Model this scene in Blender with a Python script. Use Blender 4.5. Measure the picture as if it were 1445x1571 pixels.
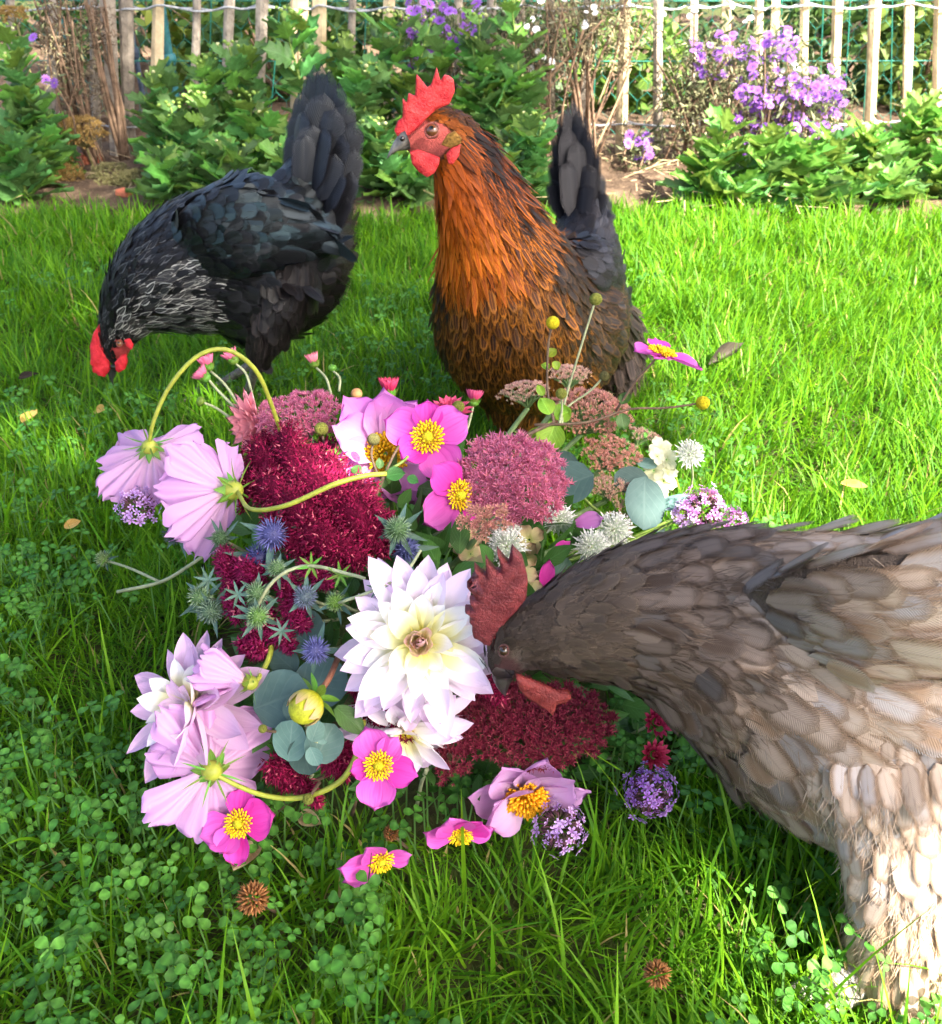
import bpy, bmesh, math, random
import numpy as np
from mathutils import Vector, Matrix

for _o in list(bpy.data.objects):
    bpy.data.objects.remove(_o)
SC = bpy.context.scene
COL = SC.collection
random.seed(7)
RNG = np.random.default_rng(11)
R = math.radians

# ------------------------------------------------------------------ camera
CAM_H, PITCH, FPX = 0.62, R(33.0), 1445.0
CX, CY = 722.5, 785.5
cam_d = bpy.data.cameras.new('camera')
cam_d.sensor_fit = 'HORIZONTAL'
cam_d.sensor_width = 36.0
cam_d.lens = 36.0
cam_d.clip_start = 0.02
cam_d.clip_end = 200.0
cam_d.dof.use_dof = True
cam_d.dof.focus_distance = 0.72
cam_d.dof.aperture_fstop = 20.0
cam = bpy.data.objects.new('camera', cam_d)
COL.objects.link(cam)
cam.location = (0, 0, CAM_H)
cam.rotation_euler = (math.pi / 2 - PITCH, 0, 0)
SC.camera = cam

# ------------------------------------------------------------------ sky and sun
SUN_EL = R(46.0)
SUN_H = Vector((0.72, -0.69, 0)).normalized()          # horizontal direction towards the sun
SUN_DIR = Vector((SUN_H.x * math.cos(SUN_EL), SUN_H.y * math.cos(SUN_EL), math.sin(SUN_EL)))
W = bpy.data.worlds.new('World')
SC.world = W
W.use_nodes = True
_n = W.node_tree.nodes
_l = W.node_tree.links
_sky = _n.new('ShaderNodeTexSky')
_sky.sky_type = 'NISHITA'
_sky.sun_disc = False
_sky.sun_elevation = SUN_EL
_sky.sun_rotation = math.atan2(SUN_H.x, SUN_H.y)
_sky.air_density = 0.7
_sky.dust_density = 5.0
_sky.ozone_density = 0.6
_bg = _n['Background']
_bg.inputs['Strength'].default_value = 0.15
_l.new(_sky.outputs[0], _bg.inputs[0])
sun_d = bpy.data.lights.new('sun', 'SUN')
sun_d.energy = 5.0
sun_d.angle = R(0.6)
sun_d.color = (1.0, 0.94, 0.84)
sun = bpy.data.objects.new('sun', sun_d)
COL.objects.link(sun)
sun.location = SUN_DIR * 8
sun.rotation_euler = (-SUN_DIR).to_track_quat('-Z', 'Y').to_euler()
SC.view_settings.view_transform = 'Standard'
SC.view_settings.look = 'None'
SC.view_settings.exposure = 2.4
SC.view_settings.gamma = 1.0
SC.render.engine = 'CYCLES'
SC.cycles.use_denoising = True
SC.cycles.max_bounces = 8
SC.cycles.transmission_bounces = 4
SC.cycles.diffuse_bounces = 4
SC.cycles.transparent_max_bounces = 12

# ------------------------------------------------------------------ geometry helpers
def ray(px, py):
    u = (px - CX) / FPX
    v = (CY - py) / FPX
    return Vector((u, math.cos(PITCH) + v * math.sin(PITCH), -math.sin(PITCH) + v * math.cos(PITCH)))

def P(px, py, y=None, z=None, d=None):
    """a point of the place seen at a pixel of the photograph, at a given distance y, height z or depth d"""
    r = ray(px, py)
    if y is not None: t = y / r.y
    elif z is not None: t = (z - CAM_H) / r.z
    else: t = d
    return Vector((0, 0, CAM_H)) + r * t

def depth(p):
    return p.y * math.cos(PITCH) + (CAM_H - p.z) * math.sin(PITCH)

def pxm(p):
    return depth(p) / FPX

F_CAM = Vector((0, math.cos(PITCH), -math.sin(PITCH)))
U_CAM = Vector((0, math.sin(PITCH), math.cos(PITCH)))
R_CAM = Vector((1, 0, 0))
def VV(r, u, t):
    """direction: right, up, towards the photographer"""
    return (R_CAM * r + U_CAM * u - F_CAM * t).normalized()

def np_mesh(name, V, F, mat=None, uv=None, cols=None, smooth=True):
    V = np.ascontiguousarray(V, dtype=np.float32); F = np.ascontiguousarray(F, dtype=np.int32)
    me = bpy.data.meshes.new(name)
    n, (m, k) = len(V), F.shape
    me.vertices.add(n); me.vertices.foreach_set('co', V.ravel())
    me.loops.add(m * k); me.loops.foreach_set('vertex_index', F.ravel())
    me.polygons.add(m)
    me.polygons.foreach_set('loop_start', np.arange(0, m * k, k, dtype=np.int32))
    if smooth:
        me.polygons.foreach_set('use_smooth', np.ones(m, dtype=bool))
    me.update(calc_edges=True)
    if uv is not None:
        l = me.uv_layers.new(name='UVMap')
        l.data.foreach_set('uv', np.ascontiguousarray(np.asarray(uv, dtype=np.float32)[F.ravel()]).ravel())
    for cn, c in (cols or {}).items():
        c = np.asarray(c, dtype=np.float32)
        if c.shape[1] == 3: c = np.hstack([c, np.ones((len(c), 1), np.float32)])
        a = me.color_attributes.new(cn, 'FLOAT_COLOR', 'POINT')
        a.data.foreach_set('color', np.ascontiguousarray(c).ravel())
    if mat is not None: me.materials.append(mat)
    return me

def py_mesh(name, V, F, mat=None, uv=None, smooth=True):
    me = bpy.data.meshes.new(name)
    me.from_pydata([tuple(v) for v in V], [], F)
    if smooth:
        me.polygons.foreach_set('use_smooth', [True] * len(me.polygons))
    if uv is not None:
        l = me.uv_layers.new(name='UVMap')
        vi = np.empty(len(me.loops), dtype=np.int32); me.loops.foreach_get('vertex_index', vi)
        l.data.foreach_set('uv', np.asarray(uv, dtype=np.float32)[vi].ravel())
    if mat is not None: me.materials.append(mat)
    me.update()
    return me

WM = {}
def put(name, me, parent=None, M=None, kind=None, label=None):
    """link an object; M is its place in the world, whatever its parent"""
    o = bpy.data.objects.new(name, me)
    COL.objects.link(o)
    M = M or Matrix.Identity(4)
    if parent is not None:
        o.parent = parent
        o.matrix_basis = WM[parent].inverted() @ M
    else:
        o.matrix_basis = M
    WM[o] = M
    if kind: o['kind'] = kind
    if label: o['label'] = label
    return o

def thing(name, label, cat, loc, group=None):
    o = put(name, None, None, Matrix.Translation(Vector(loc)))
    o.empty_display_size = 0.02
    o['label'] = label; o['category'] = cat
    if group: o['group'] = group
    return o

def tag(o, label, cat, group=None):
    o['label'] = label; o['category'] = cat
    if group: o['group'] = group
    return o

def basis(z, x=None):
    z = Vector(z).normalized()
    x = Vector(x) if x is not None else Vector((0, 0, 1))
    x = x - z * x.dot(z)
    if x.length < 1e-4:
        x = Vector((1, 0, 0)) - z * z.x
    x.normalize()
    y = z.cross(x)
    return Matrix((x, y, z)).transposed()

def frame(loc, z, x=None, s=1.0, roll=0.0):
    B = basis(z, x) @ Matrix.Rotation(roll, 3, 'Z')
    return Matrix.Translation(Vector(loc)) @ B.to_4x4() @ Matrix.Scale(s, 4)

def catmull(pts, n):
    """smooth path through points (rows of any width) resampled to n rows"""
    A = np.asarray(pts, dtype=float)
    if len(A) == 2:
        t = np.linspace(0, 1, n)[:, None]
        return A[0] * (1 - t) + A[1] * t
    E = np.vstack([2 * A[0] - A[1], A, 2 * A[-1] - A[-2]])
    out = []
    for s in np.linspace(0, len(A) - 1 - 1e-9, n):
        i = int(s); t = s - i
        p0, p1, p2, p3 = E[i], E[i + 1], E[i + 2], E[i + 3]
        out.append(0.5 * (2 * p1 + (p2 - p0) * t + (2 * p0 - 5 * p1 + 4 * p2 - p3) * t * t + (3 * p1 - p0 - 3 * p2 + p3) * t ** 3))
    return np.array(out)

def tube_arrays(path, rad, sides=7, up=None):
    path = np.asarray(path, dtype=float); n = len(path)
    rad = np.broadcast_to(np.asarray(rad, dtype=float), (n,))
    T = np.gradient(path, axis=0); T /= np.linalg.norm(T, axis=1)[:, None] + 1e-12
    u = np.array(up if up is not None else (0.31, 0.17, 0.93), dtype=float)
    V = []
    for i in range(n):
        u = u - T[i] * u.dot(T[i]); u /= np.linalg.norm(u) + 1e-12
        s = np.cross(T[i], u)
        a = np.arange(sides) * 2 * math.pi / sides
        V.append(path[i] + rad[i] * (np.cos(a)[:, None] * u + np.sin(a)[:, None] * s))
    V = np.vstack(V)
    F = []
    for i in range(n - 1):
        for j in range(sides):
            k = (j + 1) % sides
            F.append((i * sides + j, i * sides + k, (i + 1) * sides + k, (i + 1) * sides + j))
    return V, F

def tube(name, pts, rad, mat, parent=None, n=None, sides=7, label=None):
    pts = [tuple(p) for p in pts]
    n = n or max(6, 5 * (len(pts) - 1))
    path = catmull(pts, n)
    if not np.isscalar(rad):
        rad = np.interp(np.linspace(0, 1, n), np.linspace(0, 1, len(rad)), rad)
    V, F = tube_arrays(path, rad, sides)
    F = F + [tuple(reversed(range(sides))), tuple(range((n - 1) * sides, n * sides))]
    return put(name, py_mesh(name, V, F, mat), parent, label=label)

def merge_arrays(lst):
    Vs, Fs, o = [], [], 0
    for V, F in lst:
        V = np.asarray(V)
        Vs.append(V); Fs += [tuple(i + o for i in f) for f in F]; o += len(V)
    return np.vstack(Vs), Fs

def scatter(V0, F0, Rm, T):
    """copies of one template: Rm (N,3,3) with scale, T (N,3)"""
    V0 = np.asarray(V0, dtype=np.float32); F0 = np.asarray(F0, dtype=np.int32)
    N, a = len(T), len(V0)
    V = np.einsum('nij,aj->nai', Rm, V0) + np.asarray(T)[:, None, :]
    F = (F0[None] + (np.arange(N) * a)[:, None, None]).reshape(-1, F0.shape[1])
    return V.reshape(-1, 3), F

def np_basis(Z, X=None, roll=None):
    """rotation matrices (N,3,3) whose third column is Z"""
    Z = np.asarray(Z, dtype=float); Z = Z / (np.linalg.norm(Z, axis=1)[:, None] + 1e-12)
    if X is None:
        X = np.where(np.abs(Z[:, 2:3]) < 0.95, np.array([[0., 0, 1]]), np.array([[1., 0, 0]]))
    X = X - Z * (X * Z).sum(1)[:, None]; X /= np.linalg.norm(X, axis=1)[:, None] + 1e-12
    Y = np.cross(Z, X)
    if roll is not None:
        c, s = np.cos(roll)[:, None], np.sin(roll)[:, None]
        X, Y = X * c + Y * s, Y * c - X * s
    return np.stack([X, Y, Z], axis=2)

def rand_dirs(n, rng=RNG):
    d = rng.normal(size=(n, 3)); return d / np.linalg.norm(d, axis=1)[:, None]

# ------------------------------------------------------------------ materials
def new_mat(name):
    m = bpy.data.materials.new(name); m.use_nodes = True
    nt = m.node_tree; nt.nodes.clear()
    return m, nt

class NB:
    """tiny node builder"""
    def __init__(s, nt): s.nt = nt
    def n(s, t, **kw):
        nd = s.nt.nodes.new(t)
        for k, v in kw.items(): setattr(nd, k, v)
        return nd
    def put(s, sock, v):
        if isinstance(v, bpy.types.NodeSocket): s.nt.links.new(v, sock)
        elif isinstance(v, (tuple, list)) and len(v) == 3 and sock.type == 'RGBA': sock.default_value = (*v, 1)
        else: sock.default_value = v
    def math(s, op, a, b=0.0, c=0.0, clamp=False):
        nd = s.n('ShaderNodeMath', operation=op, use_clamp=clamp)
        for i, x in enumerate((a, b, c)): s.put(nd.inputs[i], x)
        return nd.outputs[0]
    def mix(s, f, a, b, blend='MIX'):
        nd = s.n('ShaderNodeMix', data_type='RGBA', blend_type=blend)
        s.put(nd.inputs[0], f); s.put(nd.inputs[6], a); s.put(nd.inputs[7], b)
        return nd.outputs[2]
    def step(s, x, a, b):
        nd = s.n('ShaderNodeMapRange', interpolation_type='SMOOTHSTEP')
        s.put(nd.inputs[0], x); s.put(nd.inputs[1], a); s.put(nd.inputs[2], b)
        return nd.outputs[0]
    def noise(s, scale, detail=3.0, rough=0.6, vec=None, dist=0.0):
        nd = s.n('ShaderNodeTexNoise')
        nd.inputs['Scale'].default_value = scale; nd.inputs['Detail'].default_value = detail
        nd.inputs['Roughness'].default_value = rough; nd.inputs['Distortion'].default_value = dist
        if vec is not None: s.nt.links.new(vec, nd.inputs['Vector'])
        return nd.outputs['Fac']
    def attr(s, name):
        return s.n('ShaderNodeAttribute', attribute_name=name).outputs['Color']
    def objco(s): return s.n('ShaderNodeTexCoord').outputs['Object']
    def uv(s):
        sep = s.n('ShaderNodeSeparateXYZ')
        s.nt.links.new(s.n('ShaderNodeTexCoord').outputs['UV'], sep.inputs[0])
        return sep.outputs[0], sep.outputs[1]
    def rnd(s): return s.n('ShaderNodeObjectInfo').outputs['Random']
    def hsv(s, col, h=0.5, sat=1.0, v=1.0):
        nd = s.n('ShaderNodeHueSaturation')
        s.put(nd.inputs['Hue'], h); s.put(nd.inputs['Saturation'], sat); s.put(nd.inputs['Value'], v); s.put(nd.inputs['Color'], col)
        return nd.outputs[0]
    def bump(s, h, strength=0.3, dist=0.002):
        nd = s.n('ShaderNodeBump')
        nd.inputs['Strength'].default_value = strength; nd.inputs['Distance'].default_value = dist
        s.put(nd.inputs['Height'], h)
        return nd.outputs[0]
    def out(s, col, rough=0.6, spec=0.3, normal=None, transl=0.0, tcol=None, sheen=0.0, sub=0.0):
        p = s.n('ShaderNodeBsdfPrincipled')
        s.put(p.inputs['Base Color'], col); s.put(p.inputs['Roughness'], rough)
        s.put(p.inputs['Specular IOR Level'], spec)
        if sheen:
            p.inputs['Sheen Weight'].default_value = sheen
        if sub:
            p.inputs['Subsurface Weight'].default_value = sub
            p.inputs['Subsurface Radius'].default_value = (0.01, 0.003, 0.002)
            p.inputs['Subsurface Scale'].default_value = 0.4
        if normal is not None: s.nt.links.new(normal, p.inputs['Normal'])
        o = s.n('ShaderNodeOutputMaterial')
        sh = p.outputs[0]
        if transl:
            t = s.n('ShaderNodeBsdfTranslucent'); s.put(t.inputs[0], tcol if tcol is not None else col)
            if normal is not None: s.nt.links.new(normal, t.inputs['Normal'])
            mx = s.n('ShaderNodeMixShader'); mx.inputs[0].default_value = transl
            s.nt.links.new(sh, mx.inputs[1]); s.nt.links.new(t.outputs[0], mx.inputs[2]); sh = mx.outputs[0]
        s.nt.links.new(sh, o.inputs[0])
        return p

def mat_plain(name, col, rough=0.6, spec=0.3, scale=60, var=0.35, transl=0.0, bump=0.2, bd=0.001, sub=0.0, rvar=0.0):
    m, nt = new_mat(name); b = NB(nt)
    co = b.objco()
    f = b.noise(scale, 4, 0.65, co)
    c = b.mix(b.step(f, 0.3, 0.7), tuple(x * (1 - var) for x in col), tuple(min(1, x * (1 + var)) for x in col))
    if rvar:
        c = b.hsv(c, v=b.math('ADD', b.math('MULTIPLY', b.rnd(), 2 * rvar), 1 - rvar))
    nrm = b.bump(b.noise(scale * 3, 4, 0.7, co), bump, bd) if bump else None
    b.out(c, rough, spec, nrm, transl, sub=sub)
    return m

def mat_leaf(name, col, col2=None, transl=0.35, rough=0.45, spec=0.35, veins=7, vein_col=None, rvar=0.25, hvar=0.03, bump=0.35):
    """leaf with a midrib and side veins from its uv"""
    m, nt = new_mat(name); b = NB(nt)
    u, v = b.uv()
    col2 = col2 or tuple(x * 1.5 for x in col)
    a = b.math('ABSOLUTE', b.math('SUBTRACT', u, 0.5))
    mid = b.math('SUBTRACT', 1.0, b.step(a, 0.0, 0.05))
    w = b.math('SINE', b.math('MULTIPLY', b.math('SUBTRACT', v, b.math('MULTIPLY', a, 0.9)), veins * 6.283))
    sv = b.math('MULTIPLY', b.step(w, 0.75, 1.0), 0.5)
    vn = b.math('MAXIMUM', mid, sv)
    f = b.noise(40, 4, 0.6, b.objco())
    c = b.mix(b.step(f, 0.3, 0.72), col, col2)
    c = b.mix(b.math('MULTIPLY', vn, 0.55), c, vein_col or tuple(min(1, x * 1.9 + 0.03) for x in col))
    c = b.hsv(c, h=b.math('ADD', b.math('MULTIPLY', b.rnd(), 2 * hvar), 0.5 - hvar), v=b.math('ADD', b.math('MULTIPLY', b.rnd(), 2 * rvar), 1 - rvar))
    nrm = b.bump(b.math('ADD', vn, f), bump, 0.0008)
    b.out(c, rough, spec, nrm, transl, tcol=b.hsv(c, h=0.48, v=1.3))
    return m

def mat_petal(name, base, mid, tip, p1=0.35, p2=0.85, vein=0.25, nv=16, transl=0.45, rough=0.55, vein_col=None, rvar=0.08, edge=None):
    m, nt = new_mat(name); b = NB(nt)
    u, v = b.uv()
    n = b.noise(25, 3, 0.6, b.objco())
    vv = b.math('ADD', v, b.math('MULTIPLY', b.math('SUBTRACT', n, 0.5), 0.25))
    c = b.mix(b.step(vv, 0.02, p1), base, mid)
    c = b.mix(b.step(vv, p1, p2), c, tip)
    if edge:
        a = b.math('ABSOLUTE', b.math('SUBTRACT', b.math('MULTIPLY', u, 2.0), 1.0))
        c = b.mix(b.math('MULTIPLY', b.step(a, 0.6, 1.0), 0.7), c, edge)
    st = b.n('ShaderNodeTexNoise'); st.inputs['Scale'].default_value = 1.0; st.inputs['Detail'].default_value = 2
    cb = b.n('ShaderNodeCombineXYZ'); b.put(cb.inputs[0], b.math('MULTIPLY', u, float(nv))); b.put(cb.inputs[1], b.math('MULTIPLY', v, 1.2)); b.put(cb.inputs[2], b.math('MULTIPLY', b.rnd(), 50.0))
    nt.links.new(cb.outputs[0], st.inputs['Vector'])
    s = st.outputs['Fac']
    c = b.mix(b.math('MULTIPLY', b.step(s, 0.45, 0.75), vein), c, vein_col or tuple(x * 0.7 for x in tip))
    c = b.hsv(c, v=b.math('ADD', b.math('MULTIPLY', b.rnd(), 2 * rvar), 1 - rvar))
    nrm = b.bump(s, 0.35, 0.0012)
    b.out(c, rough, 0.2, nrm, transl, sheen=0.0)
    return m

def mat_attr(name, rough=0.5, spec=0.3, transl=0.3, bump=0.0, scale=200, tgain=1.4, th=0.49, mottle=0.0, bdist=0.001):
    m, nt = new_mat(name); b = NB(nt)
    c = b.attr('Col')
    if mottle:
        c = b.hsv(c, v=b.math('ADD', b.math('MULTIPLY', b.noise(scale * 0.35, 4, 0.65, b.objco()), 2 * mottle), 1 - mottle))
    nrm = b.bump(b.noise(scale, 3, 0.6, b.objco()), bump, bdist) if bump else None
    b.out(c, rough, spec, nrm, transl, tcol=b.hsv(c, h=th, v=tgain) if transl else None)
    return m
# ------------------------------------------------------------------ ground
def mat_ground():
    m, nt = new_mat('lawn_soil'); b = NB(nt)
    co = b.objco()
    f = b.noise(9, 6, 0.65, co); g = b.noise(120, 4, 0.7, co)
    c = b.mix(b.step(f, 0.35, 0.65), (0.045, 0.07, 0.015), (0.07, 0.055, 0.03))
    c = b.mix(b.math('MULTIPLY', b.step(g, 0.45, 0.7), 0.6), c, (0.10, 0.13, 0.035))
    b.out(c, 0.95, 0.1, b.bump(g, 0.8, 0.006))
    return m
def mat_bed():
    m, nt = new_mat('bed_soil'); b = NB(nt)
    co = b.objco()
    f = b.noise(7, 6, 0.65, co); g = b.noise(70, 5, 0.75, co)
    c = b.mix(b.step(f, 0.35, 0.65), (0.075, 0.05, 0.034), (0.17, 0.115, 0.075))
    c = b.mix(b.math('MULTIPLY', b.step(g, 0.5, 0.72), 0.8), c, (0.30, 0.21, 0.13))
    b.out(c, 0.95, 0.1, b.bump(g, 1.0, 0.012))
    return m

def ground_sheet(name, x0, x1, y0, y1, nx, ny, fz, mat):
    xs = np.linspace(x0, x1, nx); ys = np.linspace(y0, y1, ny)
    X, Y = np.meshgrid(xs, ys)
    Z = fz(X, Y)
    V = np.stack([X, Y, Z], -1).reshape(-1, 3)
    i = np.arange((ny - 1) * nx).reshape(ny - 1, nx)[:, :-1].ravel()
    F = np.stack([i, i + 1, i + nx + 1, i + nx], 1)
    return put(name, np_mesh(name, V, F, mat), kind='structure')

def bed_edge(x):
    return 2.19 + 0.05 * np.sin(x * 2.3 + 0.6) + 0.03 * np.sin(x * 6.1) - 0.03 * x
M_SOIL = mat_ground(); M_BED = mat_bed()
ground_sheet('lawn_ground', -60, 60, -30, 60, 60, 60, lambda X, Y: 0 * X - 0.006, M_SOIL)
def bedz(X, Y):
    e = np.clip((Y - bed_edge(X) + 0.02) / 0.10, 0, 1)
    return -0.012 + 0.034 * e + 0.016 * e * (np.sin(X * 17 + Y * 9) * np.sin(Y * 23 - X * 5)) + 0.006 * e * np.sin(X * 61) * np.sin(Y * 53)
ground_sheet('flower_bed_soil', -3.2, 3.2, 2.0, 6.5, 180, 135, bedz, M_BED)

# ------------------------------------------------------------------ grass
MOUND_C = Vector((-0.060, 0.665, 0.0)); MOUND_R = Vector((0.255, 0.235, 0.225))
FALLEN = [(*P(q[0], q[1], z=0.04)[:2], q[2]) for q in ((806, 1230, 0.05), (583, 1330, 0.032), (706, 1290, 0.035), (367, 1280, 0.035), (996, 1225, 0.03), (858, 1280, 0.028), (388, 1385, 0.02), (1008, 1500, 0.018), (300, 1240, 0.03), (1000, 1140, 0.025), (640, 1220, 0.04), (470, 1230, 0.035), (880, 1160, 0.05))]
def lawn_points(n, x0, x1, y0, y1, rng, hole=0.80, press=True):
    x = rng.uniform(x0, x1, n); y = rng.uniform(y0, y1, n)
    k = y < bed_edge(x) + rng.normal(0, 0.03, n)
    k &= np.abs(x) < 0.60 * (y + 0.75) + 0.22
    k &= (((x - MOUND_C.x) / (MOUND_R.x * hole)) ** 2 + ((y - MOUND_C.y) / (MOUND_R.y * hole)) ** 2) > 1
    for (fx, fy, fr) in (FALLEN if press else ()):          # grass is pressed down where flowers lie
        k &= ((x - fx) ** 2 + (y - fy) ** 2) > (fr * rng.uniform(0.55, 1.1, n)) ** 2
    return np.stack([x[k], y[k], np.full(k.sum(), -0.004)], 1)

def grass_arrays(B, L, Wd, az, lean, curl, rows, rng, cols):
    N = len(B)
    v = np.linspace(0, 1, rows + 1)
    ph = lean[:, None] + curl[:, None] * v[None]                     # angle from the vertical along the blade
    dv = 1.0 / rows
    sx = np.concatenate([np.zeros((N, 1)), np.cumsum(np.sin((ph[:, 1:] + ph[:, :-1]) / 2), 1) * dv], 1) * L[:, None]
    sz = np.concatenate([np.zeros((N, 1)), np.cumsum(np.cos((ph[:, 1:] + ph[:, :-1]) / 2), 1) * dv], 1) * L[:, None]
    dx, dy = np.cos(az), np.sin(az)
    tw = az + math.pi / 2 + rng.normal(0, 0.5, N)
    wx, wy = np.cos(tw), np.sin(tw)
    w = Wd[:, None] * (np.clip(1 - v[None] ** 1.8, 0.03, 1)) * (0.65 + 0.35 * np.minimum(1, v[None] * 3))
    cx = B[:, 0:1] + sx * dx[:, None]; cy = B[:, 1:2] + sx * dy[:, None]; cz = np.maximum(B[:, 2:3] + sz, 0.001)
    fold = w * 0.25
    Vl = np.stack([cx - w * wx[:, None], cy - w * wy[:, None], cz + fold], 2)
    Vr = np.stack([cx + w * wx[:, None], cy + w * wy[:, None], cz + fold], 2)
    Vm = np.stack([Vl, Vr], 2).reshape(N, -1, 3)
    a = 2 * (rows + 1)
    F0 = np.array([[2 * i, 2 * i + 1, 2 * i + 3, 2 * i + 2] for i in range(rows)])
    F = (F0[None] + (np.arange(N) * a)[:, None, None]).reshape(-1, 4)
    C = np.repeat(cols[:, None, :], a, 1)
    C = C * (1 + 0.10 * np.repeat(v, 2)[None, :, None])
    return Vm.reshape(-1, 3), F, C.reshape(-1, 3)

def grass_colours(N, rng, dry=0.03):
    t = rng.uniform(0, 1, N)[:, None]
    c = (1 - t) * np.array([[0.042, 0.160, 0.006]]) + t * np.array([[0.135, 0.295, 0.008]])
    c *= rng.uniform(0.75, 1.25, N)[:, None]
    d = rng.uniform(0, 1, N) < dry
    c[d] = np.array([0.42, 0.34, 0.12]) * rng.uniform(0.6, 1.1, d.sum())[:, None]
    return c

def clump(B):
    return np.sin(B[:, 0] * 13.1 + 3 * np.sin(B[:, 1] * 7.7)) * np.sin(B[:, 1] * 11.3 + 2 * np.sin(B[:, 0] * 9.1))

def make_grass():
    rng = np.random.default_rng(5)
    parts = []
    # short dense undergrowth
    for (n, x0, x1, y0, y1, l0, l1, w, rows, ln) in (
            (70000, -0.95, 0.95, 0.10, 0.95, 0.025, 0.066, 0.0012, 4, 0.6),
            (3600, -0.95, 0.95, 0.10, 0.95, 0.07, 0.13, 0.0017, 6, 0.7),
            (58000, -1.4, 1.4, 0.85, 1.65, 0.03, 0.07, 0.0016, 3, 0.5),
            (2400, -1.15, 1.15, 0.85, 1.65, 0.07, 0.11, 0.0019, 5, 0.6),
            (58000, -2.0, 2.0, 1.55, 2.28, 0.035, 0.07, 0.0022, 3, 0.45),
            (1200, -1.8, 1.8, 1.95, 2.28, 0.06, 0.10, 0.0024, 4, 0.5)):
        B = lawn_points(n, x0, x1, y0, y1, rng, press=l1 > 0.1)
        N = len(B); cl = clump(B)
        L = rng.uniform(l0, l1, N) * (1 + 0.25 * cl)
        for (fx, fy, fr) in FALLEN:
            L *= np.where((B[:, 0] - fx) ** 2 + (B[:, 1] - fy) ** 2 < fr * fr, 0.55, 1.0)
        az = rng.uniform(0, 2 * math.pi, N)
        az = np.where(rng.uniform(0, 1, N) < 0.45, 2.6 * cl + 0.8 + rng.normal(0, 0.6, N), az)
        lean = np.abs(rng.normal(0, ln, N)); curl = np.abs(rng.normal(0.7, 0.6, N))
        parts.append(grass_arrays(B, L, rng.uniform(0.6, 1.35, N) * w, az, lean, curl, rows, rng, grass_colours(N, rng, 0.02 if l1 < 0.1 else 0.008)))
    V = np.vstack([p[0] for p in parts]); C = np.vstack([p[2] for p in parts])
    o = 0; Fs = []
    for p in parts:
        Fs.append(p[1] + o); o += len(p[0])
    m = mat_attr('grass_blade', 0.5, 0.2, 0.42, tgain=1.5, th=0.485)
    ob = put('grass', np_mesh('grass', V, np.vstack(Fs), m, cols={'Col': C}), kind='stuff')
    tag(ob, 'green lawn grass of fine blades under the hens and flowers', 'grass')

def clover_template(nv=5):
    V, F, U, mark = [], [], [], []
    for k in range(3):
        a = k * 2.094
        o = len(V)
        ca, sa = math.cos(a), math.sin(a)
        for i in range(nv):
            v = i / (nv - 1)
            w = 0.46 * math.sin(math.pi * min(1, 0.04 + v * 0.86)) ** 0.75 * (0.55 + 0.6 * v)
            for j in (-1, 0, 1):
                x = 0.06 + v * 0.95 - (0.06 if (i == nv - 1 and j == 0) else 0) - 0.06 * abs(j) * v
                y = w * j; z = 0.10 * abs(j) + 0.10 * v - 0.16 * v * v
                V.append((x * ca - y * sa, x * sa + y * ca, z)); mark.append(1.0 if (i == 2) else 0.0)
        for i in range(nv - 1):
            for j in range(2):
                q = o + i * 3 + j
                F.append((q, q + 1, q + 4, q + 3))
    return np.array(V), np.array(F), np.array(mark)

def make_clover():
    rng = np.random.default_rng(9)
    V0, F0, mk = clover_template()
    B1 = lawn_points(4600, -0.7, 0.7, 0.16, 0.80, rng, 0.62, False)
    keep = (np.sin(B1[:, 0] * 9 + 1.0) * np.sin(B1[:, 1] * 11 + 0.4) > -0.45) & ((B1[:, 0] < 0.10) | (rng.uniform(0, 1, len(B1)) < 0.85))
    B1 = B1[keep]
    B2 = lawn_points(2300, -1.0, 0.35, 0.7, 1.7, rng, 1.0)
    B2 = B2[np.sin(B2[:, 0] * 8) * np.sin(B2[:, 1] * 7 + 1) > 0.0]
    B = np.vstack([B1, B2]); N = len(B)
    h = rng.uniform(0.022, 0.065, N); B[:, 2] = h
    s = rng.uniform(0.0050, 0.0108, N)
    Z = np.stack([rng.normal(0, 0.33, N), rng.normal(-0.10, 0.33, N), np.ones(N)], 1)
    Rm = np_basis(Z, None, rng.uniform(0, 6.28, N)) * s[:, None, None]
    V, F = scatter(V0, F0, Rm, B)
    t = rng.uniform(0, 1, N)[:, None]
    c = ((1 - t) * np.array([[0.032, 0.125, 0.016]]) + t * np.array([[0.075, 0.205, 0.028]])) * rng.uniform(0.75, 1.3, N)[:, None]
    C = np.repeat(c[:, None, :], len(V0), 1) * (1 + 0.5 * mk[None, :, None])
    # stalks
    base = B + np.stack([rng.normal(0, 0.012, N), rng.normal(0, 0.012, N), -h], 1)
    sd = np.array([[1.0, 0, 0]]) * 0.0007
    SV = np.stack([base - sd, base + sd, B + sd, B - sd], 1).reshape(-1, 3)
    SF = (np.array([[0, 1, 2, 3]])[None] + (np.arange(N) * 4)[:, None, None]).reshape(-1, 4) + len(V)
    SCo = np.repeat(np.array([[0.10, 0.22, 0.05]]), len(SV), 0)
    m = mat_attr('clover_leaf', 0.55, 0.22, 0.28, 0.25, 500)
    ob = put('clover', np_mesh('clover', np.vstack([V, SV]), np.vstack([F, SF]), m, cols={'Col': np.vstack([C.reshape(-1, 3), SCo])}), kind='stuff')
    tag(ob, 'low three-leaved clover spread through the lawn', 'clover')

make_grass()
make_clover()
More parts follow.
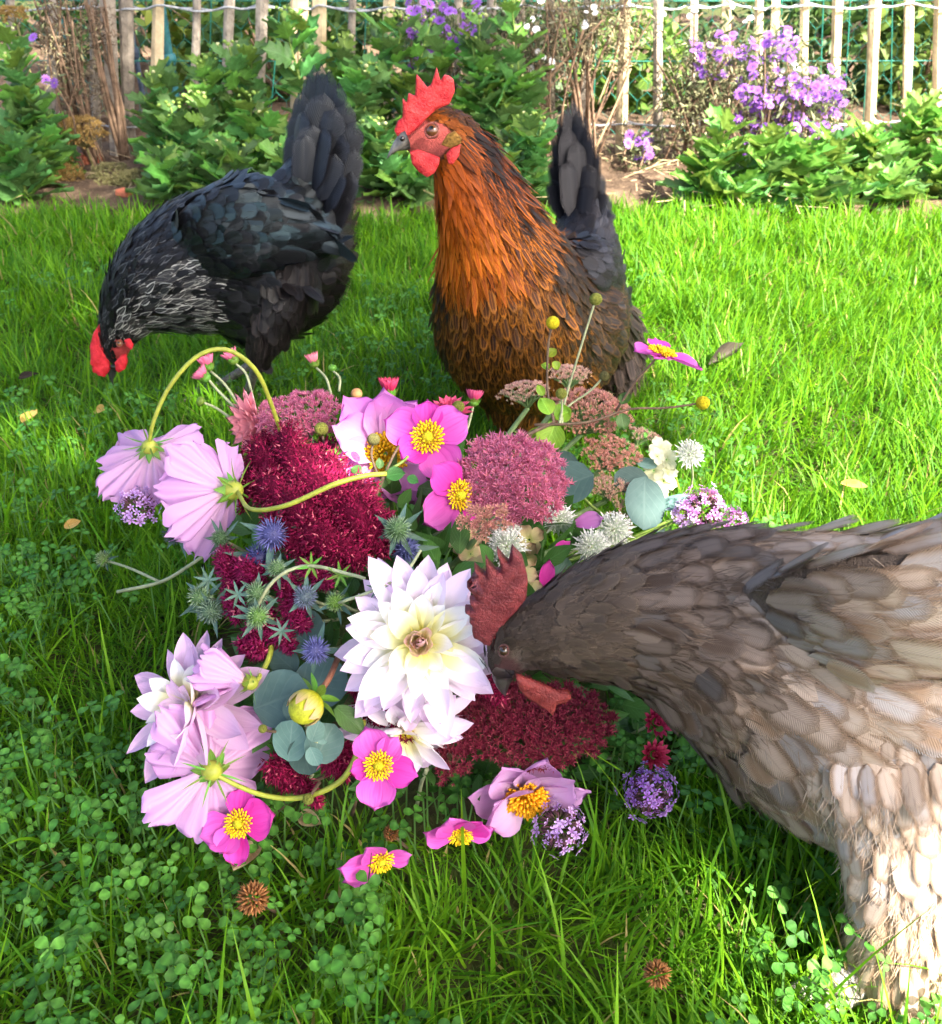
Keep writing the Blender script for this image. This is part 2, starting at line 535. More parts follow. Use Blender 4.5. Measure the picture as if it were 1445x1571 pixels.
# ------------------------------------------------------------------ an unseen tree, added so that its crown shades the left of the lawn
def make_shade_tree():
    rng = np.random.default_rng(21)
    base = Vector((1.3, -3.6, 0))
    t = thing('added_shade_tree', 'unseen broad leafy tree added to shade the left of the lawn', 'tree', base)
    bark = mat_plain('tree_bark', (0.13, 0.10, 0.075), 0.9, 0.1, 18, 0.4, bump=0.8, bd=0.02)
    fol = mat_leaf('tree_leaf', (0.045, 0.10, 0.02), (0.07, 0.15, 0.03), 0.3, veins=6)
    top = base + Vector((-0.45, 1.5, 2.75))
    tube('trunk', [base + Vector((0, 0, -0.05)), base + Vector((-0.05, 0.1, 0.9)), base + Vector((-0.2, 0.6, 1.9)), top], [0.17, 0.13, 0.11, 0.09], bark, t, n=20, sides=10)
    cc = Vector((0.62, -0.75, 3.45)); cr = Vector((1.80, 2.75, 0.32))
    for i in range(9):
        a = i * 0.7 + 0.3
        e = cc + Vector((cr.x * 0.8 * math.cos(a), cr.y * 0.8 * math.sin(a), rng.uniform(-0.3, 0.4)))
        tube('branch', [top - Vector((0, 0, 0.15)), (top + e) / 2 + Vector((0, 0, 0.2)), e], [0.06, 0.035, 0.012], bark, t, n=12, sides=6)
    n = 9800
    uv = rng.uniform(-1, 1, (n * 2, 2)); uv = uv[(np.abs(uv) ** 5).sum(1) < 1][:n]; n = len(uv)
    T = np.array(cc) + np.stack([uv[:, 0] * cr.x, uv[:, 1] * cr.y, rng.uniform(-1, 1, n) * cr.z * (1.15 - 0.7 * uv[:, 0] ** 2)], 1)
    T[:, 2] += 0.5 * (1 - uv[:, 0] ** 2) * rng.uniform(0, 1, n)
    T[:, 0] += 0.12 * np.sin(T[:, 1] * 4.1) + 0.07 * np.sin(T[:, 1] * 11)
    # an added lower limb, leaves placed to shade the front grass and grey hen's neck
    m = 520
    gy = rng.uniform(-0.05, 0.76, m); gx = rng.uniform(-0.20, 0.085, m) - np.where(gy > 0.5, 0.035, 0.0) + 0.015 * rng.normal(0, 1, m)
    hole = ((gx - 0.11) / 0.05) ** 2 + ((gy - 0.42) / 0.04) ** 2 < 1
    zz = 3.2 + rng.uniform(-0.12, 0.12, m)
    k_ = zz / math.tan(SUN_EL)
    T2 = np.stack([gx + SUN_H.x * k_, gy + SUN_H.y * k_, zz], 1)[~hole]
    T = np.vstack([T, T2]); n = len(T)
    e = Vector(T2.mean(0))
    tube('branch', [top - Vector((0, 0, 0.15)), (top + e) / 2 + Vector((0, 0, 0.15)), e], [0.05, 0.03, 0.012], bark, t, n=12, sides=6)
    V0 = [(0, 0, 0), (-0.5, 0.5, 0.1), (0, 0.5, 0), (0.5, 0.5, 0.1), (0, 1.15, -0.1)]
    F0 = [(0, 2, 1, 1), (0, 3, 2, 2), (1, 2, 4, 4), (2, 3, 4, 4)]
    F0 = [(0, 2, 1), (0, 3, 2), (1, 2, 4), (2, 3, 4)]
    Z = rand_dirs(n, rng) + np.array([[0, 0, 1.2]])
    Rm = np_basis(Z, None, rng.uniform(0, 6.28, n)) * rng.uniform(0.09, 0.14, n)[:, None, None]
    V, F = scatter(V0, F0, Rm, T)
    put('crown', np_mesh('crown', V, F, fol, uv=np.tile(np.array([(0.5, 0), (0, 0.5), (0.5, 0.5), (1, 0.5), (0.5, 1)]), (n, 1)), smooth=False), t)
make_shade_tree()
# ------------------------------------------------------------------ hens
def mat_feather(name, rough=0.5, spec=0.35, sheen=0.0, irid=None, e0=0.55, e1=0.95, shaft=0.5, shaft_gain=1.4, barb=0.35, fray=0.5):
    m, nt = new_mat(name); b = NB(nt)
    u, v = b.uv()
    a = b.math('ABSOLUTE', b.math('SUBTRACT', b.math('MULTIPLY', u, 2.0), 1.0))
    cA, cB = b.attr('colA'), b.attr('colB')
    e = b.math('MAXIMUM', a, b.math('MULTIPLY', b.math('SUBTRACT', v, 0.52), 2.0))
    n = b.noise(60, 3, 0.6, b.objco())
    e = b.math('ADD', e, b.math('MULTIPLY', b.math('SUBTRACT', n, 0.5), 0.5))
    c = b.mix(b.step(e, e0, e1), cA, cB)
    w = b.math('SINE', b.math('ADD', b.math('MULTIPLY', v, 150.0), b.math('ADD', b.math('MULTIPLY', a, -42.0), b.math('MULTIPLY', n, 9.0))))
    wv = b.math('MULTIPLY', b.math('ADD', b.math('MULTIPLY', w, 0.5), 0.5), barb)
    c = b.mix(wv, c, b.hsv(c, v=0.45))
    sh = b.math('MULTIPLY', b.math('SUBTRACT', 1.0, b.step(a, 0.0, 0.09)), shaft)
    c = b.mix(sh, c, b.hsv(cB, v=shaft_gain))
    edge = b.math('MAXIMUM', b.math('MULTIPLY', a, 0.95), b.math('MULTIPLY', b.math('SUBTRACT', v, 0.45), 1.82))
    al = b.math('SUBTRACT', 1.0, b.math('MULTIPLY', b.step(edge, 1.0 - fray, 1.0), b.step(b.math('ADD', b.math('MULTIPLY', w, 0.5), n), 0.25, 0.75)), clamp=True)
    if irid:
        lw = b.n('ShaderNodeLayerWeight'); lw.inputs[0].default_value = 0.35
        fac = b.math('MULTIPLY', b.math('SUBTRACT', 1.0, lw.outputs['Facing']), b.attr('irid'))
        p = b.out(c, rough, spec, b.bump(w, 0.25, 0.0006), sheen=sheen)
        b.put(p.inputs['Specular Tint'], b.mix(b.attr('irid'), (1, 1, 1), irid))
        b.put(p.inputs['Specular IOR Level'], b.math('ADD', b.math('MULTIPLY', b.attr('irid'), 0.6), spec))
    else:
        p = b.out(c, rough, spec, b.bump(w, 0.25, 0.0006), sheen=sheen)
    b.put(p.inputs['Alpha'], al)
    return m

def mat_comb(name, col, col2):
    m, nt = new_mat(name); b = NB(nt)
    co = b.objco()
    f = b.noise(90, 4, 0.6, co); g = b.noise(600, 3, 0.6, co)
    c = b.mix(b.step(f, 0.3, 0.7), col, col2)
    c = b.mix(b.math('MULTIPLY', b.step(g, 0.52, 0.75), 0.16), c, tuple(min(0.9, x * 1.3 + 0.10) for x in col2))
    b.out(c, 0.48, 0.35, b.bump(b.math('ADD', g, b.math('MULTIPLY', f, 1.5)), 0.8, 0.0022), 0.12, sub=0.25)
    return m

class Spine:
    def __init__(s, st, lat=0.85, n=60, up=(0, 0, 1), mid=None, name='body'):
        rows = []
        for q in st:
            px, py, y, r = q[:4]; l = q[4] if len(q) > 4 else lat
            p = P(px, py, y=y)
            rows.append((*p, r * pxm(p), l))
        A = catmull(rows, n)
        s.c, s.r, s.l, s.n, s.name = A[:, :3], np.maximum(A[:, 3], 0.002), A[:, 4], n, name
        T = np.gradient(s.c, axis=0); T /= np.linalg.norm(T, axis=1)[:, None]; s.T = T
        mid = int((mid if mid is not None else 0.6) * (n - 1))
        U = np.zeros((n, 3)); u = np.array(up, float)
        u = u - T[mid] * u.dot(T[mid]); U[mid] = u / np.linalg.norm(u)
        for rng_ in (range(mid + 1, n), range(mid - 1, -1, -1)):
            u = U[mid]
            for i in rng_:
                u = u - T[i] * u.dot(T[i]); u = u / np.linalg.norm(u); U[i] = u
        s.U = U; s.S = np.cross(T, U)
    def loft(s, k=22):
        a = np.arange(k) * 2 * math.pi / k
        V = (s.c[:, None] + s.r[:, None, None] * (np.sin(a)[None, :, None] * s.U[:, None] + np.cos(a)[None, :, None] * (s.l[:, None] * s.S)[:, None])).reshape(-1, 3)
        F = [(i * k + j, i * k + (j + 1) % k, (i + 1) * k + (j + 1) % k, (i + 1) * k + j) for i in range(s.n - 1) for j in range(k)]
        F += [tuple(reversed(range(k))), tuple(range((s.n - 1) * k, s.n * k))]
        return V, F

def fused(name, spines, voxel, smooth=11):
    V, F = merge_arrays([s.loft() for s in spines])
    me = py_mesh(name, V, F)
    o = bpy.data.objects.new(name + '_src', me); COL.objects.link(o)
    m = o.modifiers.new('r', 'REMESH'); m.mode = 'VOXEL'; m.voxel_size = voxel; m.use_smooth_shade = True
    m2 = o.modifiers.new('s', 'SMOOTH'); m2.iterations = smooth; m2.factor = 0.5
    dg = bpy.context.evaluated_depsgraph_get()
    r = bpy.data.meshes.new_from_object(o.evaluated_get(dg))
    bpy.data.objects.remove(o); bpy.data.meshes.remove(me)
    r.name = name
    r.polygons.foreach_set('use_smooth', [True] * len(r.polygons))
    return r

def nearest(spines, p):
    """for points p (N,3): spine id, t in 0..1, dorsal -1..1, side, flow direction"""
    best = None
    for k, s in enumerate(spines):
        d = p[:, None, :] - s.c[None]
        a = np.einsum('nij,ij->ni', d, s.U) / s.r; b_ = np.einsum('nij,ij->ni', d, s.S) / (s.r * s.l); ax = np.einsum('nij,ij->ni', d, s.T) / s.r
        q = np.sqrt(a * a + b_ * b_ + 2.0 * ax * ax)
        i = q.argmin(1); n = np.arange(len(p))
        rec = (q[n, i], np.full(len(p), k), i / (s.n - 1), a[n, i], b_[n, i], s.T[i])
        if best is None: best = list(rec)
        else:
            w = rec[0] < best[0]
            for j in range(6): best[j] = np.where(w[:, None] if best[j].ndim == 2 else w, rec[j], best[j])
    return best[1:]

def surface_samples(me, n, rng):
    me.calc_loop_triangles()
    tv = np.empty(len(me.loop_triangles) * 3, dtype=np.int32); me.loop_triangles.foreach_get('vertices', tv); tv = tv.reshape(-1, 3)
    co = np.empty(len(me.vertices) * 3, dtype=np.float32); me.vertices.foreach_get('co', co); co = co.reshape(-1, 3).astype(float)
    no = np.empty(len(me.vertices) * 3, dtype=np.float32); me.vertices.foreach_get('normal', no); no = no.reshape(-1, 3).astype(float)
    A, B, C = co[tv[:, 0]], co[tv[:, 1]], co[tv[:, 2]]
    ar = np.linalg.norm(np.cross(B - A, C - A), axis=1)
    i = rng.choice(len(tv), n, p=ar / ar.sum())
    u, v = rng.uniform(0, 1, n), rng.uniform(0, 1, n)
    f = u + v > 1; u[f], v[f] = 1 - u[f], 1 - v[f]
    p = A[i] + u[:, None] * (B - A)[i] + v[:, None] * (C - A)[i]
    nn = no[tv[i, 0]] * (1 - u - v)[:, None] + no[tv[i, 1]] * u[:, None] + no[tv[i, 2]] * v[:, None]
    return p, nn / (np.linalg.norm(nn, axis=1)[:, None] + 1e-9)

def poisson(p, rad):
    cell = rad.max(); grid = {}; keep = []
    key = np.floor(p / cell).astype(int)
    for i in range(len(p)):
        k = tuple(key[i]); ok = True; r2 = rad[i] ** 2
        for a in (-1, 0, 1):
            for b in (-1, 0, 1):
                for c in (-1, 0, 1):
                    for j in grid.get((k[0] + a, k[1] + b, k[2] + c), ()):
                        d = p[i] - p[j]
                        if d[0] * d[0] + d[1] * d[1] + d[2] * d[2] < r2: ok = False; break
                    if not ok: break
                if not ok: break
            if not ok: break
        if ok:
            grid.setdefault(k, []).append(i); keep.append(i)
    return np.array(keep)

FROWS = 8
def feather_arrays(base, D, N, L, Wd, lift, bend, point, rng, curl=0.0):
    """arrays of overlapping feathers; D flow, N normal (N,3)"""
    n = len(base)
    D = D - N * (D * N).sum(1)[:, None]; D /= np.linalg.norm(D, axis=1)[:, None] + 1e-9
    S = np.cross(N, D)
    v = np.linspace(0, 1, FROWS)
    wr = np.minimum(1, (v / 0.28) ** 0.6 + 0.12) * np.sqrt(np.clip(1 - np.clip((v - 0.55) / 0.45, 0, 1) ** 2.4, 0.0004, 1))
    wp = np.minimum(1, (v / 0.3) ** 0.6 + 0.15) * np.clip(1 - np.clip((v - 0.3) / 0.7, 0, 1) ** 1.5, 0.02, 1)
    w = Wd[:, None] * (wr[None] * (1 - point[:, None]) + wp[None] * point[:, None])
    sw = rng.normal(0, 0.06, n)[:, None] * (v * v)[None] * L[:, None]
    out = np.zeros((n, FROWS, 3, 3))
    for j, u in enumerate((-1, 0, 1)):
        along = v[None] * L[:, None] - (0.12 * Wd[:, None] * abs(u)) * (v[None] > 0.7)
        up = lift[:, None] * L[:, None] * v[None] - bend[:, None] * L[:, None] * (v * v)[None] - 0.10 * w * abs(u) + 0.0012
        out[:, :, j] = base[:, None] + D[:, None] * along[..., None] + N[:, None] * up[..., None] + S[:, None] * (u * w + sw)[..., None]
    F0 = np.array([[i * 3 + j, i * 3 + j + 1, (i + 1) * 3 + j + 1, (i + 1) * 3 + j] for i in range(FROWS - 1) for j in (0, 1)])
    a = FROWS * 3
    F = (F0[None] + (np.arange(n) * a)[:, None, None]).reshape(-1, 4)
    uv = np.array([((u + 1) / 2, vv) for vv in v for u in (-1, 0, 1)])
    return out.reshape(-1, 3), F, np.tile(uv, (n, 1))

def plumage(root, me, spines, reg, mat, ncand, seed, smin, barbs=0, barb_w=0.0003):
    """reg(k, t, dorsal, side, p, rnd) -> dict of arrays: sp, L, W, lift, bend, point, A, B, irid, keep, droop"""
    rng = np.random.default_rng(seed)
    p, nn = surface_samples(me, ncand, rng)
    k, t, do, si, T = nearest(spines, p)
    g = reg(k, t, do, si, p, rng)
    ok = g['keep']
    idx = np.nonzero(ok)[0]
    kp = idx[poisson(p[idx], np.maximum(g['sp'][idx], smin))]
    D = T[kp] + np.array([[0, 0, -1.0]]) * g['droop'][kp][:, None] + rng.normal(0, 0.10, (len(kp), 3))
    V, F, uv = feather_arrays(p[kp] + nn[kp] * 0.0004, D, nn[kp] + rng.normal(0, 0.09, (len(kp), 3)), g['L'][kp], g['W'][kp], g['lift'][kp], g['bend'][kp], g['point'][kp], rng)
    a = FROWS * 3
    if barbs:
        m = len(kp); k_ = barbs
        Nn = nn[kp]; Dp = D - Nn * (D * Nn).sum(1)[:, None]; Dp /= np.linalg.norm(Dp, axis=1)[:, None] + 1e-9
        Sp = np.cross(Nn, Dp)
        ii = np.repeat(np.arange(m), k_); q = len(ii)
        v0 = rng.uniform(0.35, 0.92, q); u0 = rng.uniform(-1, 1, q) * np.sqrt(np.clip(1.05 - v0 ** 3, 0.05, 1))
        Lq, Wq = g['L'][kp][ii], g['W'][kp][ii]
        up0 = (g['lift'][kp][ii] * v0 - g['bend'][kp][ii] * v0 * v0) * Lq + 0.0022
        p0 = p[kp][ii] + Dp[ii] * (Lq * v0)[:, None] + Sp[ii] * (u0 * Wq)[:, None] + Nn[ii] * up0[:, None]
        dr = Dp[ii] + Sp[ii] * (u0 * 0.55 + rng.normal(0, 0.12, q))[:, None] + Nn[ii] * rng.normal(0.10, 0.10, q)[:, None]
        ln = Lq * rng.uniform(0.22, 0.45, q)
        p1 = p0 + dr * (ln * 0.55)[:, None]; p2 = p0 + dr * ln[:, None] - Nn[ii] * (ln * 0.10)[:, None]
        sw = Sp[ii] * (barb_w * rng.uniform(0.6, 1.3, q))[:, None]
        BV = np.stack([p0 - sw, p0 + sw, p1 - sw * 0.8, p1 + sw * 0.8, p2 - sw * 0.25, p2 + sw * 0.25], 1).reshape(-1, 3)
        BF = (np.array([[0, 1, 3, 2], [2, 3, 5, 4]])[None] + (np.arange(q) * 6)[:, None, None]).reshape(-1, 4) + len(V)
        w_ = rng.uniform(0, 1, q)[:, None]
        bc = g['A'][kp][ii] * w_ + g['B'][kp][ii] * (1 - w_)
        V = np.vstack([V, BV]); F = np.vstack([F, BF]); uv = np.vstack([uv, np.tile(np.array([[0.32, 0.3]]), (len(BV), 1))])
        ext = np.repeat(bc, 6, 0)
    else:
        ext = np.zeros((0, 3))
    cols = {'colA': np.vstack([np.repeat(g['A'][kp], a, 0), ext]), 'colB': np.vstack([np.repeat(g['B'][kp], a, 0), ext]), 'irid': np.vstack([np.repeat(np.repeat(g['irid'][kp][:, None], 3, 1), a, 0), ext * 0])}
    put('plumage', np_mesh('plumage', V, F, mat, uv=uv, cols=cols), root, kind='stuff')
    return len(kp)

def fluff(root, me, spines, sel, n, L, col, seed, droop=0.6, lift=0.5, wd=0.0004):
    rng = np.random.default_rng(seed)
    p, nn = surface_samples(me, n, rng)
    k, t, do, si, T = nearest(spines, p)
    s = sel(k, t, do, si, p); p, nn, T = p[s], nn[s], T[s]; m = len(p)
    D = T + nn * lift + np.array([[0, 0, -droop]]) + rng.normal(0, 0.35, (m, 3)); D /= np.linalg.norm(D, axis=1)[:, None]
    Ls = L * rng.uniform(0.5, 1.3, m)
    S = np.cross(D, nn); S /= np.linalg.norm(S, axis=1)[:, None] + 1e-9
    v = np.linspace(0, 1, 4)
    c = p[:, None] + D[:, None] * (v[None] * Ls[:, None])[..., None] + np.array([0, 0, -1]) * (0.25 * Ls[:, None] * (v * v)[None])[..., None]
    w = wd * (1 - 0.85 * v)
    V = np.stack([c - S[:, None] * w[None, :, None], c + S[:, None] * w[None, :, None]], 2).reshape(-1, 3)
    F0 = np.array([[2 * i, 2 * i + 1, 2 * i + 3, 2 * i + 2] for i in range(3)])
    F = (F0[None] + (np.arange(m) * 8)[:, None, None]).reshape(-1, 4)
    cc = np.asarray(col(p, rng)); C = np.repeat(cc, 8, 0)
    put('fluff', np_mesh('fluff', V, F, M_FLUFF, cols={'Col': C}), root, kind='stuff')

def plate(name, poly, y, thick, mat, root, skew=0.0, puff=1.0):
    """a fleshy flat part traced in outline, given its own thickness and rounded edges"""
    pts = [P(px, py, y=y + skew * (px - poly[0][0])) for px, py in poly]
    # resample the outline so that it is smooth but keeps its points
    dense = []
    n = len(pts)
    for i in range(n):
        a, b = pts[i], pts[(i + 1) % n]
        for q in range(4): dense.append(a.lerp(b, q / 4))
    bm = bmesh.new()
    vs = [bm.verts.new(p) for p in dense]
    f = bm.faces.new(vs); bm.normal_update()
    nrm = f.normal.copy()
    g = bmesh.ops.extrude_face_region(bm, geom=[f])
    for v in [e for e in g['geom'] if isinstance(e, bmesh.types.BMVert)]:
        v.co += nrm * thick * 0.5
    for v in vs: v.co -= nrm * thick * 0.5
    fs = [x for x in bm.faces if len(x.verts) > 6]
    bmesh.ops.inset_individual(bm, faces=fs, thickness=thick * 0.11, depth=thick * 0.22 * puff, use_even_offset=False)
    bmesh.ops.recalc_face_normals(bm, faces=bm.faces)
    bmesh.ops.triangulate(bm, faces=[x for x in bm.faces if len(x.verts) > 4])
    bmesh.ops.smooth_vert(bm, verts=bm.verts, factor=0.35, use_axis_x=True, use_axis_y=True, use_axis_z=True)
    me = bpy.data.meshes.new(name); bm.to_mesh(me); bm.free()
    me.polygons.foreach_set('use_smooth', [True] * len(me.polygons))
    me.materials.append(mat)
    return put(name, me, root)

def beak(root, base, tip, r, mat, droop=0.25):
    """upper and lower mandible as two tapering curved halves"""
    base, tip = Vector(base), Vector(tip); ax = (tip - base); L = ax.length; ax.normalize()
    B = basis(ax, (0, 0, 1)); up, sd = B.col[0], B.col[1]
    for nm, sgn in (('upper_beak', 1), ('lower_beak', -1)):
        V, F = [], []
        k = 9; rows = 7
        for i in range(rows):
            v = i / (rows - 1)
            rr = r * (1 - v ** 1.4) * (1.0 if sgn > 0 else 0.72) + 0.0004
            ln = L * (1.0 if sgn > 0 else 0.82)
            c = base + ax * ln * v - up * (droop * r * 1.6 * v * v if sgn > 0 else 0.05 * r)
            for j in range(k):
                a = math.pi * j / (k - 1)
                V.append(c + sd * rr * 0.72 * math.cos(a) + up * sgn * (rr * (1.15 if sgn > 0 else 0.7) * math.sin(a) - 0.0002 * sgn))
        for i in range(rows - 1):
            for j in range(k):
                F.append((i * k + j, i * k + (j + 1) % k, (i + 1) * k + (j + 1) % k, (i + 1) * k + j))
        F.append(tuple(range(k))); F.append(tuple(range((rows - 1) * k, rows * k)))
        put(nm, py_mesh(nm, V, F, mat), root)

def ball(name, c, r, mat, root, seg=14, squash=(1, 1, 1), z=None):
    bm = bmesh.new(); bmesh.ops.create_uvsphere(bm, u_segments=seg, v_segments=max(6, seg * 2 // 3), radius=r)
    for v in bm.verts: v.co = Vector((v.co.x * squash[0], v.co.y * squash[1], v.co.z * squash[2]))
    me = bpy.data.meshes.new(name); bm.to_mesh(me); bm.free()
    me.polygons.foreach_set('use_smooth', [True] * len(me.polygons)); me.materials.append(mat)
    return put(name, me, root, frame(c, z or (0, 0, 1)))

def eye(root, c, r, toward, M_iris, lid=None):
    n = Vector(toward).normalized()
    e = ball('eye', c, r, M_iris, root, 16, z=n)
    ball('pupil', Vector(c) + n * r * 0.52, r * 0.62, M_PUPIL, e, 12, (1, 1, 0.82), z=n)
    V, F = [], []
    k = 18
    B = basis(n)
    for i in range(k):
        a = i * 2 * math.pi / k
        for q in range(6):
            b = q * 2 * math.pi / 6
            rr = r * 1.06 + r * 0.2 * math.cos(b)
            V.append(Vector(c) + B @ Vector((rr * math.cos(a), rr * 0.88 * math.sin(a), r * 0.30 + r * 0.2 * math.sin(b))))
    for i in range(k):
        for q in range(6):
            F.append((i * 6 + q, ((i + 1) % k) * 6 + q, ((i + 1) % k) * 6 + (q + 1) % 6, i * 6 + (q + 1) % 6))
    put('eyelid', py_mesh('eyelid', V, F, lid or M_LID), e)

def hen_leg(root, hip, ankle, toes, r, mat):
    lg = tube('leg', [hip, Vector(hip).lerp(Vector(ankle), 0.5) + Vector((0, 0.004, 0)), ankle], [r * 1.25, r, r * 1.15], mat, root, n=10, sides=8)
    for tp in toes:
        a = Vector(ankle); tp = Vector(tp)
        to = tube('toe', [a, a.lerp(tp, 0.35) + Vector((0, 0, r * 0.9)), a.lerp(tp, 0.75) + Vector((0, 0, r * 0.3)), tp], [r * 0.95, r * 0.8, r * 0.62, r * 0.35], mat, lg, n=9, sides=7)

def tail_feather(root, base, tip, w, nrm, mat, colA, colB, irid=0.4, arch=0.06, rows=14):
    base, tip = Vector(base), Vector(tip); ax = tip - base; L = ax.length; ax.normalize()
    n = Vector(nrm); n = (n - ax * n.dot(ax)).normalized(); s = ax.cross(n)
    V, F, uv = [], [], []
    cu = (-1, -0.5, 0, 0.5, 1)
    for i in range(rows):
        v = i / (rows - 1)
        ww = w * min(1, (v / 0.35) ** 0.7 + 0.15) * math.sqrt(max(0.0008, 1 - max(0, (v - 0.72) / 0.28) ** 2.2))
        c = base + ax * L * v + n * (arch * L * math.sin(math.pi * v * 0.9))
        for u in cu:
            V.append(c + s * u * ww - n * 0.18 * ww * u * u + n * 0.0012 * (1 if u == 0 else 0) - ax * 0.10 * w * abs(u))
            uv.append(((u + 1) / 2, v))
    k = len(cu)
    for i in range(rows - 1):
        for j in range(k - 1):
            F.append((i * k + j, i * k + j + 1, (i + 1) * k + j + 1, (i + 1) * k + j))
    V = np.array([tuple(v) for v in V]); m = len(V)
    me = np_mesh('tail_feather', V, np.array(F), mat, uv=np.array(uv), cols={'colA': np.tile(np.array([colA]), (m, 1)), 'colB': np.tile(np.array([colB]), (m, 1)), 'irid': np.full((m, 3), irid)})
    return put('tail_feather', me, root)

M_FLUFF = mat_attr('hen_fluff', 0.8, 0.1, 0.25)
M_PUPIL = mat_plain('hen_pupil', (0.006, 0.005, 0.005), 0.08, 0.7, var=0.0, bump=0)
M_LID = mat_comb('hen_eyelid', (0.16, 0.05, 0.04), (0.3, 0.08, 0.06))

def colour_body(me, fn):
    co = np.empty(len(me.vertices) * 3, dtype=np.float32); me.vertices.foreach_get('co', co); co = co.reshape(-1, 3).astype(float)
    c = fn(co)
    a = me.color_attributes.new('Col', 'FLOAT_COLOR', 'POINT')
    a.data.foreach_set('color', np.hstack([c, np.ones((len(c), 1))]).astype(np.float32).ravel())

def lerp3(a, b, t):
    return np.asarray(a)[None] * (1 - t[:, None]) + np.asarray(b)[None] * t[:, None]
def sstep(x, a, b):
    t = np.clip((x - a) / (b - a), 0, 1); return t * t * (3 - 2 * t)

M_SKIN = mat_attr('hen_skin', 0.6, 0.25, 0.0, 0.9, 900, mottle=0.5, bdist=0.003)

# ---- the black hen pecking the lawn, seen from its left side
def black_hen():
    root = thing('hen', 'black hen with silver-streaked neck, head down pecking the lawn', 'hen', P(400, 612, z=0))
    body = Spine([(183, 562, 1.150, 9, 0.8), (178, 536, 1.150, 22, 0.72), (183, 508, 1.152, 32, 0.74), (205, 472, 1.158, 52, 0.8), (246, 440, 1.17, 84, 0.8), (308, 412, 1.19, 106), (372, 404, 1.215, 126),
                  (422, 388, 1.245, 124), (452, 360, 1.275, 102), (474, 315, 1.30, 78, 0.7), (489, 262, 1.32, 56, 0.55), (497, 210, 1.33, 38, 0.4), (499, 170, 1.332, 18, 0.4)], 0.80, 64)
    thigh = Spine([(425, 425, 1.18, 66), (413, 485, 1.17, 46), (402, 528, 1.165, 22), (398, 552, 1.165, 9)], 0.75, 24, up=(1, 0, 0), name='thigh')
    wing = Spine([(268, 395, 1.150, 22), (310, 372, 1.126, 58), (365, 358, 1.126, 66), (420, 358, 1.142, 52), (468, 364, 1.168, 28), (507, 374, 1.190, 8)], 0.26, 30, name='wing')
    sp = [body, thigh, wing]
    me = fused('body', sp, 0.0042)
    rr = np.random.default_rng(3)
    def skin(co):
        k, t, do, si, T = nearest(sp, co)
        f = (k == 0) & (t < 0.16) & (do < 0.25)
        c = np.tile(np.array([[0.014, 0.013, 0.014]]), (len(co), 1)); c[f] = (0.42, 0.05, 0.05)
        return c
    colour_body(me, skin); me.materials.append(M_SKIN)
    put('body', me, root)
    def reg(k, t, do, si, p, rng):
        n = len(t)
        neck = (k == 0) & (t < 0.46); head = (k == 0) & (t < 0.20); wg = k == 2; th = k == 1
        belly = (k == 0) & (do < -0.1) & (t > 0.5) & (t < 0.82) | th
        back = (k == 0) & (do > 0.1) & (t > 0.45)
        L = np.where(head, 0.010, np.where(neck, 0.022, np.where(wg, 0.026, 0.026))); L = np.where(back, 0.024, L); L = np.where(belly, 0.03, L)
        L = np.where(wg & (t > 0.55), 0.045, L)
        Wd = np.where(neck, 0.0040, 0.0088); Wd = np.where(head, 0.0026, Wd); Wd = np.where(wg, 0.0085, Wd)
        spc = np.where(head, 0.0032, np.where(neck, 0.0052, 0.0074)); spc = np.where(wg & (t < 0.5), 0.0072, spc)
        j = rng.uniform(0.6, 1.4, n)[:, None]
        A = np.tile(np.array([[0.0060, 0.0060, 0.0075]]), (n, 1)) * j; B = np.tile(np.array([[0.0090, 0.0090, 0.0115]]), (n, 1)) * j
        A[belly] = np.array([0.0075, 0.0062, 0.0062]) * j[belly]; B[belly] = np.array([0.014, 0.0105, 0.010]) * j[belly]
        # silver edging of the hackle, strongest low on the neck
        s = neck & (t > 0.13) & (do < 0.45) & (rng.uniform(0, 1, n) < 0.8 * sstep(t, 0.13, 0.2) * (1 - sstep(t, 0.40, 0.47)))
        B[s] = np.array([0.52, 0.52, 0.475]) * (rng.uniform(0.15, 1.15, s.sum()) ** 1.3)[:, None]; A[s] = np.array([0.022, 0.022, 0.024])
        s2 = neck & (do >= 0.45) & (rng.uniform(0, 1, n) < 0.3); B[s2] = (0.10, 0.105, 0.11)
        ir = np.where(back | wg, rng.uniform(0.15, 1.0, n), 0.08); ir = np.where(neck | belly, 0.05, ir)
        face = (k == 0) & (t < 0.15) & (do < 0.1) & (do > -0.9)
        return dict(sp=spc, L=L * rng.uniform(0.85, 1.15, n), W=Wd * rng.uniform(0.9, 1.1, n), lift=np.where(belly, 0.18, np.where(head, 0.06, 0.085)), bend=np.where(belly, 0.06, 0.05), point=np.where(neck, 0.9, 0.15),
                    A=A, B=B, irid=ir, keep=(~face) & ((t > 0.045) | (k != 0)), droop=np.where(belly, 0.35, 0.0))
    mat = mat_feather('black_feather', 0.38, 0.2, 0.0, irid=(0.45, 0.85, 1.0), e0=0.5, e1=0.85, fray=0.3, shaft=0.25, shaft_gain=1.4, barb=0.35)
    plumage(root, me, sp, reg, mat, 30000, 31, 0.003, 1, 0.00025)
    fluff(root, me, sp, lambda k, t, do, si, p: ((k == 1) | ((k == 0) & (t > 0.6) & (do < -0.1) & (t < 0.78))), 22000, 0.016, lambda p, r: np.array([[0.018, 0.0135, 0.013]]) * r.uniform(0.5, 1.9, len(p))[:, None], 4)
    # tail fan: each feather a part
    dk, dk2 = (0.011, 0.011, 0.0135), (0.017, 0.017, 0.021)
    nrm = VV(-0.25, 0.1, 1)
